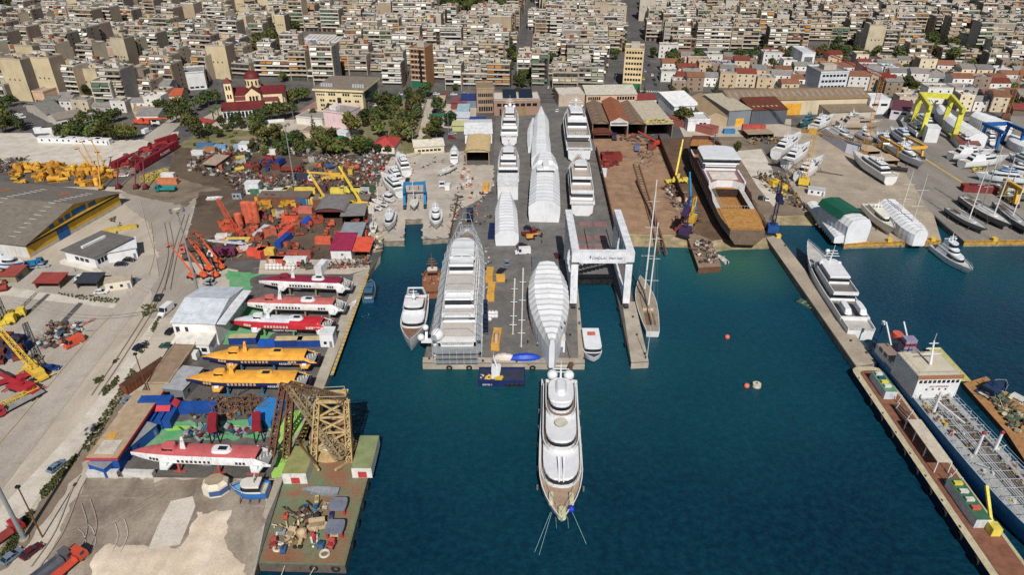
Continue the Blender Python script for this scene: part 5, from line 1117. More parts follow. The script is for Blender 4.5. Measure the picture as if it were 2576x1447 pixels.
for x in TL:tree(*x,tint=(1.5,1.25,1.0)if 878<x[0]<892 and x[1]<350 else None,name='town_tree' if x[1]<166 and x[3]=='round' else None)
for u,v,s in((492,285,1.3),(540,312,1.2),(552,300,1.1),(1178,135,1.2),(1170,150,1.0),(1328,222,.9)):palm(u,v,s)
for i in range(30):u,v=rr.uniform(480,1000),rr.uniform(335,385);tree(u,v,rr.uniform(.7,1.3),'bush')
# street furniture and cars of the shore road
for i,(u,v)in enumerate([(255,352),(1128,330),(658,285),(740,310),(718,362),(930,300),(560,240),(1040,372),(1075,300),(1420,236),(1500,236),(1660,240),(1180,236),(1340,170),(1905,160),(2120,180),(2200,240),(1450,230),(1245,232),(1545,230)]):street_lamp('thin grey street lamp with one arm',u,v,10 if v>200 else 9,60*i)
for i,(u,v,c,a)in enumerate([(985,240,'black',0),(1005,239,'white',0),(1098,238,'white',0),(1142,239,'white',0),(1170,238,'silver',0),(1250,240,'grey',0),(1120,241,'red',0),(1605,185,'white',88),(1622,180,'silver',88),(1618,200,'taxi',88),(1640,190,'white',88),(1645,202,'black',88),(1648,214,'green',88),(1632,165,'black',80),(1378,221,'white',85),(1065,268,'white',75),(1062,278,'silver',75),(1058,286,'white',75),(1054,296,'grey',75),(1050,306,'black',75),(1046,315,'silver',75),(1042,326,'navy',75),(1085,297,'black',80),(940,262,'silver',20),(948,266,'white',20),(955,259,'silver',20),(1138,338,'silver',10),(1137,348,'red',10),(370,334,'white',80),(62,262,'navy',30),(70,268,'silver',30),(78,274,'black',30),(84,280,'maroon',30),(92,286,'grey',30),(42,284,'black',30),(48,290,'white',30),(55,297,'white',30),(72,312,'navy',40),(76,318,'black',40),(392,318,'navy',10),(475,224,'white',10),(1402,280,'white',80)]):
 car(u,v,c,'on the shore road','van' if i in(28,)else 'car',a,'cars along the shore road')
 # western apron: warehouse, bungalow, plant yards
def zfor(u,v,vt):
 p=g(u,v);lo,hi=0,80
 for _ in range(30):
  m=(lo+hi)/2
  if uv((p.x,p.y,m))[1]>vt:lo=m
  else:hi=m
 return lo
MASTN={}
for(u,v,vt,r,l)in[(505,760,527,.45,'tall grey floodlight mast beside the parked cars and blue container'),(61,1357,1090,.5,'thick grey floodlight mast on a rounded concrete island'),(248,350,285,.35,'grey floodlight mast behind the white site cabins'),(741,466,312,.35,'grey floodlight mast standing in the scrapyard')]:
 lamp_mast(l,u,v,zfor(u,v,vt)if vt!=1090 else 34,r=r)
for(u,v,vt,l)in[(375,997,893,'rusty leaning pole beside the rust brown container'),(107,1353,1228,'rusty lamp post near the thick floodlight mast')]:
 h=zfor(u,v,vt);t=thing('rusty_post',l,'lamp post',g(u,v));m=MB();m.tube((0,0,0),(0,0,h),.18,.13,RUST,7);m.build('pole','rust',t);m=MB();m.box(-.4,.4,-.3,.3,h,h+.5,DARK);m.build('lamp_head','paint',t)
a,w,rz=front(77,649,306,517)
t,w=shed('gabled_warehouse','huge grey roofed warehouse with yellow walls, blue door and blue gable windows',(77,649),(306,517),120,5.8,5.2,'gable','y',S(206,204,200),S(128,118,106),'warehouse',fcol=S(214,166,18),over=1.2,doors=[(.29,.41,.1,4.6,S(22,96,160))])
m=MB();m.box(w*.002,w*.998,-.5,-.02,4.7,5.6,DARK);m.box(0,w,-.9,-.02,5.6,6.0,S(200,160,40));m.build('eaves_gutter','paint',t)
m=MB();m.box(.1,w*.29,-.1,-.02,0,1.2,S(190,184,172));m.box(w*.41,w,-.1,-.02,0,1.2,S(190,184,172));m.build('plinth','paint',t)
for x0,x1,h in((.24,.29,1.8),(.34,.385,2.2),(.405,.46,2.6),(.48,.63,3.0),(.66,.74,2.2)):m=MB();m.prism([(w*x0,0),(w*x1,0)],0,1,BLUE)if 0 else m.box(w*x0,w*x1,-.06,-.02,6.3,6.3+h*.75,S(24,104,168));m.build('gable_window','paint',t)
k=5.2/(w*.5)
for y in(8,30,55,80):
 m=MB()
 for i in range(16):x=w*(.06+.86*i/16);z=5.8+(x if x<w/2 else w-x)*k+.2;m.obox((x,y,z),.35,3.2,.06,0,S(206,200,188))
 m.build('roof_light','paint',t)
for(y,s,dx)in((14,.78,7),(40,.7,9),(24,.2,6),(64,.75,8)):x=w*s;z=5.8+(x if s<.5 else w-x)*k+.24;m=MB();m.add([(x-dx*.5,y,z-(dx*.5*k if s<.5 else-dx*.5*k)),(x+dx*.5,y+1,z+(dx*.5*k if s<.5 else-dx*.5*k)),(x+dx*.5,y+4,z+(dx*.5*k if s<.5 else-dx*.5*k)),(x-dx*.5,y+3,z-(dx*.5*k if s<.5 else-dx*.5*k))],[(0,1,2,3)],S(170,112,66));m.build('rust_patch','paint',t)
t,w=shed('white_bungalow','white raised bungalow with flat grey roof, long roof vent and outside stairs',(172,660),(246,678),16,5,0,'flat','y',WHITE,S(116,110,104),'bungalow',over=3,wins=[(.3,.8,2,3.4,3),(.05,.4,1.6,3.4,4,'r')])
m=MB();m.box(w*.35,w*.35+1,3,13,5.3,6.1,WHITE);m.build('roof_vent','paint',t);m=MB();m.box(-1.5,w+.5,-2,-.05,0,1.2,S(226,220,208));m.build('terrace','wall',t)
m=MB()
for i in range(6):m.box(w+.6+i*.4,w+1.0+i*.4,-2,-.4,0,1.1-i*.17,S(220,212,198))
m.build('stairs','wall',t)
cabin('white_annex','white flat roofed annex behind the grey bungalow roof',298,645,27,13,9,4.2,WHITE,WHITE,wins=0,cat='annex',over=.6)
# machines and plant
def machine(name,label,u,v,ang,L,Wd,H,col,kind=0,cat='machinery',group=None,z=.03,mat='rust'):
 t=thing(name,label,cat,g(u,v,z),radians(ang),group);dk=tuple(c*.55 for c in col)
 b=MB();b.box(-L/2,L/2,-Wd/2,-Wd/2+.2,0,.35,dk);b.box(-L/2,L/2,Wd/2-.2,Wd/2,0,.35,dk);b.build('skid',mat,t)
 c=MB()
 if kind==0:c.box(-L/2,L/2,-Wd/2,Wd/2,.352,H,col,tuple(min(1,x*1.05)for x in col));c.box(-L*.3,L*.1,-Wd*.3,Wd*.3,H+.002,H+.4,dk)
 elif kind==1:c.tube((-L/2,0,H*.55),(L/2,0,H*.55),H*.45,H*.45,col,12);c.box(-L*.1,L*.1,-.4,.4,H*.95,H*1.2,dk)
 elif kind==2:c.tube((0,0,.4),(0,0,H),Wd*.5,Wd*.5,col,14);c.tube((0,0,H),(0,0,H+.5),Wd*.5,Wd*.15,col,14)
 elif kind==3:c.box(-L/2,L*.1,-Wd/2,Wd/2,.5,H*.6,col);c.box(L*.1,L/2,-Wd*.4,Wd*.4,.5,H,col);c.box(-L*.45,-L*.1,-Wd*.35,Wd*.35,H*.6,H*.85,dk)
 elif kind==4:lattice(c,(-L/2,0,H*.55),(L/2,0,H*.55),H*.9,H*.9,col,max(3,int(L/1.8)),.2,.13)
 c.build(['casing','tank','silo','body','truss'][kind],mat,t)
 if kind==3:
  for sx in(-1,1):
   for sy in(-1,1):k_=MB();k_.tube((sx*L*.32,sy*Wd*.4,.5),(sx*L*.32,sy*Wd*.55,.5),.5,.5,TYRE,9);k_.build('wheel','paint',t)
 return t
rr=random.Random(5)
def field(poly,n,names,cols,sizes,group,word,where):
 for i,(x,y)in enumerate(scatter(poly,n,rr)):
  k=rr.choice(names);c=jit(rr.choice(cols),.15,rr);L=rr.uniform(*sizes);u_,v_=uv((x,y,0))
  machine(['machinery_crate','horizontal_tank','upright_silo','wheeled_machine','lattice_section'][k],f'{word} '+['machinery crate','round tank','upright silo','wheeled machine','lattice section'][k]+f' {where}',u_,v_,rr.choice([0,20,35,90,110]),L if k!=2 else 2.2,L*rr.uniform(.4,.6)if k!=2 else 2.2,rr.uniform(1.6,3.0)*(1.5 if k==2 else 1),c,k,group=group)
YY=[S(224,160,16),S(232,174,30),S(206,140,20)];RD=[S(150,40,46),S(176,56,50),S(120,34,42),S(150,130,120)];OO=[S(206,92,58),S(186,84,58),S(212,110,76),S(150,86,66),S(206,100,60),S(96,84,76)]
field([(30,440),(60,422),(150,418),(230,430),(298,428),(300,440),(270,470),(215,474),(130,458),(35,462)],62,[0,0,0,1,2,3,4],YY,(3,7),'stack of yellow plant','yellow','in the yellow plant stack')
field([(282,420),(330,395),(352,378),(430,358),(446,362),(400,392),(345,425),(320,446),(290,440)],40,[0,0,0,3,1],RD,(3,7),'stack of red plant','red','in the red plant stack')
def girder(name,label,u0,v0,u1,v1,h,wd,col,txt=None):
 a,L,rz=along(u0,v0,u1,v1,0);t=thing(name,label,'girder',a,rz);m=MB();m.box(0,L,-wd/2,wd/2,.5,.5+h,col);n=int(L/3)
 for i in range(n+1):m.box(L*i/n-.08,L*i/n+.08,-wd/2-.08,wd/2+.08,.45,.55+h,col)
 m.build('beam','paint',t);m=MB();m.box(1,2,-wd/2,wd/2,0,.44,RUST);m.box(L-2,L-1,-wd/2,wd/2,0,.44,RUST);m.build('trestle','rust',t)
 if txt:text(txt,t,(L*.5,-wd/2-.12,1.2),h*.6,S(230,220,214),sx=1.3)
 return t,L
girder('crane_girder','long dark red crane girder with white lettering lying across the red plant',351,430,448,372,3.4,1.6,S(140,24,40),'PLAERE');girder('crane_girder','second dark red girder at the far end of the red plant',395,368,446,352,3,2,S(140,24,36));girder('crane_girder','low dark red girder pile at the near end of the red plant',286,424,332,402,2.5,3,S(140,24,36))
machine('lattice_section','bright yellow lattice boom section lying on the hardstand',391,448,58,13,4,2.6,S(226,206,60),4)
for i,(u,v,a,up,L,c)in enumerate([(300,474,95,50,8,'r'),(345,474,95,52,8,'r'),(368,475,100,55,8,'r'),(258,476,100,62,12,'y'),(246,440,140,58,12,'y'),(266,428,140,55,11,'y'),(232,432,150,50,8,'y')]):boomlift('boom_lift','dark red boom lift with raised arm' if c=='r' else 'yellow boom lift with raised arm',u,v,a,S(120,36,44)if c=='r' else S(214,150,24),up,L,'boom lifts by the red and yellow plant')
for i,(u,v,a)in enumerate([(484,700,152),(512,698,148),(541,697,147),(525,681,150),(556,677,150),(548,662,158)]):boomlift('boom_lift','orange boom lift with arm raised towards the road',u,v,a,S(232,92,36),47,9,'row of orange boom lifts')
# scrapyard: loose heaps, then the things one can count
scrap([(480,400),(560,372),(640,388),(600,440),(520,445),(470,430)],380,(.5,2.2),seed=2,extra=(S(90,60,50),S(190,196,190)));scrap([(560,440),(640,425),(655,478),(585,480)],260,(.4,1.6),seed=3);scrap([(640,370),(840,385),(930,415),(925,450),(870,430),(760,395),(650,385)],520,(.4,2.0),seed=4,extra=(S(120,52,40),S(210,206,196)))
scrap([(640,440),(940,445),(945,470),(640,472)],360,(.4,1.8),seed=5,extra=(S(150,160,150),S(196,60,50)));scrap([(930,380),(985,395),(960,440),(935,470),(900,430)],220,(.4,1.8),seed=6,extra=(S(206,80,50),S(200,204,206)));scrap([(570,560),(700,545),(800,560),(800,590),(640,600),(590,610)],120,(.4,1.4),seed=7,extra=(S(216,84,50),));scrap([(480,620),(560,590),(620,610),(600,655),(500,655)],130,(.4,1.5),seed=8,extra=(S(216,84,50),))
scrap([(800,668),(925,655),(930,672),(800,682)],130,(.4,1.4),seed=9,extra=(S(206,80,50),));scrap([(0,436),(80,415),(60,400),(-20,408)],130,(.5,2),seed=10,extra=(S(120,110,120),));scrap([(870,480),(940,480),(945,500),(880,505)],80,(.4,1.4),seed=12)
scrap([(470,1010),(620,1000),(690,1030),(690,1060),(480,1060)],120,(.4,1.4),seed=13,extra=(S(150,110,80),S(60,120,150)));scrap([(400,905),(460,880),(470,940),(420,1000)],60,(.4,1.4),seed=14,extra=(S(206,204,196),));scrap([(85,870),(130,818),(205,815),(205,845),(160,875),(110,880)],170,(.5,2.0),seed=15,extra=(S(60,100,150),S(200,110,90),S(190,200,200)));scrap([(430,895),(445,878),(500,870),(510,890)],60,(.3,1.0),seed=16,extra=(S(70,110,150),S(206,206,200)))
field([(560,565),(640,540),(650,600),(560,612)],30,[0,3,3,1,4],OO,(1.8,4.2),'orange plant','orange','in the orange yard');field([(640,560),(690,545),(690,590),(640,600)],10,[0,3,3],OO,(2.5,5),'orange plant','orange','in the orange yard');field([(580,625),(660,600),(660,640),(600,650)],14,[0,3,0],OO+[S(224,150,50)],(2.5,5),'orange plant','orange','in the orange yard');field([(735,560),(850,552),(850,600),(745,612)],14,[3,3,0],OO,(2.5,4.5),'orange plant','orange','on the oily yard');field([(680,650),(760,640),(780,678),(680,680)],6,[0,3],OO,(2.5,4),'orange plant','orange','by the yard rail');field([(880,548),(925,548),(920,590),(880,592)],7,[0,3],OO,(2,4),'orange plant','orange','by the canopies')
field([(640,500),(760,498),(760,525),(645,530)],16,[0,3,0],YY+[S(60,110,160),S(130,70,50)],(2.5,5),'yellow plant','yellow-tinted','in the middle yard');field([(640,410),(700,400),(720,430),(640,440)],9,[3,0],[S(170,56,44),S(120,60,50),S(40,60,110)],(3,6),'scrapyard machines','rusty red','in the scrapyard')
field([(0,690),(20,700),(60,690),(60,720),(0,735)],8,[0,3,1],[S(180,150,60),S(150,60,50),S(90,110,130)],(2.5,5),'huts by the warehouse','weathered','by the warehouse corner');field([(0,860),(60,840),(70,890),(0,920)],9,[0,3],[S(40,70,120),S(70,60,70),S(120,60,50)],(3,6),'dark plant','dark','beside the yellow crane boom')
MX=[S(150,60,50),S(190,186,176),S(60,90,130),S(120,90,70),S(206,96,60),S(90,100,96),S(200,170,60)]
field([(520,400),(640,392),(650,435),(540,440)],16,[0,3,1],MX,(2.5,5.5),'scrapyard machines','battered','on the dark earth');field([(760,400),(920,420),(900,445),(760,440)],16,[0,3,1,4],MX,(2.5,5),'scrapyard machines','battered','near the yellow folded lift');field([(660,615),(780,610),(800,640),(700,645)],7,[0,3],MX+OO,(2,4),'orange plant','battered','by the black car');field([(640,530),(760,530),(740,555),(650,550)],12,[0,3,3],MX+OO,(2,4.5),'orange plant','battered','before the brown shed')
for(u,v,l)in[(623,560,'left'),(634,560,'middle'),(647,562,'right'),(604,572,'short')]:machine('upright_silo',f'tall orange silo, the {l} one of its row',u,v,0,3,3,9 if l!='short' else 6,S(214,100,66),2,'silo','orange silos')
mobile_crane('orange crane with lattice arm raised among the orange machines',590,590,150,S(214,84,48),13,60,0,lat=True);mobile_crane('white-armed truck crane beside the yellow skip',615,632,190,S(206,206,206),12,20,20)
mobile_crane('bright yellow crane with arm up before the white boats',905,524,160,S(242,206,20),14,60,0);mobile_crane('yellow crane with arm raised over the brown sheds',815,512,150,S(232,190,40),11,55,0);mobile_crane('yellow folded lift lying in the scrapyard',838,452,5,S(226,178,30),10,6,180)
CL=[(650,487,'green',S(70,120,96)),(673,489,'pale',S(206,206,190)),(700,488,'white',S(216,214,206)),(722,487,'sand',S(206,186,120)),(769,486,'yellow',S(232,200,60)),(805,482,'maroon',S(86,60,70)),(850,487,'yellow',S(232,206,60)),(882,485,'yellow',S(230,210,80)),(905,484,'grey',S(180,182,180)),(926,481,'dark green',S(60,90,60)),(700,505,'brown',S(130,80,56)),(740,508,'rust',S(126,76,50)),(765,512,'blue',S(40,100,150)),(800,512,'sand yellow',S(220,186,70)),(860,508,'rust',S(130,80,52)),(890,506,'brown',S(120,76,52)),(670,510,'grey green',S(150,168,150)),(770,535,'salmon',S(206,110,90)),(915,535,'white',S(220,212,200)),(735,560,'orange',S(226,84,40)),(556,376,'pale blue',S(120,160,200)),(605,375,'grey blue',S(150,170,196)),(520,372,'blue',S(70,120,160)),(530,382,'rust orange',S(180,120,70)),(680,388,'white',S(224,222,214)),(425,448,'white',S(224,220,214)),(424,462,'orange brown',S(206,120,70)),(500,390,'white',S(216,214,210)),(760,386,'grey',S(150,150,150)),(815,612,'orange',S(220,96,60)),(895,596,'orange',S(224,90,60)),(870,600,'coral',S(226,104,84)),(755,648,'dull red',S(170,80,70)),(696,664,'orange',S(206,100,60)),(712,664,'pale',S(206,190,180)),(645,642,'orange',S(232,84,50)),(660,642,'orange red',S(228,76,48)),(672,640,'yellow',S(226,180,60)),(602,615,'yellow',S(232,200,80)),(596,622,'blue',S(30,60,130)),(566,605,'white',S(220,216,210)),(660,592,'pale grey',S(196,204,210)),(715,612,'blue',S(30,70,160)),(722,592,'orange red',S(224,84,50)),(775,565,'blue',S(16,80,190))]
for i,(u,v,n,c)in enumerate(CL):container('shipping_container',f'{n} container in the scrapyard' if v<520 else f'{n} container in the orange yard',u,v,rr.choice([0,2,-3])if u not in(715,722,775,660)else 78,c,rr.choice([6,6,9]),2.6,group='containers of the scrapyards')
container('shipping_container','white cold store box by the yard rail with blue tank',746,666,0,WHITE,8,3);container('shipping_container','upright white box on the quay strip',811,683,80,WHITE,6,3.4)
shed('arch_canopy','grey arched canopy roof on maroon walls',(796,562),(868,562),13,5,1.8,'arch','y',S(110,56,52),S(128,124,122),'canopy',open_front=True)
shed('flat_canopy','flat grey canopy on thin posts beside the arched one',(861,570),(918,568),12,4.5,0,'mono','y',S(96,70,60),S(138,134,132),'canopy',open_front=True);shed('flat_canopy','blue grey lean-to canopy behind the crimson roof',(857,622),(909,622),11,4,1,'mono','y',S(110,110,110),S(140,150,156),'canopy',open_front=True)
t,w=shed('crimson_roof_hut','white hut with wide crimson roof and orange lean-to',(834,652),(885,652),12,3.6,1.2,'mono','y',WHITE,S(160,36,76),'hut',wins=[(.5,.62,1.4,2.3,2)]);m=MB();m.add([(w+.5,-.5,3.4),(w+7,-.5,3.2),(w+7,10,4),(w+.5,10,4.4)],[(0,1,2,3)],S(228,84,50));m.build('lean_to_roof','paint',t)
shed('striped_shelter','small shelter with striped rust and white sheet roof',(514,428),(546,431),11,3,1,'mono','y',S(96,86,80),S(176,150,128),'shelter',open_front=True);cabin('white_cabin','small white cabin house at the top edge of the scrapyard',626,378,-5,8,5,4,WHITE,S(206,210,216));cabin('white_cabin','white two window boat wheelhouse standing ashore among scrap',640,484,0,6,4,5,WHITE,WHITE)
cabin('grey_cabin','small grey box cabin before the heaps',600,498,0,4,3,3,S(150,156,160),S(90,80,74));cabin('brown_shed','brown roofed long shed in the middle yard',720,505,0,22,7,3,S(126,80,56),S(120,104,92),wins=0,cat='shed');cabin('brown_shed','long brown timber shed under the yellow crane',862,510,0,24,6,2.6,S(130,78,50),S(130,116,102),wins=0,cat='shed')
truck('tipper_truck','teal tipper truck at the near edge of the scrapyard',418,481,182,S(20,120,120),S(16,140,140),9,'tipper');truck('flatbed_truck','blue truck with deep red trailer in the scrapyard',706,416,80,S(20,60,150),S(20,60,150),7,'box');truck('flatbed_truck','white box truck with dark cover in the scrapyard',768,455,-5,WHITE,S(60,64,80),8,'box');truck('dump_truck','green skip truck standing on the oily earth',610,398,0,S(50,90,70),S(30,90,60),8,'tipper');truck('flatbed_truck','white and navy crane truck among the orange machines',560,645,185,S(230,226,220),S(120,50,80),10,'box');truck('flatbed_truck','salmon coloured truck beside the lamp mast',482,634,200,S(206,110,90),S(80,60,60),8,'flat');truck('flatbed_truck','red trailer wagon behind the mast in the scrapyard',735,432,0,S(140,50,44),S(140,50,44),11,'tipper')
for i in range(16):t=thing('white_sack','plump white bulk sack by the yard rail','sack',g(672+(i%8)*9.5,672+(i//8)*7,.03),i,'white bulk sacks');m=MB();m.ball((0,0,.75),.8,S(222,218,212),9,6,.95);m.build('bag','paint',t);m=MB();m.tube((0,0,1.4),(0,0,1.75),.18,.25,S(214,208,200),7);m.build('neck','paint',t)
a=g(642,682);b=g(925,676);tag(rail(None,[a,b],0,1.2,S(200,190,170),3,'yard_railing'),'long pale railing between orange yard and hydrofoils','railing')
skiff('motorboat','small white motorboat lying alone on brown hardstand',540,498,7,2.4,5,.1)
t,L=cruiser('fishing_boat','blue and white fishing boat ashore by the warehouse corner',-20,650,62,662,5,0,1.2,1,WHITE,S(20,70,130),OFFW,False,'boat',None,2.0,0,stripe=S(30,90,150))
truck('flatbed_trailer','bright blue open trailer beside the blue fishing boat',78,672,20,S(20,110,160),S(20,120,170),9,'tipper')
shed('red_canopy','red tiled canopy hut near the warehouse',(90,728),(152,728),6,2.4,.6,'mono','y',S(110,90,70),S(160,64,54),'canopy',open_front=True);shed('dark_canopy','dark slate canopy hut beside the white car',(194,728),(247,728),6,2.4,.6,'mono','y',S(90,90,80),S(60,64,72),'canopy',open_front=True);shed('red_roof_shack','low red roofed shack at the frame side',(6,712),(44,712),7,2.6,.5,'mono','y',S(150,140,110),S(160,70,60),'shack');cabin('camper_trailer','cream caravan beside the silver car',303,722,20,8,4.4,3.2,S(216,206,186),S(190,176,150))
container('long_skip','yellow pipe bundle rack lying by the warehouse',304,578,24,S(206,176,60),12,1.2,cat='rack',mat='rust')
container('rust_container','open rust brown container full of scrap',368,955,66,S(124,72,46),14,2.8,mat='rust',roof=S(90,60,44));shed('tan_cabin','tan and grey flat roofed site office',(376,990),(432,990),22,3.2,.3,'flat','y',S(180,160,130),S(156,130,104),'site office');cabin('grey_cabin','grey roofed cabin under the bow of the near yellow hydrofoil',467,975,80,10,6,3.2,S(120,124,128),S(170,170,172))
# blue units by the green deck
for i,(u,v,a_,L,z_,l)in enumerate([(372,1062,92,6,0,'first of four standing end on'),(392,1062,92,6,0,'second of four standing end on'),(411,1062,92,6,0,'third of four standing end on'),(432,1060,92,6,0,'last of four standing end on'),(404,1042,2,8,2.62,'upper one with red awnings'),(500,1036,2,10,0,'long one behind the lime patch'),(562,769,2,13,0,'long one near the white hall')]):
 t=container('blue_container',f'bright blue container, {l}',u,v,a_,S(20,78,158),L,2.6,loc=(*g(u,v)[:2],.06+z_))
 if z_:m=MB();m.add([(-L/2,-1.3,1.2),(L/2,-1.3,1.2),(L/2,-2.6,.3),(-L/2,-2.6,.3)],[(0,1,2,3)],S(206,50,66));m.add([(L/2+.1,-1.3,1.6),(L/2+.1,1.3,1.6),(L/2+1.4,1.3,.4),(L/2+1.4,-1.3,.4)],[(0,1,2,3)],S(206,50,66));m.build('awning','paint',t)
t,w=shed('blue_office','long blue site office with tan roof edged in red',(238,1187),(306,1187),24,4.4,0,'flat','y',S(26,84,164),S(186,160,126),'site office',over=1.6);m=MB();m.box(-.7,w+.7,-.72,-.5,4.2,4.75,S(196,50,46));m.box(w+.5,w+.72,-.5,24.4,4.2,4.75,S(196,50,46));m.build('fascia','paint',t);m=MB();m.box(.8,w-1,1,5.5,4.66,4.8,S(206,196,180));m.box(1,3,6,8,4.66,4.85,S(220,160,40));m.build('roof_sheets','paint',t)
cabin('blue_annex','low blue annex with grey roof beside the blue office',318,1140,70,16,5,3,S(26,84,164),S(150,152,156),wins=2,cat='annex')
for u,v,L,a_ in((262,1198,7,2),(352,1198,7,-2)):container('concrete_barrier','long pale concrete wall block on the yard edge',u,v,a_,S(206,204,200),L,1.6,Wd=1.2,cat='wall block')
# white hall
t,w=shed('white_hall','large white hall with sheet roof beside the hydrofoils',(447,864),(553,868),21,7.5,2.2,'gable','x',S(232,230,226),S(206,212,220),'hall',wins=[(.04,.16,4,6,1),(.26,.36,4,6,1)]);m=MB();m.box(w+.1,w+3.2,.5,20,7,7.3,S(220,222,226));m.build('side_canopy','paint',t)
t,w=shed('white_annex','low white annex with sloping cream roof before the large hall',(441,888),(530,892),9,3.4,1.6,'mono','y',S(232,230,224),S(222,216,204),'annex',wins=[(.35,.95,.8,2.2,3)])
# hydrofoils on their cradles
def hydrofoil(label,u0,v0,u1,v1,roof,side,low,win=S(60,54,48),bodyz=2.5,aft=None,txt=(),trim=WHITE,cradle=S(70,130,110),fin=WHITE,noser=None):
 """bow pixel, stern pixel at deck height"""
 a,L,rz=along(u1,v1,u0,v0,bodyz+2.6);t=thing('hydrofoil',label,'hydrofoil',(a.x,a.y,0),rz,'hydrofoils on the yard');W=5.0;Z=bodyz;secs=[]
 for i in range(21):
  k=i/20;k=k if k<.6 else.6+.4*(1-(1-(k-.6)/.4)**1.5);s=1 if k<.62 else max(.03,1-((k-.62)/.38)**2.3);r=1 if k<.7 else max(.1,1-((k-.7)/.3)**2.0*.8);sr=1 if k>.1 else.55+.45*k/.1
  w=W/2*s;x=L*k;zk=Z+.9*(0 if k<.6 else((k-.6)/.4)**2);zt=Z+1.6+2.0*r*sr if k>.08 else Z+1.75
  zt=max(zt,zk+.25);zm=min(Z+2.5,zt-.1)
  secs.append([(x,0,zk),(x,w*.75,zk+.55),(x,w,min(Z+1.3,zm-.05)),(x,w,zm),(x,w*.86,zm+(zt-zm)*.75),(x,w*.45,zt),(x,-w*.45,zt),(x,-w*.86,zm+(zt-zm)*.75),(x,-w,zm),(x,-w,min(Z+1.3,zm-.05)),(x,-w*.75,zk+.55)])
 hl=[s[:5]+s[7:]for s in secs]
 m=MB();m.loft([[s[4],s[3],s[2],s[1],s[0],s[10],s[9],s[8],s[7]]for s in secs],[trim if aft is None else side,side,low,low,low,low,side,trim if aft is None else side],cap0=low);m.build('hull','paint',t)
 m=MB();m.loft([[s[4],s[5],s[6],s[7]]for s in secs[2:]],lambda i,j:(aft if aft and i<6 else roof)if not(noser and i>14)else noser,cap0=roof);ro=m.build('roof','paint',t)
 m=MB();m.prism([(L*.66+x,y)for x,y in plan(0,L*.11,3.0,2.2,.8)],Z+3.4,Z+4.7,roof if not aft else trim,None,.8);wh=m.build('wheelhouse','gloss',t);m=MB();m.M=None
 for s in(-1,1):m.box(L*.675,L*.745,s*1.3-.06,s*1.3+.06,Z+3.9,Z+4.4,GLASS)
 m.prism([(L*.66+x+.05,y)for x,y in plan(L*.08,L*.1,2.5,1.2)],Z+3.85,Z+4.4,GLASS);m.build('window','glass',wh)
 m=MB();m.add([(L*.6,-.12,Z+3.6),(L*.64,-.12,Z+3.6),(L*.615,-.05,Z+7.2),(L*.6,-.05,Z+7.2),(L*.6,.12,Z+3.6),(L*.64,.12,Z+3.6),(L*.615,.05,Z+7.2),(L*.6,.05,Z+7.2)],[(0,1,2,3),(7,6,5,4),(1,5,6,2),(0,3,7,4)],fin);m.bar((L*.607,-1,Z+6.4),(L*.607,1,Z+6.4),.12,fin);m.build('mast','gloss',t)
 m=MB();m.prism([(L*.28+x,y)for x,y in plan(0,L*.14,2.6,1.3,1.2)],Z+3.58,Z+4.25,trim if not aft else roof,None,.86);e=m.build('engine_casing','gloss',t);m=MB();m.box(L*.31,L*.37,-.6,.6,Z+4.252,Z+4.32,DARK);m.build('hatch','paint',e)
 m=MB();m.box(L*.02,L*.13,-W*.4,W*.4,Z+1.6,Z+1.74,S(150,150,146));m.bar((L*.02,-W*.42,Z+1.7),(L*.13,-W*.4,Z+3.4),.2,trim);m.bar((L*.02,W*.42,Z+1.7),(L*.13,W*.4,Z+3.4),.2,trim)
 for i in range(5):m.box(L*.03+i*.6,L*.03+i*.6+.4,-1.6+.5*i,-1.0+.5*i,Z+1.75,Z+2.3+.2*(i%2),S(206,206,204))
 m.build('aft_deck','paint',t)
 for x in[.78,.805,.83]+[.42+.03*i for i in range(8)]+[.18,.205,.23]:
  for s in(-1,1):
   xx=L*x;wy=W/2*(1 if x<.62 else 1-((x-.62)/.38)**2.3);m=MB();m.box(xx-.3,xx+.3,s*(wy+.02)-.03,s*(wy+.02)+.03,Z+1.6,Z+2.35,win);m.build('window','glass',t)
 for x,n in((.72,4.6),(.1,4.2)):
  for s in(-1,1):m=MB();m.prism([(L*x-1.6,s*W*.4),(L*x+1.8,s*W*.4),(L*x+.6,s*W*.4+s*n*.5),(L*x-1.2,s*W*.4+s*n*.5)],Z+.9,Z+1.25,trim if trim!=S(236,236,236)else S(196,198,200));m.tube((L*x-.7,s*(W*.5+.6),Z+1.55),(L*x+.5,s*(W*.5+.6),Z+1.55),.42,.42,WHITE,10);m.build('foil_sponson','gloss',t)
 for x in(.15,.38,.66):
  for s in(-1,1):m=MB();m.bar((L*x,s*1.5,0),(L*x,s*1.2,Z+.5),.5,cradle);m.bar((L*x-1.5,s*1.5,.3),(L*x+1.5,s*1.5,.3),.3,cradle);m.build('cradle_leg','paint',t)
 m=MB()
 for i in range(4):k=.15+.13*i;m.bar((L*k,-1.5,.4),(L*(k+.12),-1.4,Z*.8),.16,cradle);m.bar((L*k,-1.4,Z*.8),(L*(k+.12),-1.5,.4),.16,cradle)
 m.build('cradle_brace','paint',t)
 for(s_,x,z,sz,c,sx)in txt:text(s_,t,(L*x,W/2+.06,Z+z),sz,c,(pi/2,0,pi),sx=sx)
 return t
HT=S(226,226,230)
hydrofoil('white hydrofoil with a dark crimson roof, farthest back',650,702,884,711,S(150,30,62),S(226,222,216),S(206,204,204),txt=[('CORSAIR',.60,.62,.6,S(150,150,156),1)],cradle=S(150,130,110))
hydrofoil('white hydrofoil with a washed out pink roof behind the red one',606,757,868,764,S(206,104,96),S(226,222,214),S(196,196,196),cradle=S(150,130,110))
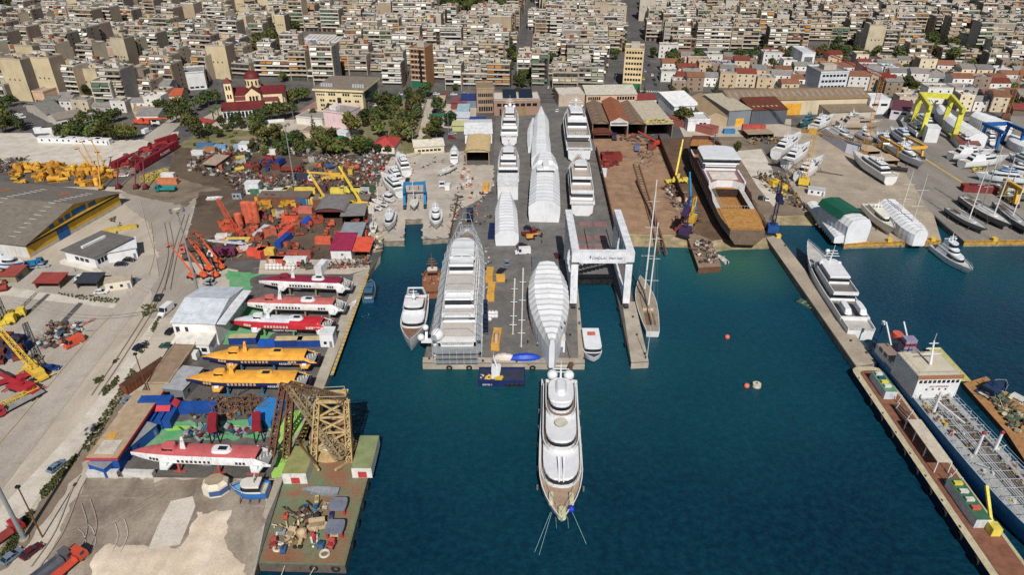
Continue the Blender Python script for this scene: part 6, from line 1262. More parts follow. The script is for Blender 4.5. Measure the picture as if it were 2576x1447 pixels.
hydrofoil('red and white hydrofoil with navy keel and a red stern house',577,803,838,812,S(220,222,228),S(196,24,40),S(34,30,66),S(196,190,180),aft=S(206,20,40),txt=[('HELLENIC SEAWAYS',.56,.55,.8,HT,1),('www.hsw.gr',.2,2.1,.8,HT,1)],cradle=S(96,170,96),noser=S(226,224,226))
for(a_,l)in(((507,893,800,894),'yellow hydrofoil with navy sides next to the blue trestles'),((466,948,778,950),'yellow hydrofoil with navy sides under the rusty crane boom')):hydrofoil(l,*a_,S(246,170,20),S(30,36,90),S(30,34,80),S(190,160,110),txt=[('AEGEAN',.32,1.1,.9,HT,1),('FLYING DOLPHINS',.2,1.1,.55,S(240,180,80),.8)],trim=S(246,176,40),cradle=S(50,110,140),fin=S(246,176,40))
hydrofoil('white hydrofoil with faded pink roof numbered 23, nearest the camera',326,1132,688,1146,S(206,96,96),S(232,230,228),S(214,212,208),txt=[('HELLENIC',.47,.9,.5,S(140,150,170),1)],cradle=S(186,74,62))
o_=[x for x in THINGS if x.name.startswith('hydrofoil')][-1];text('23',o_,(3.6,-.6,6.84),1.5,S(90,50,50),(0,0,pi))
for(u,v,c,l,r_)in[(615,862,S(24,60,130),'blue open skip by the red hydrofoil',S(200,180,130)),(730,868,S(24,60,130),'blue skip with tan cover beside the white cabin',S(206,186,130)),(785,868,S(26,70,150),'second blue skip with tan cover',S(206,186,130))]:container('open_skip',l,u,v,2,c,8,2.4,roof=r_,cat='skip')
cabin('white_cabin','white box cabin at the hydrofoil quay edge',828,864,0,4,4,4.5,WHITE,WHITE,wins=1);container('blue_tarpaulin_load','load under a bright blue tarpaulin by the skip',682,868,0,S(20,90,190),7,1.4,cat='load')
skiff('dinghy','small white dinghy on the quay edge behind the pink hydrofoil',888,766,4.5,1.8,70,.1);
for i in range(14):u,v=545+(i%7)*20+rr.uniform(-4,4),1022+(i//7)*14;t=thing('steel_cradle','bare rusty steel trestle on the dark yard','trestle',g(u,v),rr.uniform(0,3),'rusty trestles');m=MB();lattice(m,(0,0,0),(0,0,2.6),2.2,1.8,S(130,96,74),1,.22,.14);m.build('frame','rust',t)
scrap([(470,1084),(690,1080),(690,1098),(470,1108)],70,(.6,2.2),[S(40,90,120),S(120,40,44),S(150,160,170),S(90,96,100)],1.6,31,label='blue and red steelwork pieces on the green deck')
for u,v,h in((545,1100,4),(654,1098,4)):t=thing('hoist_frame','dark red painted hoist frame over the green deck','hoist',g(u,v),.3,'red hoist frames');m=MB();m.box(-1,1,-3,3,h,h+1.6,S(150,30,44));m.build('beam','paint',t);m=MB();[m.bar((x,y,0),(x*.8,y,h),.3,DARK)for x in(-1,1)for y in(-2.6,2.6)];m.build('leg','paint',t)
container('blue_tarpaulin_load','large load under a bright blue tarpaulin beside the rusty boom',677,1048,80,S(20,130,206),9,2.4,Wd=6,cat='load')
t,L=cruiser('fishing_boat','bright blue fishing boat propped on the dirt below the hydrofoil',672,1222,578,1224,4.6,0,.9,1,S(24,110,190),S(24,100,180),S(110,170,210),False,'boat',None,1.6,0,cab=S(216,210,200))
t=thing('octagonal_kiosk','cream octagonal kiosk standing on the dirt beside the blue boat','kiosk',g(547,1234),.2);m=MB();oc=[(3*cos(pi/8+i*pi/4),2.6*sin(pi/8+i*pi/4))for i in range(8)];m.prism(oc,0,2.5,S(222,214,196));m.build('wall','wall',t);m=MB();m.prism(oc,2.52,3.4,S(224,212,186),S(170,150,120),.72);m.build('roof','paint',t)
for i in(5,6):m=MB();a0,a1=oc[i],oc[(i+1)%8];m.add([(a0[0]*1.01,a0[1]*1.01,.5),(a1[0]*1.01,a1[1]*1.01,.5),(a1[0]*1.01,a1[1]*1.01,2),(a0[0]*1.01,a0[1]*1.01,2)],[(0,1,2,3)],S(60,90,140));m.build('window','glass',t)
# vehicles of the apron
for(u,v,c,k,a_,w_)in[(326,657,'black','car',-8,'beside the white bungalow'),(306,668,'navy','car',5,'before the white bungalow'),(110,672,'silver','car',8,'by the blue trailer'),(208,702,'white','suv',25,'behind the dark canopy'),(338,710,'slate','car',65,'beside the caravan'),(256,738,'white','car',5,'on the concrete path'),(400,752,'black','suv',97,'behind the white minibus'),(432,836,'black','car',75,'beside the white hall'),(420,874,'green','car',175,'before the white annex'),(354,876,'navy','car',65,'on the weedy strip'),(132,930,'blue','car',5,'by the yellow crawler crane'),(330,1012,'slate','suv',178,'beside the rusty container'),(527,714,'silver','suv',172,'under the floodlight mast'),(521,728,'black','car',172,'under the floodlight mast, middle of three'),(512,743,'black','suv',172,'by the blue container'),(145,1178,'slate','car',70,'alone on the earth strip'),(82,1392,'maroon','car',65,'by the concrete island'),(33,1405,'slate','car',65,'at the bottom corner'),(707,612,'black','car',80,'beside the blue ended container'),(813,607,'black','suv',70,'on the oily yard'),(765,578,'orange','car',10,'on the oily yard'),(712,574,'orange','suv',20,'before the orange container'),(713,645,'orange','car',5,'by the sacks'),(850,598,'red','car',85,'by the canopies'),(312,444,'white','car',10,'under the red plant'),(88,905,'gold','car',15,'beside the track'),(830,572,'orange','car',85,'before the arched canopy')]:car(u,v,c,w_,k,a_)
car(419,786,'white','','van',258,label='white minibus driving along the weedy strip');car(187,868,'orange','','van',238,label='orange red delivery van at the edge of the road');car(476,903,'white','','van',178,label='white van under the yellow hydrofoil bow')
truck('flatbed_truck','dark red flatbed truck at the frame edge by the mast',6,1362,62,S(170,30,40),S(150,60,50),9,'flat');truck('crane_truck','orange red excavator-like loader truck at the bottom edge',172,1432,66,S(206,70,40),S(206,70,40),8,'flat');truck('tipper_truck','dark grey open tipper trailer at the bottom edge',134,1440,62,S(90,90,96),S(96,100,110),9,'tipper');truck('flatbed_truck','red flatbed truck with a bright red cab by the yellow crane',52,1020,238,S(190,30,44),S(150,150,150),12,'flat');truck('flatbed_truck','red crane carrier next to the red cabbed flatbed',20,965,215,S(170,30,44),S(170,30,44),12,'flat')
mobile_crane('yellow crawler crane with long lattice boom lowered to the left',92,945,145,S(232,190,40),26,26,0,lat=True);mobile_crane('red truck crane with lowered red arm',62,985,160,S(180,30,44),12,10,0);machine('lattice_section','yellow lattice section lying beside the red crane',30,1020,55,14,2,1.8,S(226,190,40),4)
machine('wheeled_machine','yellow wheeled digger at the end of the rail track',45,797,20,5,2.4,3,S(230,200,30),3);machine('wheeled_machine','yellow crane base beside the thin lattice mast',15,815,20,6,3,3,S(230,200,30),3)
t=thing('lattice_mast','thin dark lattice mast at the frame edge','mast',g(18,812));m=MB();lattice(m,(0,0,0),(0,0,18),1.3,1.0,S(60,56,52),10,.14,.09);m.build('tower','rust',t)
# weeds along the path
wm_=MB();rw=random.Random(4)
for poly,n in(([(205,1130),(330,930),(345,940),(225,1140)],260),([(345,880),(372,855),(376,875),(352,893)],60),([(285,910),(300,905),(285,918)],20),([(235,958),(262,945),(260,960),(238,968)],60),([(255,985),(298,945),(300,962),(262,1000)],120),([(100,1240),(190,1145),(200,1150),(110,1262)],220),([(0,1400),(75,1285),(90,1290),(15,1420)],240),([(145,738),(300,752),(300,764),(230,760),(150,742)],130),([(355,770),(395,765),(400,785),(360,800)],90),([(380,830),(404,790),(408,795),(385,840)],80),([(250,640),(300,560),(310,565),(265,640)],50),([(905,650),(925,620),(940,630),(925,660)],90),([(270,555),(292,545),(290,560)],30)):
 for x,y in scatter(poly,n,rw):
  for k in range(3):a_=rw.uniform(0,6.28);s=rw.uniform(.15,.4);wm_.add([(x+s*cos(a_),y+s*sin(a_),.1),(x-s*cos(a_),y-s*sin(a_),.1),(x-s*.6*cos(a_)+rw.uniform(-.2,.2),y-s*.6*sin(a_),.1+rw.uniform(.2,.6)),(x+s*.6*cos(a_),y+s*.6*sin(a_)+rw.uniform(-.2,.2),.1+rw.uniform(.2,.6))],[(0,1,2,3)],jit((.075,.085,.03),.4,rw))
solo(wm_,'weeds','patchy dry green weeds along the concrete path','weeds','leaf',kind='stuff')
# large yachts and ships
def mega(name,label,us,vs,ub,vb,W,z=0,dry=0,zd=5,Hs=4.2,tiers=(),top=WHITE,bottom=S(30,40,70),deck=TEAK,domes=(),mast=None,cat='yacht',rails=True,slabtop=TEAK,full=.5,p=2.2,tail_open=True,stripe=None,boot=None,Hb=1.45):
 """stern pixel, bow pixel at height zd; tiers: (slab x0, slab x1, slab w, house x0, house x1, house w, h, nose, roof colour)"""
 a,L,rz=along(us,vs,ub,vb,zd);t=thing(name,label,cat,(a.x,a.y,z+dry),rz)
 make_hull(t,L,W,Hs,Hs*Hb,2.2,top,bottom,deck,boot,.9,full,.86,.09,p,stripe=stripe);zz=Hs-.9
 for i,(s0,s1,sw,h0,h1,hw,h,ns,rc)in enumerate(tiers):
  if sw:
   m=MB();P=plan(L*s0,L*s1,W*sw,L*ns);m.prism(P,zz,zz+.3,top,slabtop);cx=sum(q_[0]for q_ in P)/len(P);n=len(P)
   o=[(q_[0],q_[1])for q_ in P];ii=[(cx+(q_[0]-cx)*.975,q_[1]*.95)for q_ in P]
   m.add([(x,y,zz+.3)for x,y in o]+[(x,y,zz+1.15)for x,y in o]+[(x,y,zz+1.15)for x,y in ii]+[(x,y,zz+.302)for x,y in ii],[f for j in range(n)for f in((j,(j+1)%n,n+(j+1)%n,n+j),(n+j,n+(j+1)%n,2*n+(j+1)%n,2*n+j),(2*n+j,2*n+(j+1)%n,3*n+(j+1)%n,3*n+j))],top);m.build('upper_deck','gloss',t);zz+=.302
  tier(t,L*h0,L*h1,W*hw,zz,h,L*ns*.8,0,top,rc or top,.95,(.35,.78),1.05,0,rooft=.3)
  zz+=h+.32
 if mast:mast_arch(t,L*mast[0],zz-.05,W*.55,mast[1],domes,top,3)
 if rails:rail(t,[(L*.72,W*.42,Hs*(1+.45*.5)),(L*.88,W*.22,Hs*(1+.4*.76)),(L*.99,0,Hs*1.42),(L*.88,-W*.22,Hs*(1+.4*.76)),(L*.72,-W*.42,Hs*(1+.45*.5))],0,.8)
 if dry:
  for k in range(7):
   for s in(-1,1):m=MB();m.bar((L*(.1+.12*k),s*W*.44,-dry),(L*(.1+.12*k),s*W*.36,1.0),.3,S(90,80,70));m.build('stand','rust',t)
 return t,L,zz
 # the white yacht lying bow-on in the foreground
LT=S(220,221,224)
t,L,zz=mega('motor_yacht','long white superyacht with tan foredeck moored stern-to off the pier',1407,950,1413,1312,10.2,WATER_Z,0,3,4.4,[(.01,.8,.95,.2,.79,.82,2.5,.16,LT),(.13,.63,.86,.22,.61,.72,2.4,.12,LT),(.17,.46,.74,.24,.42,.60,2.2,.12,LT)],deck=S(178,150,124),slabtop=S(128,108,92),bottom=S(60,50,40),Hb=1.3,full=.64,p=2.5,domes=[(-1,-2.1,.2,1.4),(-1,2.1,.2,1.4)],mast=(.2,3.6))
m=MB();m.prism([(L*.2+x,y)for x,y in plan(0,L*.2,6.4,3.2,3.2)],zz-.1,zz+.25,LT,None,.97);m.prism([(L*.215+x,y)for x,y in plan(0,7,3.0,3,1)],zz+.26,zz+1.3,LT,None,.6);m.build('hardtop','gloss',t)
m=MB();m.tube((L*.5,0,10.6),(L*.5,0,10.75),1.6,1.6,S(206,200,180),14);m.build('round_sofa','paint',t)
for x,y,c in((.87,2.2,S(206,200,160)),(.87,-2.2,S(206,200,160)),(.95,.1,S(206,202,150))):m=MB();m.prism([(L*x+q_[0],y+q_[1])for q_ in plan(-1.8,2.0,1.3 if abs(y)>1 else 2.0,1.5,.6)],4.6,5.6,c,None,.75);m.build('covered_tender','paint',t)
m=MB();m.ball((L*.935,2.1,5.2),.8,S(20,60,190),8,5);m.build('blue_cover','paint',t);m=MB();m.bar((L*.7,-.6,9.2),(L*.8,-.5,6.2),.25,LT);m.bar((L*.7,.6,9.2),(L*.8,.5,6.2),.25,LT);m.build('foremast','gloss',t)
for s in(-1,1):
 for x in(.2,.33,.46,.62,.74):m=MB();m.tube((L*x,s*5.3,.6),(L*x,s*5.3,1.9),.24,.24,S(120,120,110),8);m.build('fender','paint',t)
cl=MB();a=Vector(t.location)
for u0,v0,u1,v1 in((1398,1302,1400,1330),(1428,1302,1430,1330),(1385,1290,1345,1390),(1388,1290,1356,1398),(1440,1290,1475,1370)):cl.bar(g(u0,v0,1.8),g(u1,v1,WATER_Z+.05),.06,S(150,190,190))
solo(cl,'mooring_lines','pale mooring lines running from the superyacht bow into the water','rope')
m=MB();m.bar(g(1437,912,.4),g(1434,936,2.6),1.2,S(120,76,56),.25);solo(m,'gangway','brown gangway from the pier to the superyacht stern','gangway')
# yachts hauled out on the pier
mega('motor_yacht','white superyacht farthest back on the pier with three domes',1281,338,1285,268,9.5,0,1.2,6,4.2,[(.04,.85,.96,.1,.8,.86,2.5,.2,None),(.12,.7,.86,.2,.64,.7,2.4,.15,None),(.2,.55,.7,.3,.5,.5,2.0,.1,None)],domes=[(-.8,-2.2,.4,.9),(-.8,0,1.2,.9),(-.8,2.2,.4,.9)],mast=(.5,5))
mega('motor_yacht','white superyacht with broad grey aft deck behind the white wrapped box',1278,452,1281,368,10,0,1.2,6,4.4,[(.02,.85,.97,.18,.8,.84,2.6,.2,None),(.16,.72,.86,.3,.66,.7,2.5,.15,None),(.3,.6,.7,.36,.52,.5,2.0,.1,None)],domes=[(-.5,0,2.6,.7)],mast=(.58,4.5),slabtop=S(150,140,132))
mega('motor_yacht','large grey and white yacht with bare aft decks, behind its smaller neighbour',1458,372,1440,268,13,0,1.2,7,5.4,[(.0,.84,.97,.2,.8,.88,2.8,.2,None),(.13,.72,.9,.34,.7,.76,3.0,.15,None),(.4,.66,.7,.44,.62,.5,2.2,.1,None)],domes=[(-.5,0,3.2,1.0),(-.5,-3.4,.2,.7),(-.5,3.4,.2,.7)],mast=(.6,5),slabtop=S(150,140,128),deck=S(140,130,118))
mega('motor_yacht','white superyacht with stern stairs facing the white travel hoist',1466,510,1453,395,10.5,0,1.2,6,4.4,[(.02,.86,.97,.1,.8,.86,2.6,.2,None),(.1,.74,.9,.26,.66,.74,2.5,.16,None),(.24,.6,.76,.44,.56,.5,2.0,.1,None)],domes=[(-.5,0,2.2,.5)],mast=(.6,4.5),slabtop=S(186,170,152))
t,L,zz=mega('motor_yacht','white superyacht inside a scaffolding cage along the pier edge',1150,868,1176,590,11,0,1.0,5,4.8,[(.02,.86,.96,.16,.84,.86,2.7,.22,None),(.13,.82,.9,.2,.78,.8,2.6,.18,None),(.24,.74,.82,.42,.7,.7,2.4,.12,None)],domes=[(0,-3.4,-.6,.9),(0,3.4,-.6,.9)],mast=(.5,1.6),slabtop=S(196,188,180),full=.66,p=2.8)
sc=MB();SG=S(196,202,208);fr=t.matrix_basis
sc.M=Matrix.Translation(t.location)@Matrix.Rotation(t.rotation_euler[2],4,'Z')
nx=int(L/2.6)
for i in range(nx+1):
 x=-2+(L+2)*i/nx;f=max(.25,1-max(0,(x/L-.55)/.5)**2);y=7*f
 for s in(-1,1):
  for yy in(y,y-1.3):sc.bar((x,s*yy,-1),(x,s*yy,8.2),.1,SG)
  x2=x+(L+2)/nx;y2=7*max(.25,1-max(0,(x2/L-.55)/.5)**2)
  if i<nx:
   for z in(1,3,5,7):sc.bar((x,s*y,z),(x2,s*y2,z),.1,SG);sc.bar((x,s*(y-.65),z-.1),(x2,s*(y2-.65),z-.1),1.1,S(176,180,182),.06)if z in(3,7)else None
   if i%2:sc.bar((x,s*y,-1),(x2,s*y2,9),.09,SG)
 if i%2==0:sc.bar((x,-y,8.2),(x,-y*.5,14.2),.09,SG);sc.bar((x,y,8.2),(x,y*.5,14.2),.09,SG);sc.bar((x,-y*.5,14.2),(x,y*.5,14.2),.11,SG)
for z in(0,1.7,3.4):sc.bar((-3.2,-6.5,z),(-3.2,6.5,z),.1,SG);sc.box(-3.6,-1+z*.3,-6,6,z,z+.08,S(160,164,166))
for y in range(-6,7,2):sc.bar((-3.2,y,-1),(-3.2,y,4.4),.1,SG)
solo(sc,'scaffolding','grey tube scaffolding caged around the white superyacht','scaffolding','metal')
wrap('wrapped_yacht','slim white wrapped yacht at the far end of the wrapped row',1362,332,1361,270,8.5,8,9,zt=8,taper1=.15,taper0=.95)
wrap('wrapped_yacht','low white wrapped hull to the left of the slim wrap',1340,366,1341,296,6,4,4,zt=4);wrap('wrapped_yacht','middle white wrapped yacht in the row, tucked behind the giant wrap',1362,386,1361,332,9.5,8,8.5,zt=8,taper1=.9,taper0=1)
wrap('wrapped_yacht','giant white wrapped yacht with square front and black trailer before it',1370,505,1372,388,12.8,9.5,11,zt=9.5,taper0=1,taper1=.72,ribs=16,flat=.55,steps=((.72,.86,1.2),));m=MB();q_=g(1373,416,12);m.box(-1.3,1.3,-5,4,11.6,13.4,WHITE);m.box(-4,4,-4.5,-1,11.4,12.3,WHITE);solo(m,'wrapped_mast_house','white wrapped mast house on top of the giant wrap','cover','wrap',(q_.x,q_.y,0))
wrap('wrapped_yacht','white wrapped yacht with flat front doors nearest the quay cars',1275,580,1272,488,9,6.5,8,zt=6.5,taper0=1,taper1=.55,flat=.62);shed('wrapped_box','plain white wrapped box over the stern of a superyacht',(1252,503),(1303,503),15,6.5,0,'flat','y',WHITE,WHITE,'cover',wallmat='wrap')
wrap('wrapped_yacht','huge ribbed white wrapped hull with bow towards the quay end',1376,664,1389,868,12.8,9,9.5,zt=8,taper0=.55,taper1=.12,ribs=15,flat=.7,wob=.34,full=.42);cabin('white_booth','white booth with a ladder at the wrapped bow',1405,880,0,3.4,3,4.5,WHITE,OFFW,wins=1)
m=MB();m.prism(plan(-2,6,2.2,1),0,8,WHITE,None,.9);q_=g(1388,890);solo(m,'wrapped_bow_tower','tall narrow white wrapped tower at the wrapped bow','cover','wrap',q_,pi/2)
# gantries
def gantry(name,label,FL,FR,length,H,col,beam=1.6,leg=1.2,cross=('front',),wheels=True,bh=None,txt=None,group='travel hoists'):
 a,w,rz=front(*FL,*FR);t=thing(name,label,'boat hoist',a,rz,group);bh=bh or beam
 for x in(0,w):
  for y in(0,length):m=MB();m.bar((x,y,1.4),(x,y+(1.2 if y==0 else-1.2),H),leg,col,leg*1.3);m.build('leg','paint',t)
  m=MB();m.box(x-beam/2,x+beam/2,-1.5,length+1.5,H,H+bh,col);
  for k in range(6):m.box(x-beam*.56,x+beam*.56,length*(.12+.15*k),length*(.12+.15*k)+1.2,H-bh*.12,H+bh*.5,tuple(c*.45 for c in col))
  m.build('side_beam','paint',t);m=MB();m.box(x-leg*.4,x+leg*.4,0,length,1.4,2.0,col);m.build('sill_beam','paint',t)
  if wheels:
   for y in(-1.4,1.4,length-1.4,length+1.4):k=MB();k.tube((x-.7,y,.8),(x+.7,y,.8),.8,.8,TYRE,10);k.build('wheel','paint',t)
 for c in cross:
  y=-1.5 if c=='front' else length+.2;m=MB();m.box(beam/2,w-beam/2,y,y+beam*.9,H-.4,H+bh,col);b=m.build('cross_beam','paint',t)
  if txt and c=='front':
   for s_,x,sz in txt:text(s_,b,(w*x,y-.05,H+bh*.3),sz,S(30,36,60))
 for x in(w*.28,w*.72):m=MB();m.bar((x,length*.25,H),(x,length*.75,H),.25,DARK);m.build('trolley','paint',t)
 return t,w
t,w=gantry('travel_hoist','giant white travel hoist straddling the dock, lettered on its front beam',(1441,770),(1573,770),30,17,S(226,228,232),2.4,1.7,('front',),True,3.4,[('CIMOLAI',.29,1.15),('MBH 820',.61,1.05)])
m=MB();m.prism([(w*.255,0),(w*.28,.8),(w*.255,1.5)],0,.04,S(40,60,110));m.v=[(x,-1.56-z,18.0+y)for x,y,z in m.v];m.build('emblem','paint',t)
for i,v in enumerate((640,662)):
 m=MB();a,b=g(1455,v+8,6),g(1548,v-14,6);m.bar(a,b,.8,S(206,208,212));
 for k in range(9):c=a.lerp(b,(k+.5)/9);m.tube(c+Vector((0,-.5,0)),c+Vector((0,-.9,0)),.8,.8,BLACK,10)
 solo(m,'sling_beam','white spreader beam with black sling drums, '+('rear one' if i==0 else 'front one'),'sling beam')
for i,(u,v)in enumerate([(1493,565),(1493,600),(1493,622)]):a=g(u,v);m=MB();[m.box(a.x-6+k*6.2,a.x-1+k*6.2,a.y-2,a.y+2,.15,.4,jit(S(150,110,104),.1))for k in range(2)];solo(m,'rubber_mats',['pinkish rubber dock mats, rear pair','pinkish rubber dock mats, middle pair','pinkish rubber dock mats, front pair'][i],'mats')
gantry('travel_hoist','bright blue boat hoist carrying a white sailing yacht in the boatyard',(1019,524),(1070,522),8,7.5,S(20,130,190),.8,.8,('back',),True)
# things lying on the pier
def covered(name,label,u,v,L,W,ang,z,col):
 t=thing(name,label,'boat',g(u,v,z),radians(ang));rr_=random.Random(int(u));m=MB();secs=[]
 for i in range(13):k=i/12;s=sin(pi*(.08+.9*k))**.5;h=(1.5+rr_.uniform(-.12,.12))*s;w=W/2*s;x=L*(k-.5);secs.append([(x,-w,0),(x,-w*.95,h*.5),(x,-w*.4,h),(x,w*.4,h*1.02),(x,w*.95,h*.5),(x,w,0)])
 m.loft(secs,col,cap0=col,cap1=col);m.build('cover','wrap',t);m=MB();[m.box(x-.15,x+.15,-W*.45,W*.45,-.05,.1,S(120,90,70))for x in(-L*.3,L*.3)];m.build('chock','paint',t);return t
for(u,v,a_,L_,h,l)in[(1232,700,88,7,2.6,'behind the white domes'),(1236,742,88,9,2.6,'beside the cable drum'),(1249,862,86,9,2.4,'with a covered boat on top'),(1259,706,5,3,2,'by the dark car shadow'),(1223,478,88,5,3,'under the stairs by the white box'),(1349,398,88,5,3,'behind the wrap row')]:container('yellow_container',f'ochre yellow container on the pier {l}',u,v,a_,S(222,164,56),L_,h,group='ochre containers on the pier')
covered('covered_boat','cream covered boat on top of the ochre container',1249,850,6,1.8,88,2.5,S(206,170,130))
for i,(u0,v0,u1,v1)in enumerate([(1295,708,1290,848),(1316,682,1311,880)]):
 a,L_,rz=along(u0,v0,u1,v1);t=thing('yacht_mast','long white yacht mast lying on trestles, '+('shorter inner one' if i==0 else 'longer one beside the ribbed wrap'),'mast',a,rz);m=MB();m.tube((0,0,1.0),(L_,0,1.0),.3,.2,WHITE,8);[m.bar((L_*k,-1.1,1),(L_*k,1.1,1),.18,WHITE)for k in(.2,.45,.7,.85)];m.build('spar','gloss',t);m=MB();[m.box(L_*k-.2,L_*k+.2,-.6,.6,0,.7,S(160,120,90))for k in(.05,.3,.55,.8,.97)];m.build('trestle','paint',t)
t=thing('radar_mast','large white radar mast with two domes standing on the quay corner','radar mast',g(1097,893));m=MB();m.tube((0,0,0),(0,0,5),1.1,.7,WHITE,10);m.bar((-4,0,5),(2,0,5),1.0,WHITE);m.bar((-2.5,0,5),(-2.5,2,8.5),.7,WHITE);m.bar((0,0,2),(3.5,-2,.8),.6,WHITE);m.build('mast_frame','gloss',t)
for x,z,r in((.8,7.2,1.9),(-4.0,6.2,1.1),(-2.5,9.6,.9)):m=MB();m.ball((x,0,z),r,WHITE,14,9);m.build('radome','gloss',t)
for u,v in((1218,838),(1217,800),(1183,560),(1262,470)):t=thing('scaffold_tower','dark blue steel stair tower','stair tower',g(u,v),0,'dark stair towers');m=MB();lattice(m,(0,0,0),(0,0,6),2.4,2.4,S(40,50,80),4,.16,.1);[m.box(-1.2,1.2,-1.2,1.2,z,z+.1,S(50,60,90))for z in(1.5,3,4.5,6)];m.build('frame','metal',t)
for i in range(7):t=thing('white_sack','white bulk sack piled beside the ochre containers','sack',g(1232+(i%3)*8,792+(i//3)*8),i,'white sacks on the pier');m=MB();m.ball((0,0,.7),.75,WHITE,8,6);m.build('bag','paint',t);m=MB();m.tube((0,0,1.3),(0,0,1.6),.2,.25,OFFW,6);m.build('neck','paint',t)
container('blue_container','navy blue container beside the wrapped yacht near the quay cars',1238,590,88,S(24,40,84),9,3);covered('tarpaulin_boat','boat under a bright blue tarpaulin on the quay end',1321,902,9,3,2,.1,S(10,70,190));covered('upturned_tender','pale upturned tender next to the blue tarpaulin boat',1271,902,6,2.2,-3,.1,S(216,202,192))
m=MB();m.add([(-3.2,0,.6),(3.2,0,.6),(3.2,3.4,3.2),(-3.2,3.4,3.2)],[(0,1,2,3)],(.01,.012,.02));m.box(-3,3,1,3,0,.5,DARK);solo(m,'solar_trailer','black glossy panel trailer before the giant wrap','trailer','glass',g(1362,548))
for(u,v,c,k,a_,w_)in[(1275,664,'slate','car',92,'parked on the pier'),(1262,684,'black','car',60,'beside the ochre container'),(1314,622,'black','suv',8,'behind the white van'),(1332,577,'black','suv',10,'before the giant wrap'),(1345,580,'black','car',10,'before the giant wrap, outer one'),(1401,645,'maroon','car',100,'behind the ribbed wrap'),(1128,475,'white','van',85,'in the boatyard')]:car(u,v,c,w_,k,a_)
truck('pickup_truck','dark red pickup on the pier before the black cars',1331,592,8,S(120,26,34),S(110,30,36),6,'flat');car(1315,638,'white','','van',186,label='long white van crossing the pier');boomlift('boom_lift','small orange lift behind the giant wrap',1335,602,10,S(216,150,50),5,4,fly=1)
container('black_flatbed','dark lorry trailer beside the ribbed wrap',1346,668,90,S(110,112,116),9,1.6,cat='trailer')
scrap([(1150,470),(1240,460),(1235,560),(1150,590)],60,(.4,1.6),[S(60,60,66),S(190,180,160),S(200,90,50),S(206,206,200),S(40,50,80)],.8,41,label='pallets and small gear lying on the pier');scrap([(1205,620),(1232,620),(1228,780),(1205,780)],40,(.3,1.0),[S(60,60,66),S(190,180,160),S(206,206,200)],.6,42,label='small gear along the scaffolding foot');scrap([(1160,425),(1180,425),(1195,470),(1165,470)],60,(.5,1.8),[WHITE,S(206,190,170),S(180,110,90)],1.2,43,label='white boat mouldings and timber on the slip');scrap([(1130,500),(1160,490),(1150,560),(1130,590)],50,(.3,1.2),seed=44,label='timber and steel pieces by the pier wall')
# boats of the boatyard
cruiser('motor_yacht','white flybridge cruiser ashore with stern towards the water, topmost in the boatyard',1023,428,1000,385,5.6,0,1.2,2,WHITE,S(206,206,206));cruiser('motor_yacht','white cruiser ashore with dark windscreen between two others',1006,452,970,418,5,0,1.2,2,WHITE,S(180,180,180),S(206,186,176));cruiser('motor_yacht','large white flybridge cruiser ashore pointing up left',1008,480,958,436,5.6,0,1.2,2,WHITE,S(206,206,206))
cruiser('motor_boat','white pilothouse boat ashore, small',988,494,960,486,3.4,0,.9,1,WHITE,S(200,200,200),OFFW,False,'boat',None,None,0);sailboat('sailing_yacht','white sailing yacht hull ashore by the low heaps',972,510,934,498,3.4,0,1.0,masts=((.55,1.0),));sailboat('sailing_yacht','small white sailing yacht ashore below the pilothouse boat',956,520,928,506,2.8,0,1.0,masts=());sailboat('sailing_yacht','white yacht ashore at the stone corner, bow to the sky',938,575,940,552,3.2,0,.8,masts=((.5,1.1),));cruiser('fishing_boat','white and blue wooden trawler yacht ashore by the dock',984,532,974,574,5,0,1.0,1,S(214,216,220),S(120,150,190),OFFW,False,'boat',None,2.2,0)
cruiser('motor_yacht','sleek white cruiser ashore with black windscreen and bow to the dock',1096,524,1097,568,5.4,0,1.0,2,WHITE,S(206,206,206),WHITE,True,domes=0);sailboat('sailing_yacht','white racing yacht ashore propped on its side stands',1146,412,1100,434,3.4,0,1.4,bottom=S(206,216,222),masts=());cruiser('motor_yacht','white sport boat ashore with twin outboards by the canopy',1142,398,1143,368,4.4,0,1.0,1,WHITE,S(170,170,170));sailboat('sailing_yacht','white sailing yacht hanging in the blue boat hoist',1043,490,1040,522,3.4,0,1.6,masts=((.5,1.1),),bottom=S(206,214,220));skiff('rowing_boat','old cream open boat ashore by the long boathouse',1040,388,8,2.6,25,.4,S(206,196,170),S(190,180,150))
truck('flatbed_truck','small white flatbed truck parked in the boatyard',1112,468,-85,WHITE,S(190,190,190),6,'flat');car(1026,454,'black','behind the blue hoist','car',90)
scrap([(985,400),(1030,395),(1060,420),(1080,400),(1120,395),(1130,410),(1085,425),(1040,440)],50,(.3,.9),seed=45,flat=True,label='boat stands and small timber in the boatyard');scrap([(930,590),(962,585),(966,604),(940,640),(925,645)],70,(.5,1.8),[S(190,176,150),S(170,156,130),S(206,196,176)],.5,46,'shore_rocks','pale tumbled rocks on the shore by the boatyard','wall')
for u,v in((1010,602),(1071,602),(1102,601)):p=g(u,v,-.8);m=MB();m.torus((p.x,p.y-.3,-.6),.7,.28,BLACK,'Y');solo(m,'tyre_fender','black tyre fender on the boatyard quay face','tyre',group='tyre fenders of the boatyard')
for u0,v0,u1,v1,s in((1152,500,1132,600,.3),(1500,385,1549,600,1.2),(1655,355,1720,520,1.6),(1600,460,1650,575,.5)):a,L_,rz=along(u0,v0,u1,v1);m=MB();m.box(0,L_,-.2,.2,0,2.2*s+.6,S(104,72,60));[m.box(L_*i/20-.15,L_*i/20+.15,-.3,.3,0,2.2*s+.7,S(90,62,52))for i in range(21)];solo(m,'sheet_pile_wall','rust brown sheet pile wall running down to the water','wall','rust',a,rz)
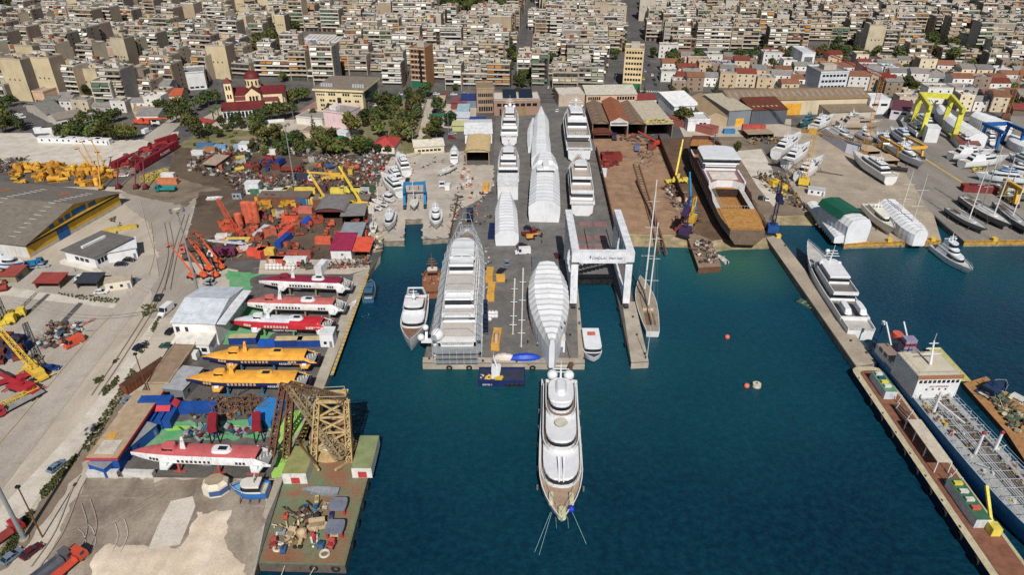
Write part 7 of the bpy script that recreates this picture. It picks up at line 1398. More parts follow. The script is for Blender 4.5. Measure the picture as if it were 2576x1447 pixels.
# slipway gear
a,L_,rz=along(1600,415,1668,640);t=thing('slipway_rails','pair of long rusty launch rails running into the water','rails',a,rz);m=MB();[m.box(0,L_,s*1.3-.3,s*1.3+.3,.05,.7,S(126,90,70))for s in(-1,1)];[m.box(L_*i/30,L_*i/30+.3,-1.7,1.7,.02,.3,S(90,66,54))for i in range(30)];m.build('rail_pair','rust',t)
scrap([(1565,340),(1640,345),(1640,360),(1560,356)],90,(.4,2),seed=51,extra=(S(150,76,52),),label='rusty steel before the workshop bays');scrap([(1660,470),(1700,470),(1745,560),(1735,580),(1700,530)],150,(.4,1.8),seed=52,extra=(S(120,70,50),),label='rusty steel scrap between the slipways');scrap([(1510,395),(1560,395),(1555,420),(1515,425)],26,(1.5,4.5),[S(140,54,48),S(120,50,46)],.8,53,label='red painted steel plates on the slipway');scrap([(1590,360),(1650,365),(1640,420),(1600,420)],50,(.3,1.5),seed=54,label='small scrap on the slipway');scrap([(1900,440),(1960,430),(2005,490),(2040,535),(1990,520),(1930,480)],260,(.4,1.8),seed=55,extra=(S(206,170,40),),label='rusty cradles and gear along the yard rail');scrap([(1880,345),(1960,340),(1960,360),(1890,365)],90,(.4,1.8),seed=56,extra=(S(190,160,60),S(150,60,56)),label='weathered gear by the red containers')
machine('red_tank','large red painted steel tank block on the slipway',1537,402,4,10,6,3.4,S(136,48,44),0);container('white_box','white box on the slipway wall',1519,440,80,WHITE,5,2.6);truck('flatbed_truck','dark blue truck before the workshop bays',1545,350,85,S(40,46,90),S(60,60,90),7,'flat');truck('flatbed_trailer','grey blue tipped trailer on the slipway',1602,378,80,S(90,100,130),S(110,120,150),7,'flat');machine('wheeled_machine','reddish shed trolley by the pile wall',1637,372,80,9,3,3,S(130,70,66),0)
mobile_crane('bright yellow mobile crane with raised boom beside the ferry',1700,460,10,S(232,206,50),15,50,60);mobile_crane('light blue mobile crane with upright boom beside the ferry',1733,528,90,S(40,130,180),11,74,20);mobile_crane('red truck crane with white boom by the pale workshop',1645,370,60,S(206,60,48),12,30,150)
m=MB();q_=g(1716,506);m.ball((0,0,0),3.2,S(206,170,140),12,8,.6,0);solo(m,'sand_heap','pale conical sand heap by the blue crane','sand heap','wall',q_)
# rusty jetty
a=[g(*x)for x in((1722,578),(1790,606),(1815,672),(1757,676))];m=MB();m.prism([(p.x,p.y)for p in a],-3,.3,S(110,76,58),S(150,126,104));t=solo(m,'rusty_jetty','rusty pontoon jetty with rubble deck reaching into the dock','jetty','rust')
scrap([(1740,610),(1790,612),(1806,664),(1762,668)],80,(.4,1.6),seed=61,extra=(S(200,190,170),S(206,206,200)),label='rubble and white debris on the rusty jetty').location.z=.3
for(u,v,h,c,l)in[(1722,592,10,S(70,50,90),'dark purple post crane at the jetty root'),(1736,560,5,S(214,170,40),'small white-armed crane by the jetty')]:tower_crane(l,u,v,h,5,60,c,60,base=c,mastw=1.0)
container('red_winch_house','red winch house at the foot of the slipway',1704,575,80,S(130,60,54),6,3,mat='rust');skiff('dinghy','white inflatable dinghy tied to the rusty jetty',1817,652,6,2.2,110)
# ferry on its slip
a,L,rz=along(1880,585,1760,362,6);t=thing('car_ferry','half built car ferry with maroon and grey hull, ochre decks and white bridge','ferry',(a.x,a.y,.8),rz);W_=16;OC=S(176,124,62)
H_=[]
for i in range(21):k=i/20;s=(.8+.2*min(1,k/.12))if k<.12 else(1 if k<.78 else max(.5,1-((k-.78)/.22)**2*.5));H_.append((L*k,W_/2*s,6.2+(2.2 if k>.25 else 0)+(1.2 if k>.8 else 0)))
m=MB();m.loft([[(x,b,z),(x,b,z*.72),(x,b*.97,3),(x,b*.6,0),(x,-b*.6,0),(x,-b*.97,3),(x,-b,z*.72),(x,-b,z)]for x,b,z in H_],lambda i,j:(S(120,36,44)if 4<i<20 else S(112,112,116))if j in(0,6)else(S(120,122,128)if j in(1,5)else S(84,84,88)),sm=False,cap0=S(120,100,80),cap1=S(100,60,50));m.build('hull','paint',t)
zd_=lambda x:2.6 if L*.2<x<L*.4 else 6.0
m=MB()
for(x0,x1,z)in((0,.2,6),(.2,.4,2.4),(.4,.8,6),(.8,.9,3.4),(.9,1,7.6)):
 sec=[h for h in H_ if L*x0-.01<=h[0]<=L*x1+.01];m.loft([[(x,b*.98,z),(x,-b*.98,z)]for x,b,zz in sec],OC,sm=False)
 if z<6:
  for s in(-1,1):m.box(L*x0+.01,L*x1-.01,min(s*W_*.36,s*W_*.48),max(s*W_*.36,s*W_*.48),z+.01,6.0,S(84,64,50),S(206,204,200))
  for x in(L*x0,L*x1):m.box(x-.1,x+.1,-W_*.36,W_*.36,z,6,S(60,46,38))
m.build('car_deck','rust',t);m=MB();m.box(L*.02,L*.19,-W_*.42,W_*.42,6.05,6.2,S(190,136,62));m.build('end_deck','rust',t)
for s in(-1,1):rail(t,[(L*.19,s*W_*.35,6.05),(L*.4,s*W_*.35,6.05)],0,1.6,OFFW,1.4)
rail(t,[(L*.19,-W_*.35,6.05),(L*.19,W_*.35,6.05)],0,1.6,OFFW,1.2)
m=MB();m.prism([(L*.38,-W_*.47),(L*.66,-W_*.47),(L*.66,W_*.47),(L*.38,W_*.47),(L*.42,W_*.2),(L*.42,-W_*.2)],6.05,9.2,WHITE,S(156,104,98));m.box(L*.38,L*.52,-W_*.48,-W_*.44,9.21,10.2,WHITE);m.box(L*.38,L*.52,W_*.44,W_*.48,9.21,10.2,WHITE);m.build('passenger_deck','gloss',t)
for i in range(5):m=MB();m.box(L*.43+i*1.7,L*.43+i*1.7+.7,-W_*.34,W_*.34,9.21,9.7,OFFW);m.build('bench','paint',t)
for i in range(12):
 for s in(-1,1):m=MB();x=L*(.3+.04*i);m.box(x,x+1.1,s*W_*.5-.06,s*W_*.5+.06,3.4,5.0,(.03,.035,.04));m.build('window','glass',t)
tier(t,L*.53,L*.72,W_*.84,9.3,2.8,3,0,WHITE,WHITE,.98,(.4,.6));tier(t,L*.53,L*.7,W_*.98,12.3,2.4,4,0,WHITE,S(222,224,226),1.0,(.25,.75),1.04,name='bridge');mast_arch(t,L*.72,14,5,6,(),S(90,94,100))
for k in range(8):m=MB();m.box(L*(.1+.11*k),L*(.1+.11*k)+.8,-4,4,-.8,.05,S(90,70,50));m.build('keel_block','paint',t)
tower_crane('dark blue post crane at the root of the breakwater',1941,585,14,6,80,S(36,40,80),70,base=S(30,80,150),mastw=1.2);car(1914,500,'black','beside the ferry stern','car',70);car(1930,503,'white','beside the ferry stern','car',70)
# boats afloat on the left and around the pier
t,L,zz=mega('motor_yacht','white expedition yacht with brown decks moored beside the scaffolding',1052,735,1030,862,8.2,WATER_Z,0,3,4.2,[(.1,.7,.92,.22,.68,.84,2.3,.1,None),(.2,.52,.84,.36,.52,.74,2.2,.06,None)],deck=S(140,100,76),bottom=S(70,60,56),slabtop=S(150,106,78),domes=[(0,0,1.6,.8)],mast=(.42,3.4));m=MB();[m.bar((L*.16,s*3,6.4),(L*.2,s*2.2,10),.5,WHITE)for s in(-1,1)];m.bar((L*.2,-2.4,10),(L*.2,2.4,10),.4,WHITE);m.build('radar_arch','gloss',t)
t,L,zz=mega('fishing_trawler','rusty brown wooden trawler moored behind the white expedition yacht',1087,722,1088,662,7,WATER_Z,0,2.5,2.8,[(.6,.82,.6,.62,.8,.5,2.4,.05,OFFW)],S(150,96,66),S(90,60,50),S(150,100,72),mast=(.72,5),cat='boat',slabtop=S(150,110,84),rails=False);scrap([(1064,690),(1102,690),(1100,716),(1068,716)],60,(.3,1.1),[S(160,100,70),S(190,160,130),S(120,70,50)],.5,62,label='nets and boxes on the trawler deck').location.z=-.2
t,L=cruiser('tug_boat','small dark blue tug moored at the hydrofoil quay',925,748,934,706,4.2,WATER_Z,0,1,S(60,100,130),S(20,50,110),S(70,90,110),False,'tug',None,1.6,0);[m_ for m_ in()]
for k in(.2,.4,.6,.8):
 for s in(-1,1):m=MB();m.torus((L*k,s*2.2,1),.5,.2,BLACK,'Y',10,5);m.build('tyre_fender','paint',t)
t,L=cruiser('passenger_launch','boxy white passenger launch with an orange hatch moored at the pier side',1483,832,1494,896,5.0,WATER_Z,0,0,WHITE,S(40,46,70),OFFW,False,'launch',None,1.6,0)if 0 else(None,0)
a,L,rz=along(1484,838,1494,902,0);t=thing('passenger_launch','boxy white passenger launch with an orange hatch moored at the pier side','launch',(a.x,a.y,WATER_Z),rz);make_hull(t,L,5.4,1.8,2.4,.8,WHITE,S(40,46,66),S(60,64,80),None,.3,.7,.95,.05,2.6);tier(t,.3,L*.8,5.0,1.5,2.2,1.0,0,WHITE,S(226,228,232),.99,(.35,.8));m=MB();m.box(L*.18,L*.32,-1.2,1.2,3.93,4.1,S(206,110,84));m.build('hatch','paint',t)
a,L,rz=along(1204,946,1321,946,-.6);t=thing('work_barge','navy work barge with white wheelhouse and yellow crane gear at the pier end','barge',(a.x,a.y,WATER_Z),rz);m=MB();m.box(0,L,-3.2,3.2,-.6,1.5,S(26,44,96),S(58,62,84));[m.box(x0,x1,y0,y1,1.502,2.1,S(26,44,96))for x0,x1,y0,y1 in((0,L,-3.2,-3),(0,L,3,3.2),(0,.2,-3,3),(L-.2,L,-3,3))];m.build('hull','paint',t);tier(t,L*.28,L*.48,3.4,1.6,2.6,.3,0,WHITE,WHITE,.98,(.45,.8));mast_arch(t,L*.4,4.3,2,4,());m=MB();m.bar((L*.36,-1.6,2),(L*.52,-2.6,3),.6,S(232,196,20));m.bar((L*.36,-2,2),(L*.5,-2.9,2.6),.6,S(232,196,20));m.torus((L*.22,-1.5,2),.7,.25,S(232,180,20));m.build('crane_gear','paint',t);scrap([(1210,938),(1240,938),(1240,952),(1208,952)],14,(.3,.9),[S(226,190,40),WHITE,S(60,60,70)],.3,63,label='small gear on the work barge deck').location.z=-.4;text('EPETES II',t,(L*.09,-3.22,.5),.7,HT)
for k in range(4):m=MB();m.torus((L*(.62+.1*k),-3.3,.7),.5,.2,BLACK,'Y',10,5);m.build('tyre_fender','paint',t)
t,L=sailboat('sailing_ketch','large two masted sailing yacht with teak deck moored along the finger pier',1642,838,1610,700,6.8,WATER_Z,0,S(206,206,206),S(60,60,70),S(160,144,124),masts=((.66,1.18),(.36,.9)),coach=S(190,160,124))
for(u,v,c,l,k)in[(1829,850,S(226,110,84),'coral mooring buoy alone near the middle of the dock',1),(1878,973,S(226,110,84),'coral mooring buoy next to the white drum buoy',1),(1903,972,S(216,206,184),'white drum shaped mooring buoy',2)]:
 t=thing('mooring_buoy',l,'buoy',g(u,v,WATER_Z));m=MB();m.ball((0,0,.3),.8,c,12,8)if k==1 else m.tube((0,0,-.3),(0,0,.9),1.25,1.15,c,14);m.build('float','paint',t);m=MB();m.tube((0,0,.9),(0,0,1.4),.12,.12,S(120,70,50),6);m.build('ring','paint',t)
for i,(u,v)in enumerate([(1120,660),(1113,690),(1100,750),(1090,800),(1078,850),(1452,740),(1456,780),(1460,820),(1465,860),(1558,770),(1566,810),(1576,860),(1130,917),(1180,917),(1340,917),(1580,705),(1605,800),(1618,850),(908,735),(880,810),(860,860),(840,910)]):p=g(u,v,0);m=MB();m.torus((p.x+(-.3 if u<1150 else.3 if u<1480 or u>1579 else-.3)*(0 if v>915 else 1),p.y-(.35 if v>915 else 0),-1),.65,.25,BLACK,'Y' if v>915 else 'X',12,5);solo(m,'tyre_fender','black tyre fender hung on the quay wall','tyre',group='tyre fenders on the quay walls')
# finger pier details
for u,v in((1622,893),(1625,903),(1592,800),(1602,845),(1470,905),(1080,905),(1300,912),(1215,911),(1440,640),(1457,780)):p=g(u,v);t=thing('mooring_bollard','small dark mooring bollard on the quay','bollard',p,0,'mooring bollards');m=MB();m.tube((0,0,0),(0,0,.5),.25,.22,DARK,8);m.build('post','paint',t);m=MB();m.tube((0,0,.5),(0,0,.7),.36,.3,S(90,70,50),8);m.build('cap','paint',t)
lamp_mast('slim white mast leaning at the end of the finger pier',1627,905,12,WHITE,0,.14,False);lamp_mast('thin grey lamp mast by the white booth',1434,905,13,STEEL,2,.12,False)
# eastern yard, breakwater ships and floating crane
gantry('travel_hoist','tall lime yellow travel hoist standing over a navy yacht',(2316,349),(2397,356),27,16,S(222,216,40),1.6,1.8,('back',),True,2.2);gantry('travel_hoist','small amber yellow boat hoist over a white cruiser',(2256,402),(2317,399),15,6,S(232,170,20),.9,.8,('front',),True,1.0);gantry('travel_hoist','blue boat hoist at the eastern frame edge',(2503,383),(2562,381),13,10,S(20,96,170),1.2,1.1,('back',),True,1.4);gantry('travel_hoist','amber hoist cut by the frame edge among the dark sailing yachts',(2552,520),(2620,520),10,7,S(236,180,20),1.4,1.5,('front',),True,1.6)
K=[((1952,384),(2020,338),6,'black sterned cruiser, upper one of three abreast',WHITE,S(30,30,36)),((1978,408),(2042,362),6,'broad sterned cruiser, middle one of three abreast',WHITE,S(206,206,206)),((2010,442),(2072,397),5.6,'raked cruiser under the lattice crane, lowest of three abreast',WHITE,S(170,160,150)),((2044,318),(2100,292),5.4,'cruiser with a dark green hull',WHITE,S(20,70,66)),((2108,308),(2222,308),6.5,'long brown-grey hulled cruiser parked sideways',S(176,160,144),S(140,126,112)),((2122,292),(2192,300),5.5,'white cruiser with domes behind the brown-grey one',WHITE,S(190,190,190)),((2242,448),(2142,384),6.6,'classic white yacht with high bow pointing away',S(222,222,222),S(90,130,130)),((2234,366),(2206,332),4.6,'white cruiser beside the lattice tower',S(220,224,230),S(60,70,100)),((2287,352),(2238,320),5.2,'smooth pale blue sport yacht',S(200,210,226),S(180,190,206)),((2242,366),(2324,416),5.6,'white cruiser in the small amber hoist',WHITE,S(60,66,90)),((2345,320),(2288,284),6.4,'navy hulled yacht inside the tall hoist',S(206,210,220),S(30,40,80)),((2392,386),(2502,380),5.4,'long white sport cruiser lying crosswise, upper one',WHITE,S(190,200,200)),((2420,407),(2536,396),5.4,'long white sport cruiser lying crosswise, lower one',WHITE,S(170,190,190)),((2580,446),(2453,436),6,'white workboat with blue canopy',S(214,222,228),S(120,150,160)),((2600,408),(2538,384),5,'grey white cruiser at the frame edge',S(206,216,226),S(90,110,140)),((2562,470),(2506,462),4.2,'small white cruiser below the workboat',WHITE,S(120,180,190)),((2600,430),(2520,415),4.6,'white cruiser behind the workboat',WHITE,S(150,170,190)),((2316,332),(2280,306),4.4,'white cruiser beside the tall hoist leg',WHITE,S(90,100,130)),((2440,358),(2402,336),4.4,'white cruiser before the ribbed wraps',S(214,216,220),S(60,80,110)),((2502,352),(2466,330),4.2,'cruiser with a navy bottom between wrap and blue hoist',WHITE,S(40,50,80)),((2590,486),(2530,484),4.0,'small white cruiser under the amber frame',WHITE,S(170,190,196)),((2160,330),(2196,350),4.2,'small cruiser behind the skirted yacht',WHITE,S(70,90,110)),((2044,296),(2012,310),4.4,'teal hulled boat beside the long warehouse',S(60,120,130),S(40,90,100))]
for s,b,w_,l,tp,bt in K:cruiser('motor_yacht',l+' in the eastern yard',*s,*b,w_,0,1.3,2,tp,bt,OFFW,True,'yacht','yachts ashore in the eastern yard',blue=S(40,110,190)if 'canopy' in l else None)
t,L=cruiser('motor_yacht','white yacht whose hull is skirted in pale blue film',2088,324,2166,372,7.5,0,2.4,2,WHITE,S(190,200,222));m=MB();m.box(L*.02,L*.8,-4.0,-3.8,-2.2,2.6,S(206,212,228));m.box(L*.02,L*.8,3.8,4.0,-2.2,2.6,S(206,212,228));m.box(L*.02,L*.03,-3.8,3.8,-2.2,2.6,S(206,212,228));m.bar((L*.8,-3.9,.2),(L*.99,-.3,.2),.2,S(206,212,228),4.8);m.bar((L*.8,3.9,.2),(L*.99,.3,.2),.2,S(206,212,228),4.8);m.build('hull_skirt','wrap',t)
cruiser('motor_yacht','ivory white yacht ashore between the green-topped tent and the masted wrap',2184,514,2250,582,6.2,0,1.4,1,S(232,228,212),S(206,200,190),S(232,228,212))
wrap('wrapped_yacht','tall white wrapped yacht, part of the green-topped tent',2168,552,2090,502,10,10,10,zt=10,taper0=1,taper1=.85,flat=.7,ribs=8);a,L_,rz=along(2168,552,2090,502,10);m=MB();m.loft([[(x,5.4,8.2),(x,3.8,10.6),(x,0,11.0),(x,-3.8,10.6),(x,-5.4,8.2),(x,-5.5,7.0+.5*(i%2))]for i,x in enumerate([L_*(.25+.085*k)for k in range(10)])],S(14,92,66),sm=False);solo(m,'green_tarpaulin','dark green tarpaulin stretched over the tall white wrap','tarpaulin','wrap',(a.x,a.y,0),rz)
wrap('wrapped_cargo','long low white wrapped bundle along the yellow quay edge',2118,592,2046,506,5,3.4,3.4,zt=3.4,taper0=1,taper1=1,ribs=16);t,L_=wrap('wrapped_yacht','broad white wrapped sailing yacht with masts through the cover',2322,580,2236,506,9.5,6.5,7.5,zt=6.5,taper0=.5,taper1=.9,ribs=12,flat=.55)
for k,(x,h)in enumerate(((.28,26),(.62,24))):m=MB();m.tube((L_*x,0,5),(L_*x,0,h),.22,.14,S(216,210,196),8);[m.bar((L_*x,-2.4,z),(L_*x,2.4,z),.12,S(216,210,196))for z in(h*.5,h*.75)];m.bar((L_*x,0,h),(L_*.02,0,5),.05,STEEL);m.build('mast','gloss',t)
wrap('wrapped_yacht','ribbed pale blue wrapped yacht beside the tall hoist',2466,338,2392,294,10,7.5,8,zt=7,taper0=1,taper1=.7);wrap('wrapped_yacht','ribbed pale wrapped yacht behind the other, near the shanty roofs',2536,310,2456,284,10,7.5,8,zt=7,taper0=1,taper1=.7);wrap('wrapped_yacht','white wrapped yacht under the back beam of the tall hoist',2392,290,2366,262,7,7,7,zt=7,taper0=1,taper1=.5);wrap('wrapped_yacht','pale wrapped yacht beyond the blue hoist at the frame edge',2600,362,2545,336,9,6,6,zt=6)
shed('wrapped_box','white wrapped cube under the tall hoist',(2324,358),(2356,360),7,8,0,'flat','y',WHITE,WHITE,'cover',wallmat='wrap');shed('tile_shed','low white shed with rust red tiled roof between hoists',(2410,376),(2462,380),16,3,1.4,'mono','y',OFFW,S(130,72,62),'shed');shed('tan_canvas_shelter','tan flat canvas shelter, upper one',(2172,396),(2212,394),8,3,0,'flat','y',S(90,80,70),S(196,172,144),'shelter',open_front=True);shed('tan_canvas_shelter','tan flat canvas shelter by the black tubes, lower one',(2208,420),(2258,418),9,3,0,'flat','y',S(90,80,70),S(190,166,138),'shelter',open_front=True)
for nm,l,A,B,c in(('shanty_roof','teal and white shanty roof beyond the hoist',(2420,272),(2470,276),S(60,110,120)),('shanty_roof','purplish shanty roof beyond the hoist',(2470,278),(2520,282),S(110,80,100)),('shanty_roof','brick red shanty roof at the frame edge',(2545,290),(2600,296),S(150,70,60)),('shanty_roof','dull brown long shanty roof',(2480,262),(2560,268),S(120,96,84))):shed(nm,l,A,B,14,3.5,1.2,'mono','y',S(120,110,100),c,'shed')
tower_crane('amber lattice crane with low jib over the three cruisers',2020,466,24,26,-22,S(206,156,50),-6,base=S(232,196,10),jibcol=S(150,116,60));tower_crane('tall amber and red lattice crane with red jib raised to the left',2168,398,40,34,150,S(190,130,50),16,base=S(160,110,50),jibcol=S(130,46,40),cab=S(150,50,40));tower_crane('thin orange lattice crane at the frame edge',2528,300,26,8,60,S(170,110,60),40,base=S(120,80,60))
for(u,v,L_,a_,l)in[(1947,466,4,20,'upper'),(1968,478,3,20,'middle'),(2006,448,3.5,60,'lower')]:machine('machinery_crate',f'yellow winch box along the yard rail, {l} one',u,v,a_,L_,3,2.6,S(232,190,10),0)
s1,_=sailboat('sailing_yacht','dark grey sailing yacht ashore nearest the yellow quay edge',2384,522,2484,580,5,0,1.6,S(110,116,122),S(60,60,66),S(190,190,190),masts=((.55,1.1),),coach=OFFW);sailboat('sailing_yacht','long black two masted schooner ashore with pale deck',2420,496,2544,572,6,0,1.6,S(90,96,100),S(50,54,60),S(206,202,196),masts=((.4,.86),(.66,.8)),coach=WHITE);sailboat('sailing_yacht','dark blue sailing yacht ashore at the frame edge',2505,510,2592,584,5,0,1.6,S(60,76,96),S(50,54,60),S(170,170,170),masts=((.5,.9),))
machine('red_hull_plates','dull red steel hull section behind the schooner',2460,482,-10,14,4,3,S(136,50,48),0);machine('horizontal_tank','black coiled rubber fender tubes on the tan concrete',2258,430,-20,8,3,2,(.03,.03,.03),1);skiff('dinghy','small white dinghy on the concrete by the black tubes',2252,436,4,1.8,-40,.1)
car(2402,408,'black','beside the crosswise cruisers','car',-30);car(2415,416,'black','beside the yellow bush of ropes','car',-30);machine('wheeled_machine','grey tractor by the skirted yacht',2185,362,30,4,2,2.4,S(90,90,70),3);cabin('quay_office','small flat white office at the slip corner',2052,488,-20,7,4,2.6,WHITE,S(190,190,190))
scrap([(2440,424),(2470,420),(2480,432),(2450,440)],40,(.4,1.2),[S(206,206,60),S(150,40,50)],.8,71,label='yellow and red buoys heaped ashore')
for u,v in((2128,606),(2236,608),(2345,606),(2040,532),(2098,585),(2500,606),(1957,598)):t=thing('quay_bollard','fat yellow bollard box on the eastern quay edge','bollard',g(u,v),0,'yellow bollards');m=MB();m.box(-.8,.8,-.7,.7,0,1.2,S(232,190,20));m.build('post','paint',t);m=MB();m.box(-.9,.9,-.8,.8,1.202,1.4,S(232,190,20));m.build('cap','paint',t)
# afloat on the right
t,L,zz=mega('motor_yacht','white superyacht with two covered tenders moored along the breakwater',2170,822,2030,612,9.4,WATER_Z,0,3,4.4,[(.1,.72,.95,.3,.7,.84,2.5,.12,None),(.28,.66,.84,.4,.64,.7,2.4,.1,None)],deck=S(190,186,180),bottom=S(60,70,110),slabtop=S(120,114,110),domes=[(-1,-3,-.4,.8),(-1,3,-.4,.8),(1,1,3.2,.8)],mast=(.6,5))
for s in(-1,1):m=MB();m.prism([(L*.16+x,s*2.3+y)for x,y in plan(-3.6,4.2,2.3,3,.6)],5.6,7.0,WHITE,None,.75);m.build('covered_tender','gloss',t)
cruiser('motor_yacht','white flybridge yacht anchored off the eastern yard with bow to the camera',2356,616,2446,684,6.2,WATER_Z,0,3,S(216,220,224),S(40,60,80));skiff('work_skiff','green open workboat tied under the breakwater',2034,768,8,2.8,-55,WATER_Z,S(90,120,96),S(70,100,84))
for(u,v)in((2100,760),(2030,665),(2140,860),(1975,620),(2180,890)):t=thing('mooring_bollard','small dark bollard on the breakwater','bollard',g(u,v),0,'breakwater bollards');m=MB();m.tube((0,0,0),(0,0,.5),.3,.25,DARK,8);m.build('post','paint',t);m=MB();m.tube((0,0,.5),(0,0,.7),.4,.3,S(90,70,50),8);m.build('cap','paint',t)
t=thing('signal_post','leaning dark blue signal post at the breakwater end','post',g(2196,890));m=MB();m.bar((0,0,0),(1.5,2,9),.25,S(20,40,110));m.build('pole','paint',t);m=MB();m.box(1.1,1.9,1.6,2.4,9,10,WHITE);m.build('lantern','paint',t)
# the tanker
a,L,rz=along(2240,862,2828,1520,4);t=thing('coastal_tanker','blue and red coastal tanker with white stern house and piped grey deck','tanker',(a.x,a.y,WATER_Z),rz);W_=12.2;GD=S(170,172,170)
Hh=make_hull(t,L,W_,4.6,5.8,3,S(40,124,186),S(120,44,44),GD,S(110,40,40),.5,.6,.8,.05,2.4,cap=S(150,180,200),mat='paint',stripe=S(44,130,190))
m=MB();m.box(L*.02,L*.14,-W_*.42,W_*.42,4.2,7,S(206,210,214),S(150,130,120));m.build('aft_house','gloss',t);m=MB();m.box(L*.14,L*.27,-W_*.47,W_*.47,4.2,11.2,WHITE,S(206,194,168));m.box(L*.268,L*.272,-W_*.5,W_*.5,10.4,11.5,S(160,110,80));bh=m.build('bridge_house','gloss',t)
for i in range(9):m=MB();y=-W_*.4+W_*.1*i;m.box(L*.27-.02,L*.27+.06,y-.4,y+.4,9.1,10,GLASS);m.build('window','glass',bh)
for i in range(4):m=MB();y=-W_*.22+W_*.14*i;m.box(L*.27-.02,L*.27+.06,y-.25,y+.25,6.8,7.3,GLASS);m.build('window','glass',bh)
for i in range(4):
 for s in(-1,1):m=MB();x=L*(.04+.03*i);m.box(x,x+1.6,s*W_*.42-.05,s*W_*.42+.05,6,7.2,GLASS);m.build('window','glass',t)
text('NO SMOKING',bh,(L*.27+.07,-W_*.17,7.7),.8,S(160,60,60),(pi/2,0,pi/2));rail(t,[(L*.15,-W_*.45,11.3),(L*.26,-W_*.45,11.3),(L*.26,W_*.45,11.3),(L*.15,W_*.45,11.3)],0,1);mast_arch(t,L*.21,11.3,5,6.5,())
m=MB();m.box(L*.07,L*.1,-1.6,1.6,8,12.5,S(150,140,170));m.box(L*.069,L*.101,-1.65,1.65,10.6,11.4,S(130,40,50));m.build('funnel','paint',t);m=MB();m.prism(plan(L*.0,L*.05,3,2,1),9.2,10.6,S(214,90,70),None,.8);[m.bar((L*.05,s*2.6,8),(-1,s*2.6,12.5),.4,S(206,206,206))for s in(-1,1)];m.build('lifeboat_davit','paint',t)
m=MB()
for y in(-1.6,-1.0,-.4,.3,.9,1.5):m.tube((L*.3,y,5.4),(L*.95,y,5.4),.16,.16,S(206,206,206)if y<0 else S(150,140,130),6)
m.build('deck_pipes','metal',t);m=MB();m.box(L*.29,L*.95,2.0,2.8,5.9,6.0,S(190,192,190));m.build('catwalk','metal',t)
rt=random.Random(8)
for i in range(60):m=MB();x,y=L*rt.uniform(.29,.7),rt.choice([-1,1])*rt.uniform(1.9,4.6);m.tube((x,y,4.1),(x,y,4.1+rt.uniform(.5,1.2)),.4,.4,rt.choice([S(200,200,196),S(150,80,60),S(90,94,98),S(206,180,60)]),8);m.build('tank_hatch','paint',t)
for i in range(16):m=MB();x=L*(.3+.03*i);m.bar((x,-5,4.8),(x,-5,5.9),.12,S(206,206,206));m.bar((x,-5,5.9),(x,5,5.9),.1,S(206,206,206));m.bar((x,5,4.8),(x,5,5.9),.12,S(206,206,206));m.build('pipe_bridge','metal',t)
for s in(-1,1):m=MB();m.tube((L*.52,s*2.2,4.7),(L*.52,s*2.2,11),.35,.3,WHITE,8);m.ball((L*.52,s*2.2,11.2),.5,S(170,40,50),8,5);m.build('derrick_post','paint',t)
m=MB();m.tube((L*.34,-3.4,4.7),(L*.34,-3.4,11),.4,.3,S(220,222,224),8);m.bar((L*.34,-3.4,8),(L*.42,0,6.5),.3,WHITE);m.build('hose_crane','paint',t);rail(t,[(x,b-.3,z)for tt,x,b,bw,z,xw in Hh[3:17]],0,1.0);rail(t,[(x,-b+.3,z)for tt,x,b,bw,z,xw in Hh[3:17]],0,1.0)
scrap([(2300,960),(2345,975),(2576,1235),(2576,1300),(2470,1180),(2380,1075)],150,(.3,1.4),[S(150,120,100),S(206,206,200),S(110,80,64),S(190,190,180)],.6,73,label='valves and fittings on the tanker deck').location.z=2.3
# long work barge alongside the breakwater
a,L,rz=along(2176,922,2584,1500,.4);t=thing('deck_barge','long brown decked barge with cream rim lying at the end of the breakwater','barge',(a.x,a.y,WATER_Z),rz);W_=8.8;m=MB();m.prism([(L-x,-y)for x,y in plan(0,L,W_,3,0)],-1,2.4,S(20,40,66),S(196,184,150));m.build('hull','paint',t);m=MB();m.prism([(L-x,-y+.4)for x,y in plan(1,L-2,W_*.72,2,0)],2.42,2.5,S(140,92,70));m.build('deck','rust',t)
for x0,x1,col,l in((.08,.2,S(96,150,116),'green topped'),(.62,.78,S(60,110,80),'dark green topped')):m=MB();m.box(L*x0,L*x1,-1.4,1.8,2.52,5,S(206,210,214),col);h=m.build('deckhouse','paint',t);[MB().box(L*x0+(L*(x1-x0))*k,L*x0+(L*(x1-x0))*k+.9,-.9,.9,5.02,5.6,rt.choice([S(216,90,60),S(226,206,40),S(40,90,120),OFFW])).build('deck_gear','paint',h)for k in(.1,.3,.5,.7)]
m=MB();m.box(L*.36,L*.56,-1.6,1.8,5.6,5.8,S(206,192,170));[m.bar((L*x,y,2.5),(L*x,y,5.6),.2,WHITE)for x in(.36,.42,.49,.56)for y in(-1.5,1.7)];m.build('awning','paint',t)
for i,x in enumerate((.22,.26,.3,.33,.58,.6,.615)):m=MB();m.bar((L*x,1.6-(i%2)*2,2.5),(L*x+.8,1.6-(i%2)*2,5.6),.22,WHITE);m.build('post','paint',t)
m=MB();m.box(L*.24,L*.34,-.6,1.4,2.52,3.3,S(90,66,54));[m.bar((L*.24,y,3.3),(L*.34,y+.5,4),.15,S(150,130,116))for y in(-.5,.4,1.2)];m.build('pipe_rack','rust',t);m=MB();m.bar((L*.79,2,3),(L*.7,2.6,9),.6,S(226,206,60));m.box(L*.78,L*.81,1,3,2.52,4.6,S(226,206,60));m.build('deck_crane','paint',t)
for i in range(9):m=MB();m.torus((L*(.2+.085*i),-W_*.5-.15,1.4),.75,.28,BLACK,'Y',12,5);m.build('tyre_fender','paint',t)
for i in range(8):m=MB();m.tube((L*(.08+.1*i),-W_*.44,2.41),(L*(.08+.1*i),-W_*.44,3.0),.25,.25,S(200,190,160),8);m.build('bollard','paint',t)
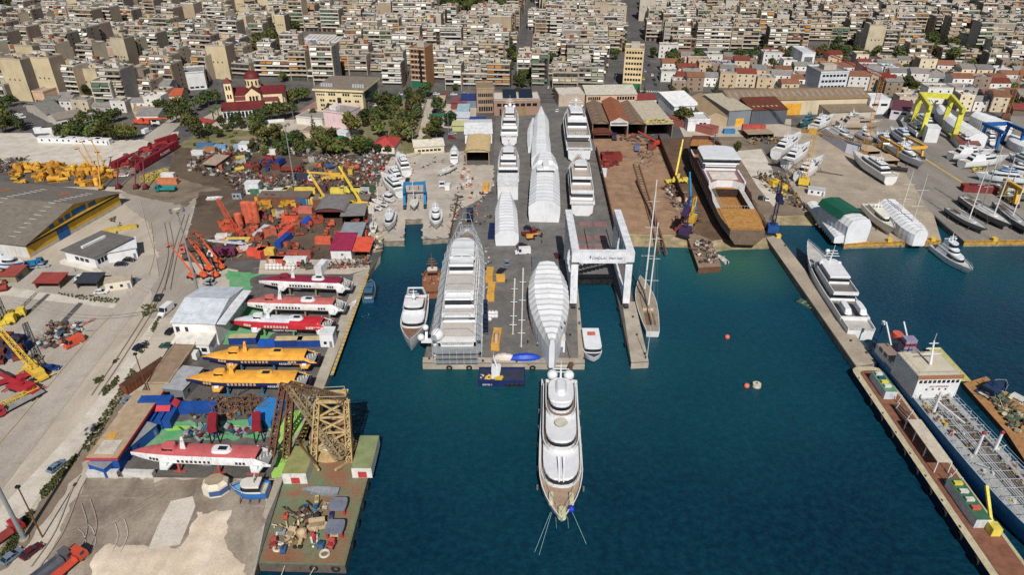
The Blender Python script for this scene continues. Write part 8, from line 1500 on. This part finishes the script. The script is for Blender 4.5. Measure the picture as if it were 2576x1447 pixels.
# rusty float and tug behind the tanker
a=[g(*x,-1)for x in((2422,968),(2480,950),(2640,1080),(2640,1260),(2530,1090))];m=MB();m.prism([(p.x,p.y)for p in a],-2.6,-.6,S(120,96,70),S(176,128,78));solo(m,'rusty_pontoon','ochre rusty pontoon moored outside the tanker','pontoon','rust');scrap([(2470,975),(2520,985),(2600,1080),(2560,1090)],90,(.5,2),[S(150,110,70),S(110,110,80),S(190,180,150),S(80,100,90)],1,72,label='ropes and gear on the rusty pontoon').location.z=-.6
m=MB();q_=g(2424,960,-.4);m.box(-2,2,0,16,0,.3,S(196,190,100));m.box(-.25,.25,0,16,.302,.34,S(226,196,30));solo(m,'loading_ramp','pale green ramp plate with a yellow line beyond the pontoon','ramp','paint',q_)
t,L=cruiser('tug_boat','dark blue tug with masts moored at the pontoon',2474,992,2530,962,5,WATER_Z,0,1,S(40,60,96),S(20,30,60),S(60,70,90),False,'tug',None,1.8,0);skiff('wooden_caique','pale wooden boat with brown stripe at the frame edge',2556,1012,12,4,-60,WATER_Z,S(206,190,150),S(176,150,110),OFFW)
# floating crane
a,L,rz=along(655,1424,720,1118,.4);bp=[g(*x,.4)for x in((650,1418),(868,1424),(950,1108),(745,1110))]
t=thing('floating_crane','rusty green decked floating crane barge with tan lattice A-frame and folded brown boom','crane barge',(0,0,WATER_Z));m=MB();m.prism([(p.x,p.y)for p in bp],-1,2.4,S(104,92,84),S(100,130,98));m.build('hull','rust',t)
DB=ground_mat('barge_deck',S(96,132,98),S(136,96,66),S(150,90,70),.09,.2,2.0);m=MB();c_=sum(bp,Vector())/4;m.add([((p.x-c_.x)*.97+c_.x,(p.y-c_.y)*.98+c_.y,2.44)for p in bp],[(0,1,2,3)],(.3,.3,.3));m.build('deck',DB,t)
def at(u,v,z):p=g(u,v,z+WATER_Z);return(p.x,p.y,z)
TN,BR=S(206,176,120),S(120,78,58);DZ=2.45
lo=[at(790,1165,DZ),at(880,1160,DZ),at(872,1090,DZ),at(800,1095,DZ)];hi=[at(798,1012,22),at(872,1010,22),at(868,985,22),at(806,988,22)]
m=MB()
for i in range(4):
 j=(i+1)%4;lattice(m,lo[i],hi[i],1.3,1.0,TN,9,.3,.16)
 for k in range(4):
  p0,p1=Vector(lo[i]).lerp(Vector(hi[i]),k/4),Vector(lo[j]).lerp(Vector(hi[j]),(k+1)/4);m.bar(p0,p1,.38,TN);m.bar(Vector(lo[j]).lerp(Vector(hi[j]),k/4),Vector(lo[i]).lerp(Vector(hi[i]),(k+1)/4),.3,TN);m.bar(Vector(lo[i]).lerp(Vector(hi[i]),(k+1)/4),p1,.36,TN)
 m.bar(hi[i],hi[j],.6,TN)
c0=Vector(at(832,1172,DZ));[m.bar(Vector(lo[i]),(c0.x+(2 if i==1 else-2),c0.y-3,4),.5,TN)for i in(0,1)];m.build('a_frame','rust',t)
m=MB();rail_pts=[Vector(x)+Vector((0,0,.4))for x in hi];[m.bar(rail_pts[i]+Vector((0,0,1)),rail_pts[(i+1)%4]+Vector((0,0,1)),.12,S(206,196,160))for i in range(4)];m.build('top_railing','metal',t)
m=MB();cc=Vector(at(835,1125,DZ));m.tube(cc,cc+Vector((0,0,1.6)),5.5,5.5,TN,18);m.box(cc.x-4,cc.x+4,cc.y-3,cc.y+6,4.1,8.5,S(176,136,96),S(150,116,84));m.box(cc.x-1.4,cc.x+1.4,cc.y-4.4,cc.y-3.01,5,7.4,WHITE);m.build('machinery_house','rust',t)
b0,b1,b2=at(858,1150,6),at(728,968,24),at(694,1150,9)
m=MB();lattice(m,b0,b1,2.2,1.6,S(160,140,104),16,.28,.16);lattice(m,at(868,1010,22),at(728,968,24),1.6,1.2,S(110,86,62),12,.26,.15);m.build('boom','rust',t)
for du in(0,30):m=MB();p0,p1=at(712+du*.7,968,24),at(682+du*1.3,1150,5);lattice(m,p0,p1,1.2,1.4,BR,12,.34,.18);m.build('fly_jib','rust',t)
m=MB();[m.bar(at(760,985,22),at(690+i*12,1165,3),.09,DARK)for i in range(4)];[m.bar(at(800,1010,22),at(740+i*20,1120,6),.09,S(90,80,60))for i in range(5)];m.bar(at(744,1105,12),at(795,1168,4),.4,S(110,90,60));m.build('rigging','rust',t)
for(u,v,w_,d_,h,c,l)in[(744,1218,5.5,9,3.2,S(150,150,90),'moss topped cabin with a red door'),(912,1203,4.6,11,3,S(140,150,100),'long moss topped cabin')]:
 p=at(u,v,DZ);m=MB();m.box(p[0]-w_/2,p[0]+w_/2,p[1],p[1]+d_,DZ,DZ+h,S(226,224,218),c);h_=m.build('deck_cabin','paint',t);m=MB();m.box(p[0]-.9,p[0]+1.1,p[1]-.05,p[1],DZ+.1,DZ+1.9,S(196,60,60));m.build('door','paint',h_)
for(u,v,s)in((853,1285,1),(846,1342,1)):p=at(u,v,DZ);m=MB();m.prism([(p[0]+x,p[1]+y)for x,y in plan(-2.0,2.0,3.6,.7,.7)],DZ+1.8,DZ+2.2,S(120,124,140));[m.box(p[0]+x-.25,p[0]+x+.25,p[1]+y-.25,p[1]+y+.25,DZ,DZ+1.8,S(190,40,50))for x in(-1.5,1.5)for y in(-1.2,1.2)];m.build('winch_canopy','paint',t)
p=at(805,1233,DZ);skiff('grey_launch','grey covered launch resting on the crane barge deck',805,1236,8.5,2.4,178,DZ+WATER_Z,S(140,148,158),S(150,156,164),outboard=False)
rb=random.Random(12)
for(u,v,L_,W2,h,c,k,l)in[(735,1348,3,3,2,S(206,180,140),3,'tan'),(762,1352,3,3,2.4,S(200,170,130),2,'tan'),(800,1330,2.4,6,3,S(206,180,140),3,'rusty tan'),(790,1360,1.4,1.4,2.2,S(196,50,70),2,'red'),(690,1372,2.6,2,1.8,S(190,80,70),3,'dull red'),(835,1375,2.4,2,2,S(206,70,70),3,'red'),(712,1345,2,1.6,1.4,S(150,156,160),0,'grey'),(808,1378,1.6,2,1.6,S(60,100,140),0,'blue'),(714,1388,1.6,2,1.2,S(50,100,150),0,'steel blue'),(776,1330,1.6,1.6,1.6,(.03,.03,.03),2,'black'),(798,1308,2.2,2.2,1.8,(.03,.03,.035),2,'black'),(768,1282,2,1.6,1,S(40,110,160),0,'bright blue'),(795,1282,3,1.6,1,S(60,130,170),0,'bright blue'),(820,1278,2,1.6,1.2,S(206,190,160),0,'cream'),(915,1142,1.4,1.6,1.8,S(190,50,60),3,'red'),(835,1300,2,1.4,1.2,S(30,60,130),0,'navy'),(720,1305,1.4,1.6,1.4,S(214,90,60),0,'orange'),(798,1262,3,1.2,1,S(206,190,120),0,'straw'),(752,1372,2.2,2.6,1.6,S(206,176,120),3,'tan'),(842,1350,1.6,2.4,.8,S(206,190,150),0,'cream')]:machine('deck_winch' if k==3 else 'deck_drum' if k==2 else 'deck_crate',f'{l} '+('winch' if k==3 else 'drum' if k==2 else 'crate')+' on the crane barge deck',u,v,rb.choice([0,80,100]),L_*.72,W2*.7,h*.8,c,k,group='gear on the crane barge',z=DZ+WATER_Z)
scrap([(745,1290),(800,1290),(800,1322),(740,1322)],60,(.3,1.4),seed=81,label='rusty steel frames on the crane barge deck').location.z=DZ+WATER_Z;scrap([(690,1330),(800,1330),(800,1385),(690,1385)],60,(.2,.8),[S(200,176,140),S(150,110,80),S(206,200,190)],.8,82,label='winch fittings on the crane barge deck').location.z=DZ+WATER_Z
for x,y in[(k,1)for k in(.15,.3,.45,.6,.75,.9)]:p=bp[1].lerp(bp[2],x);m=MB();m.torus((p.x+.3,p.y,1.6),.7,.26,BLACK,'X',12,5);m.build('tyre_fender','paint',t)
for u,v in((845,1430),(790,1428)):p=at(u,v,1.4);m=MB();m.torus((p[0],p[1]-.2,1.3),.7,.26,BLACK,'Y',12,5);m.build('tyre_fender','paint',t)
for u,v in((817,1395),(700,1380)):p=at(u,v,DZ+.05);m=MB();m.torus((p[0],p[1],DZ+.2),.9,.28,S(206,200,180));m.build('coiled_rope','paint',t)
m=MB();[m.bar(g(u0,v0,.3),g(u1,v1,WATER_Z),.14,S(190,180,150))for u0,v0,u1,v1 in((722,1410,700,1470),(800,1415,760,1480))];solo(m,'mooring_lines','pale hawsers running down from the crane barge','rope')
# hazard-striped kerb on the lime walkway and hydrofoil quay edge
for(u0,v0,u1,v1,n,w_)in((775,1036,716,1206,16,1.6),(922,690,830,945,30,.9)):
 a,b=g(u0,v0,.2),g(u1,v1,.2);m=MB();d=(b-a)/n;s=Vector((d.y,-d.x,0)).normalized()*w_
 for i in range(n):m.add([a+d*i,a+d*(i+.5),a+d*(i+.5)-s,a+d*i-s],[(0,1,2,3)],S(222,176,20));m.add([a+d*(i+.5),a+d*(i+1),a+d*(i+1)-s,a+d*(i+.5)-s],[(0,1,2,3)],S(40,42,40)if n==16 else S(160,150,130))
 o=m.build('hazard_kerb','paint');o['kind']='structure'
 # the few people in sight
def person_mesh():
 J=[(0,0,.95),(0,0,1.2),(0,0,1.42),(0,0,1.52),(0,.02,1.66),(0,0,1.74),(.09,0,.9),(.1,.02,.5),(.1,-.04,.08),(.1,.1,.04),(-.09,0,.9),(-.1,.1,.5),(-.1,.04,.08),(-.1,.18,.04),(.19,0,1.4),(.26,-.02,1.12),(.27,.1,.88),(-.19,0,1.4),(-.26,.0,1.12),(-.27,.12,.9)]
 E=[(0,1),(1,2),(2,3),(3,4),(4,5),(0,6),(6,7),(7,8),(8,9),(0,10),(10,11),(11,12),(12,13),(2,14),(14,15),(15,16),(2,17),(17,18),(18,19)]
 RAD=[.15,.14,.15,.06,.1,.07,.1,.07,.05,.045,.1,.07,.05,.045,.07,.05,.04,.07,.05,.04]
 me=bpy.data.meshes.new('person');me.from_pydata(J,E,[]);o=bpy.data.objects.new('person_form',me);COL.objects.link(o)
 sk=o.modifiers.new('skin','SKIN');ss=o.modifiers.new('smooth','SUBSURF');ss.levels=ss.render_levels=1
 for i,r in enumerate(RAD):me.skin_vertices[0].data[i].radius=(r,r)
 me.skin_vertices[0].data[0].use_root=True
 bpy.context.view_layer.update();m=bpy.data.meshes.new_from_object(o.evaluated_get(bpy.context.evaluated_depsgraph_get()));bpy.data.objects.remove(o);return m
PERSON=person_mesh()
for i,(u,v,sh,tr,l)in enumerate([(1273,712,S(40,44,60),S(40,44,60),'person in dark clothes walking on the pier by the ochre container'),(1352,872,S(206,206,200),S(40,46,70),'person in a white shirt beside the wrapped bow'),(1328,866,S(30,40,80),S(30,36,60),'person in navy overalls beside the lying mast'),(1363,612,S(30,30,34),S(30,30,34),'person in black near the black cars on the pier'),(191,684,S(60,60,66),S(40,40,44),'person walking before the white bungalow'),(762,1318,S(190,206,60),S(40,50,90),'person in a yellow vest on the crane barge'),(1421,543,S(206,206,206),S(50,50,60),'person on the pier beside the yacht stern')]):
 m=PERSON.copy();a=m.attributes.get('Col')or m.attributes.new('Col','FLOAT_COLOR','CORNER')
 for p in m.polygons:
  z,x=p.center.z,abs(p.center.x);c=S(196,150,120)if z>1.46 or(x>.2 and z<1.0)else(sh if z>.95 else(tr if z>.1 else BLACK))
  for li in p.loop_indices:a.data[li].color=(*c,1)
 m.materials.clear();m.materials.append(M['paint']);zb=.03 if u!=762 else DZ+WATER_Z
 t=thing('person',l,'person',g(u,v,zb),i*1.3,'people in the yards');b=bpy.data.objects.new('body',m);COL.objects.link(b);b.parent=t
 h=MB();h.ball((0,-.01,1.7),.115,S(50,36,28),10,6,.95,.1);h.build('hair','paint',t)
 # lettering becomes mesh
bpy.context.view_layer.update();dg=bpy.context.evaluated_depsgraph_get()
for o in TEXTS:
 me=bpy.data.meshes.new_from_object(o.evaluated_get(dg));n=bpy.data.objects.new('lettering',me);COL.objects.link(n);n.parent=o.parent;n.location=o.location;n.rotation_euler=o.rotation_euler;n.scale=o.scale
 bpy.data.objects.remove(o)
 # labels: what two things share is told apart by what stands near
MARKS=[('the domed church',645,245),('the cream council building',865,245),('the strip-window office',1588,165),('the supermarket roof',765,108),('the orange office tower',1050,175),('the long beige warehouse',1960,262),('the yellow boat hoist',2350,290),('the workshop roofs',1560,285),('the scrapyard',740,420),('the yellow-walled warehouse',150,560),('the white travel hoist',1510,640),('the dark straight street',1600,80),('the pale straight street',1320,70),('the park',1020,285),('the blue boat hoist',1043,490),('the hydrofoils',700,800),('the railway yard',1190,10),('the rusty ferry',1820,450),('the floating crane',830,1080),('the tanker',2350,1000),('the breakwater',2080,760),('the glass-fronted office',2080,215),('the white cube house',2010,150),('the red crane stack',370,390),('the yellow machinery stack',150,440),('the bottom apron',300,1350),('the white bungalow',230,640),('the street market corner',350,190),('the hillside corner',60,60),('the eastern blocks',2450,120),('the northern blocks',420,40),('the orange machine yard',640,580),('the upper eastern blocks',1950,40),('the western shore blocks',60,200)]
ORD=['first','second','third','fourth','fifth','sixth','seventh','eighth','ninth','tenth','eleventh','twelfth','thirteenth','fourteenth','fifteenth']
def near_phrase(o):
 u_,v_=uv(o.location);m=min(MARKS,key=lambda m:hypot((u_-m[1])*.8,(v_-m[2])*1.6));du,dv=u_-m[1],(v_-m[2])*1.8
 d=('behind' if dv<0 else 'in front of')if abs(dv)>abs(du)*.6 else('left of' if du<0 else 'right of')
 return f'{d} {m[0]}',u_
by={}
for o in THINGS:by.setdefault(o.get('label'),[]).append(o)
for lab,obs in list(by.items()):
 if len(obs)<2:continue
 sub={}
 for o in obs:ph,u_=near_phrase(o);sub.setdefault(ph,[]).append((u_,o))
 for ph,L_ in sub.items():
  L_.sort(key=lambda x:x[0])
  for i,(u_,o)in enumerate(L_):
   n=len(L_);pre='' if n==1 else('leftmost ' if i==0 else('rightmost ' if i==n-1 else(f'{ORD[i]} from left, ' if i<15 else f'{ORD[n - 1 - i] if n - 1 - i < 15 else "middle"} from right, ')))
   o['label']=' '.join((pre+lab+' '+ph).split()[:16])
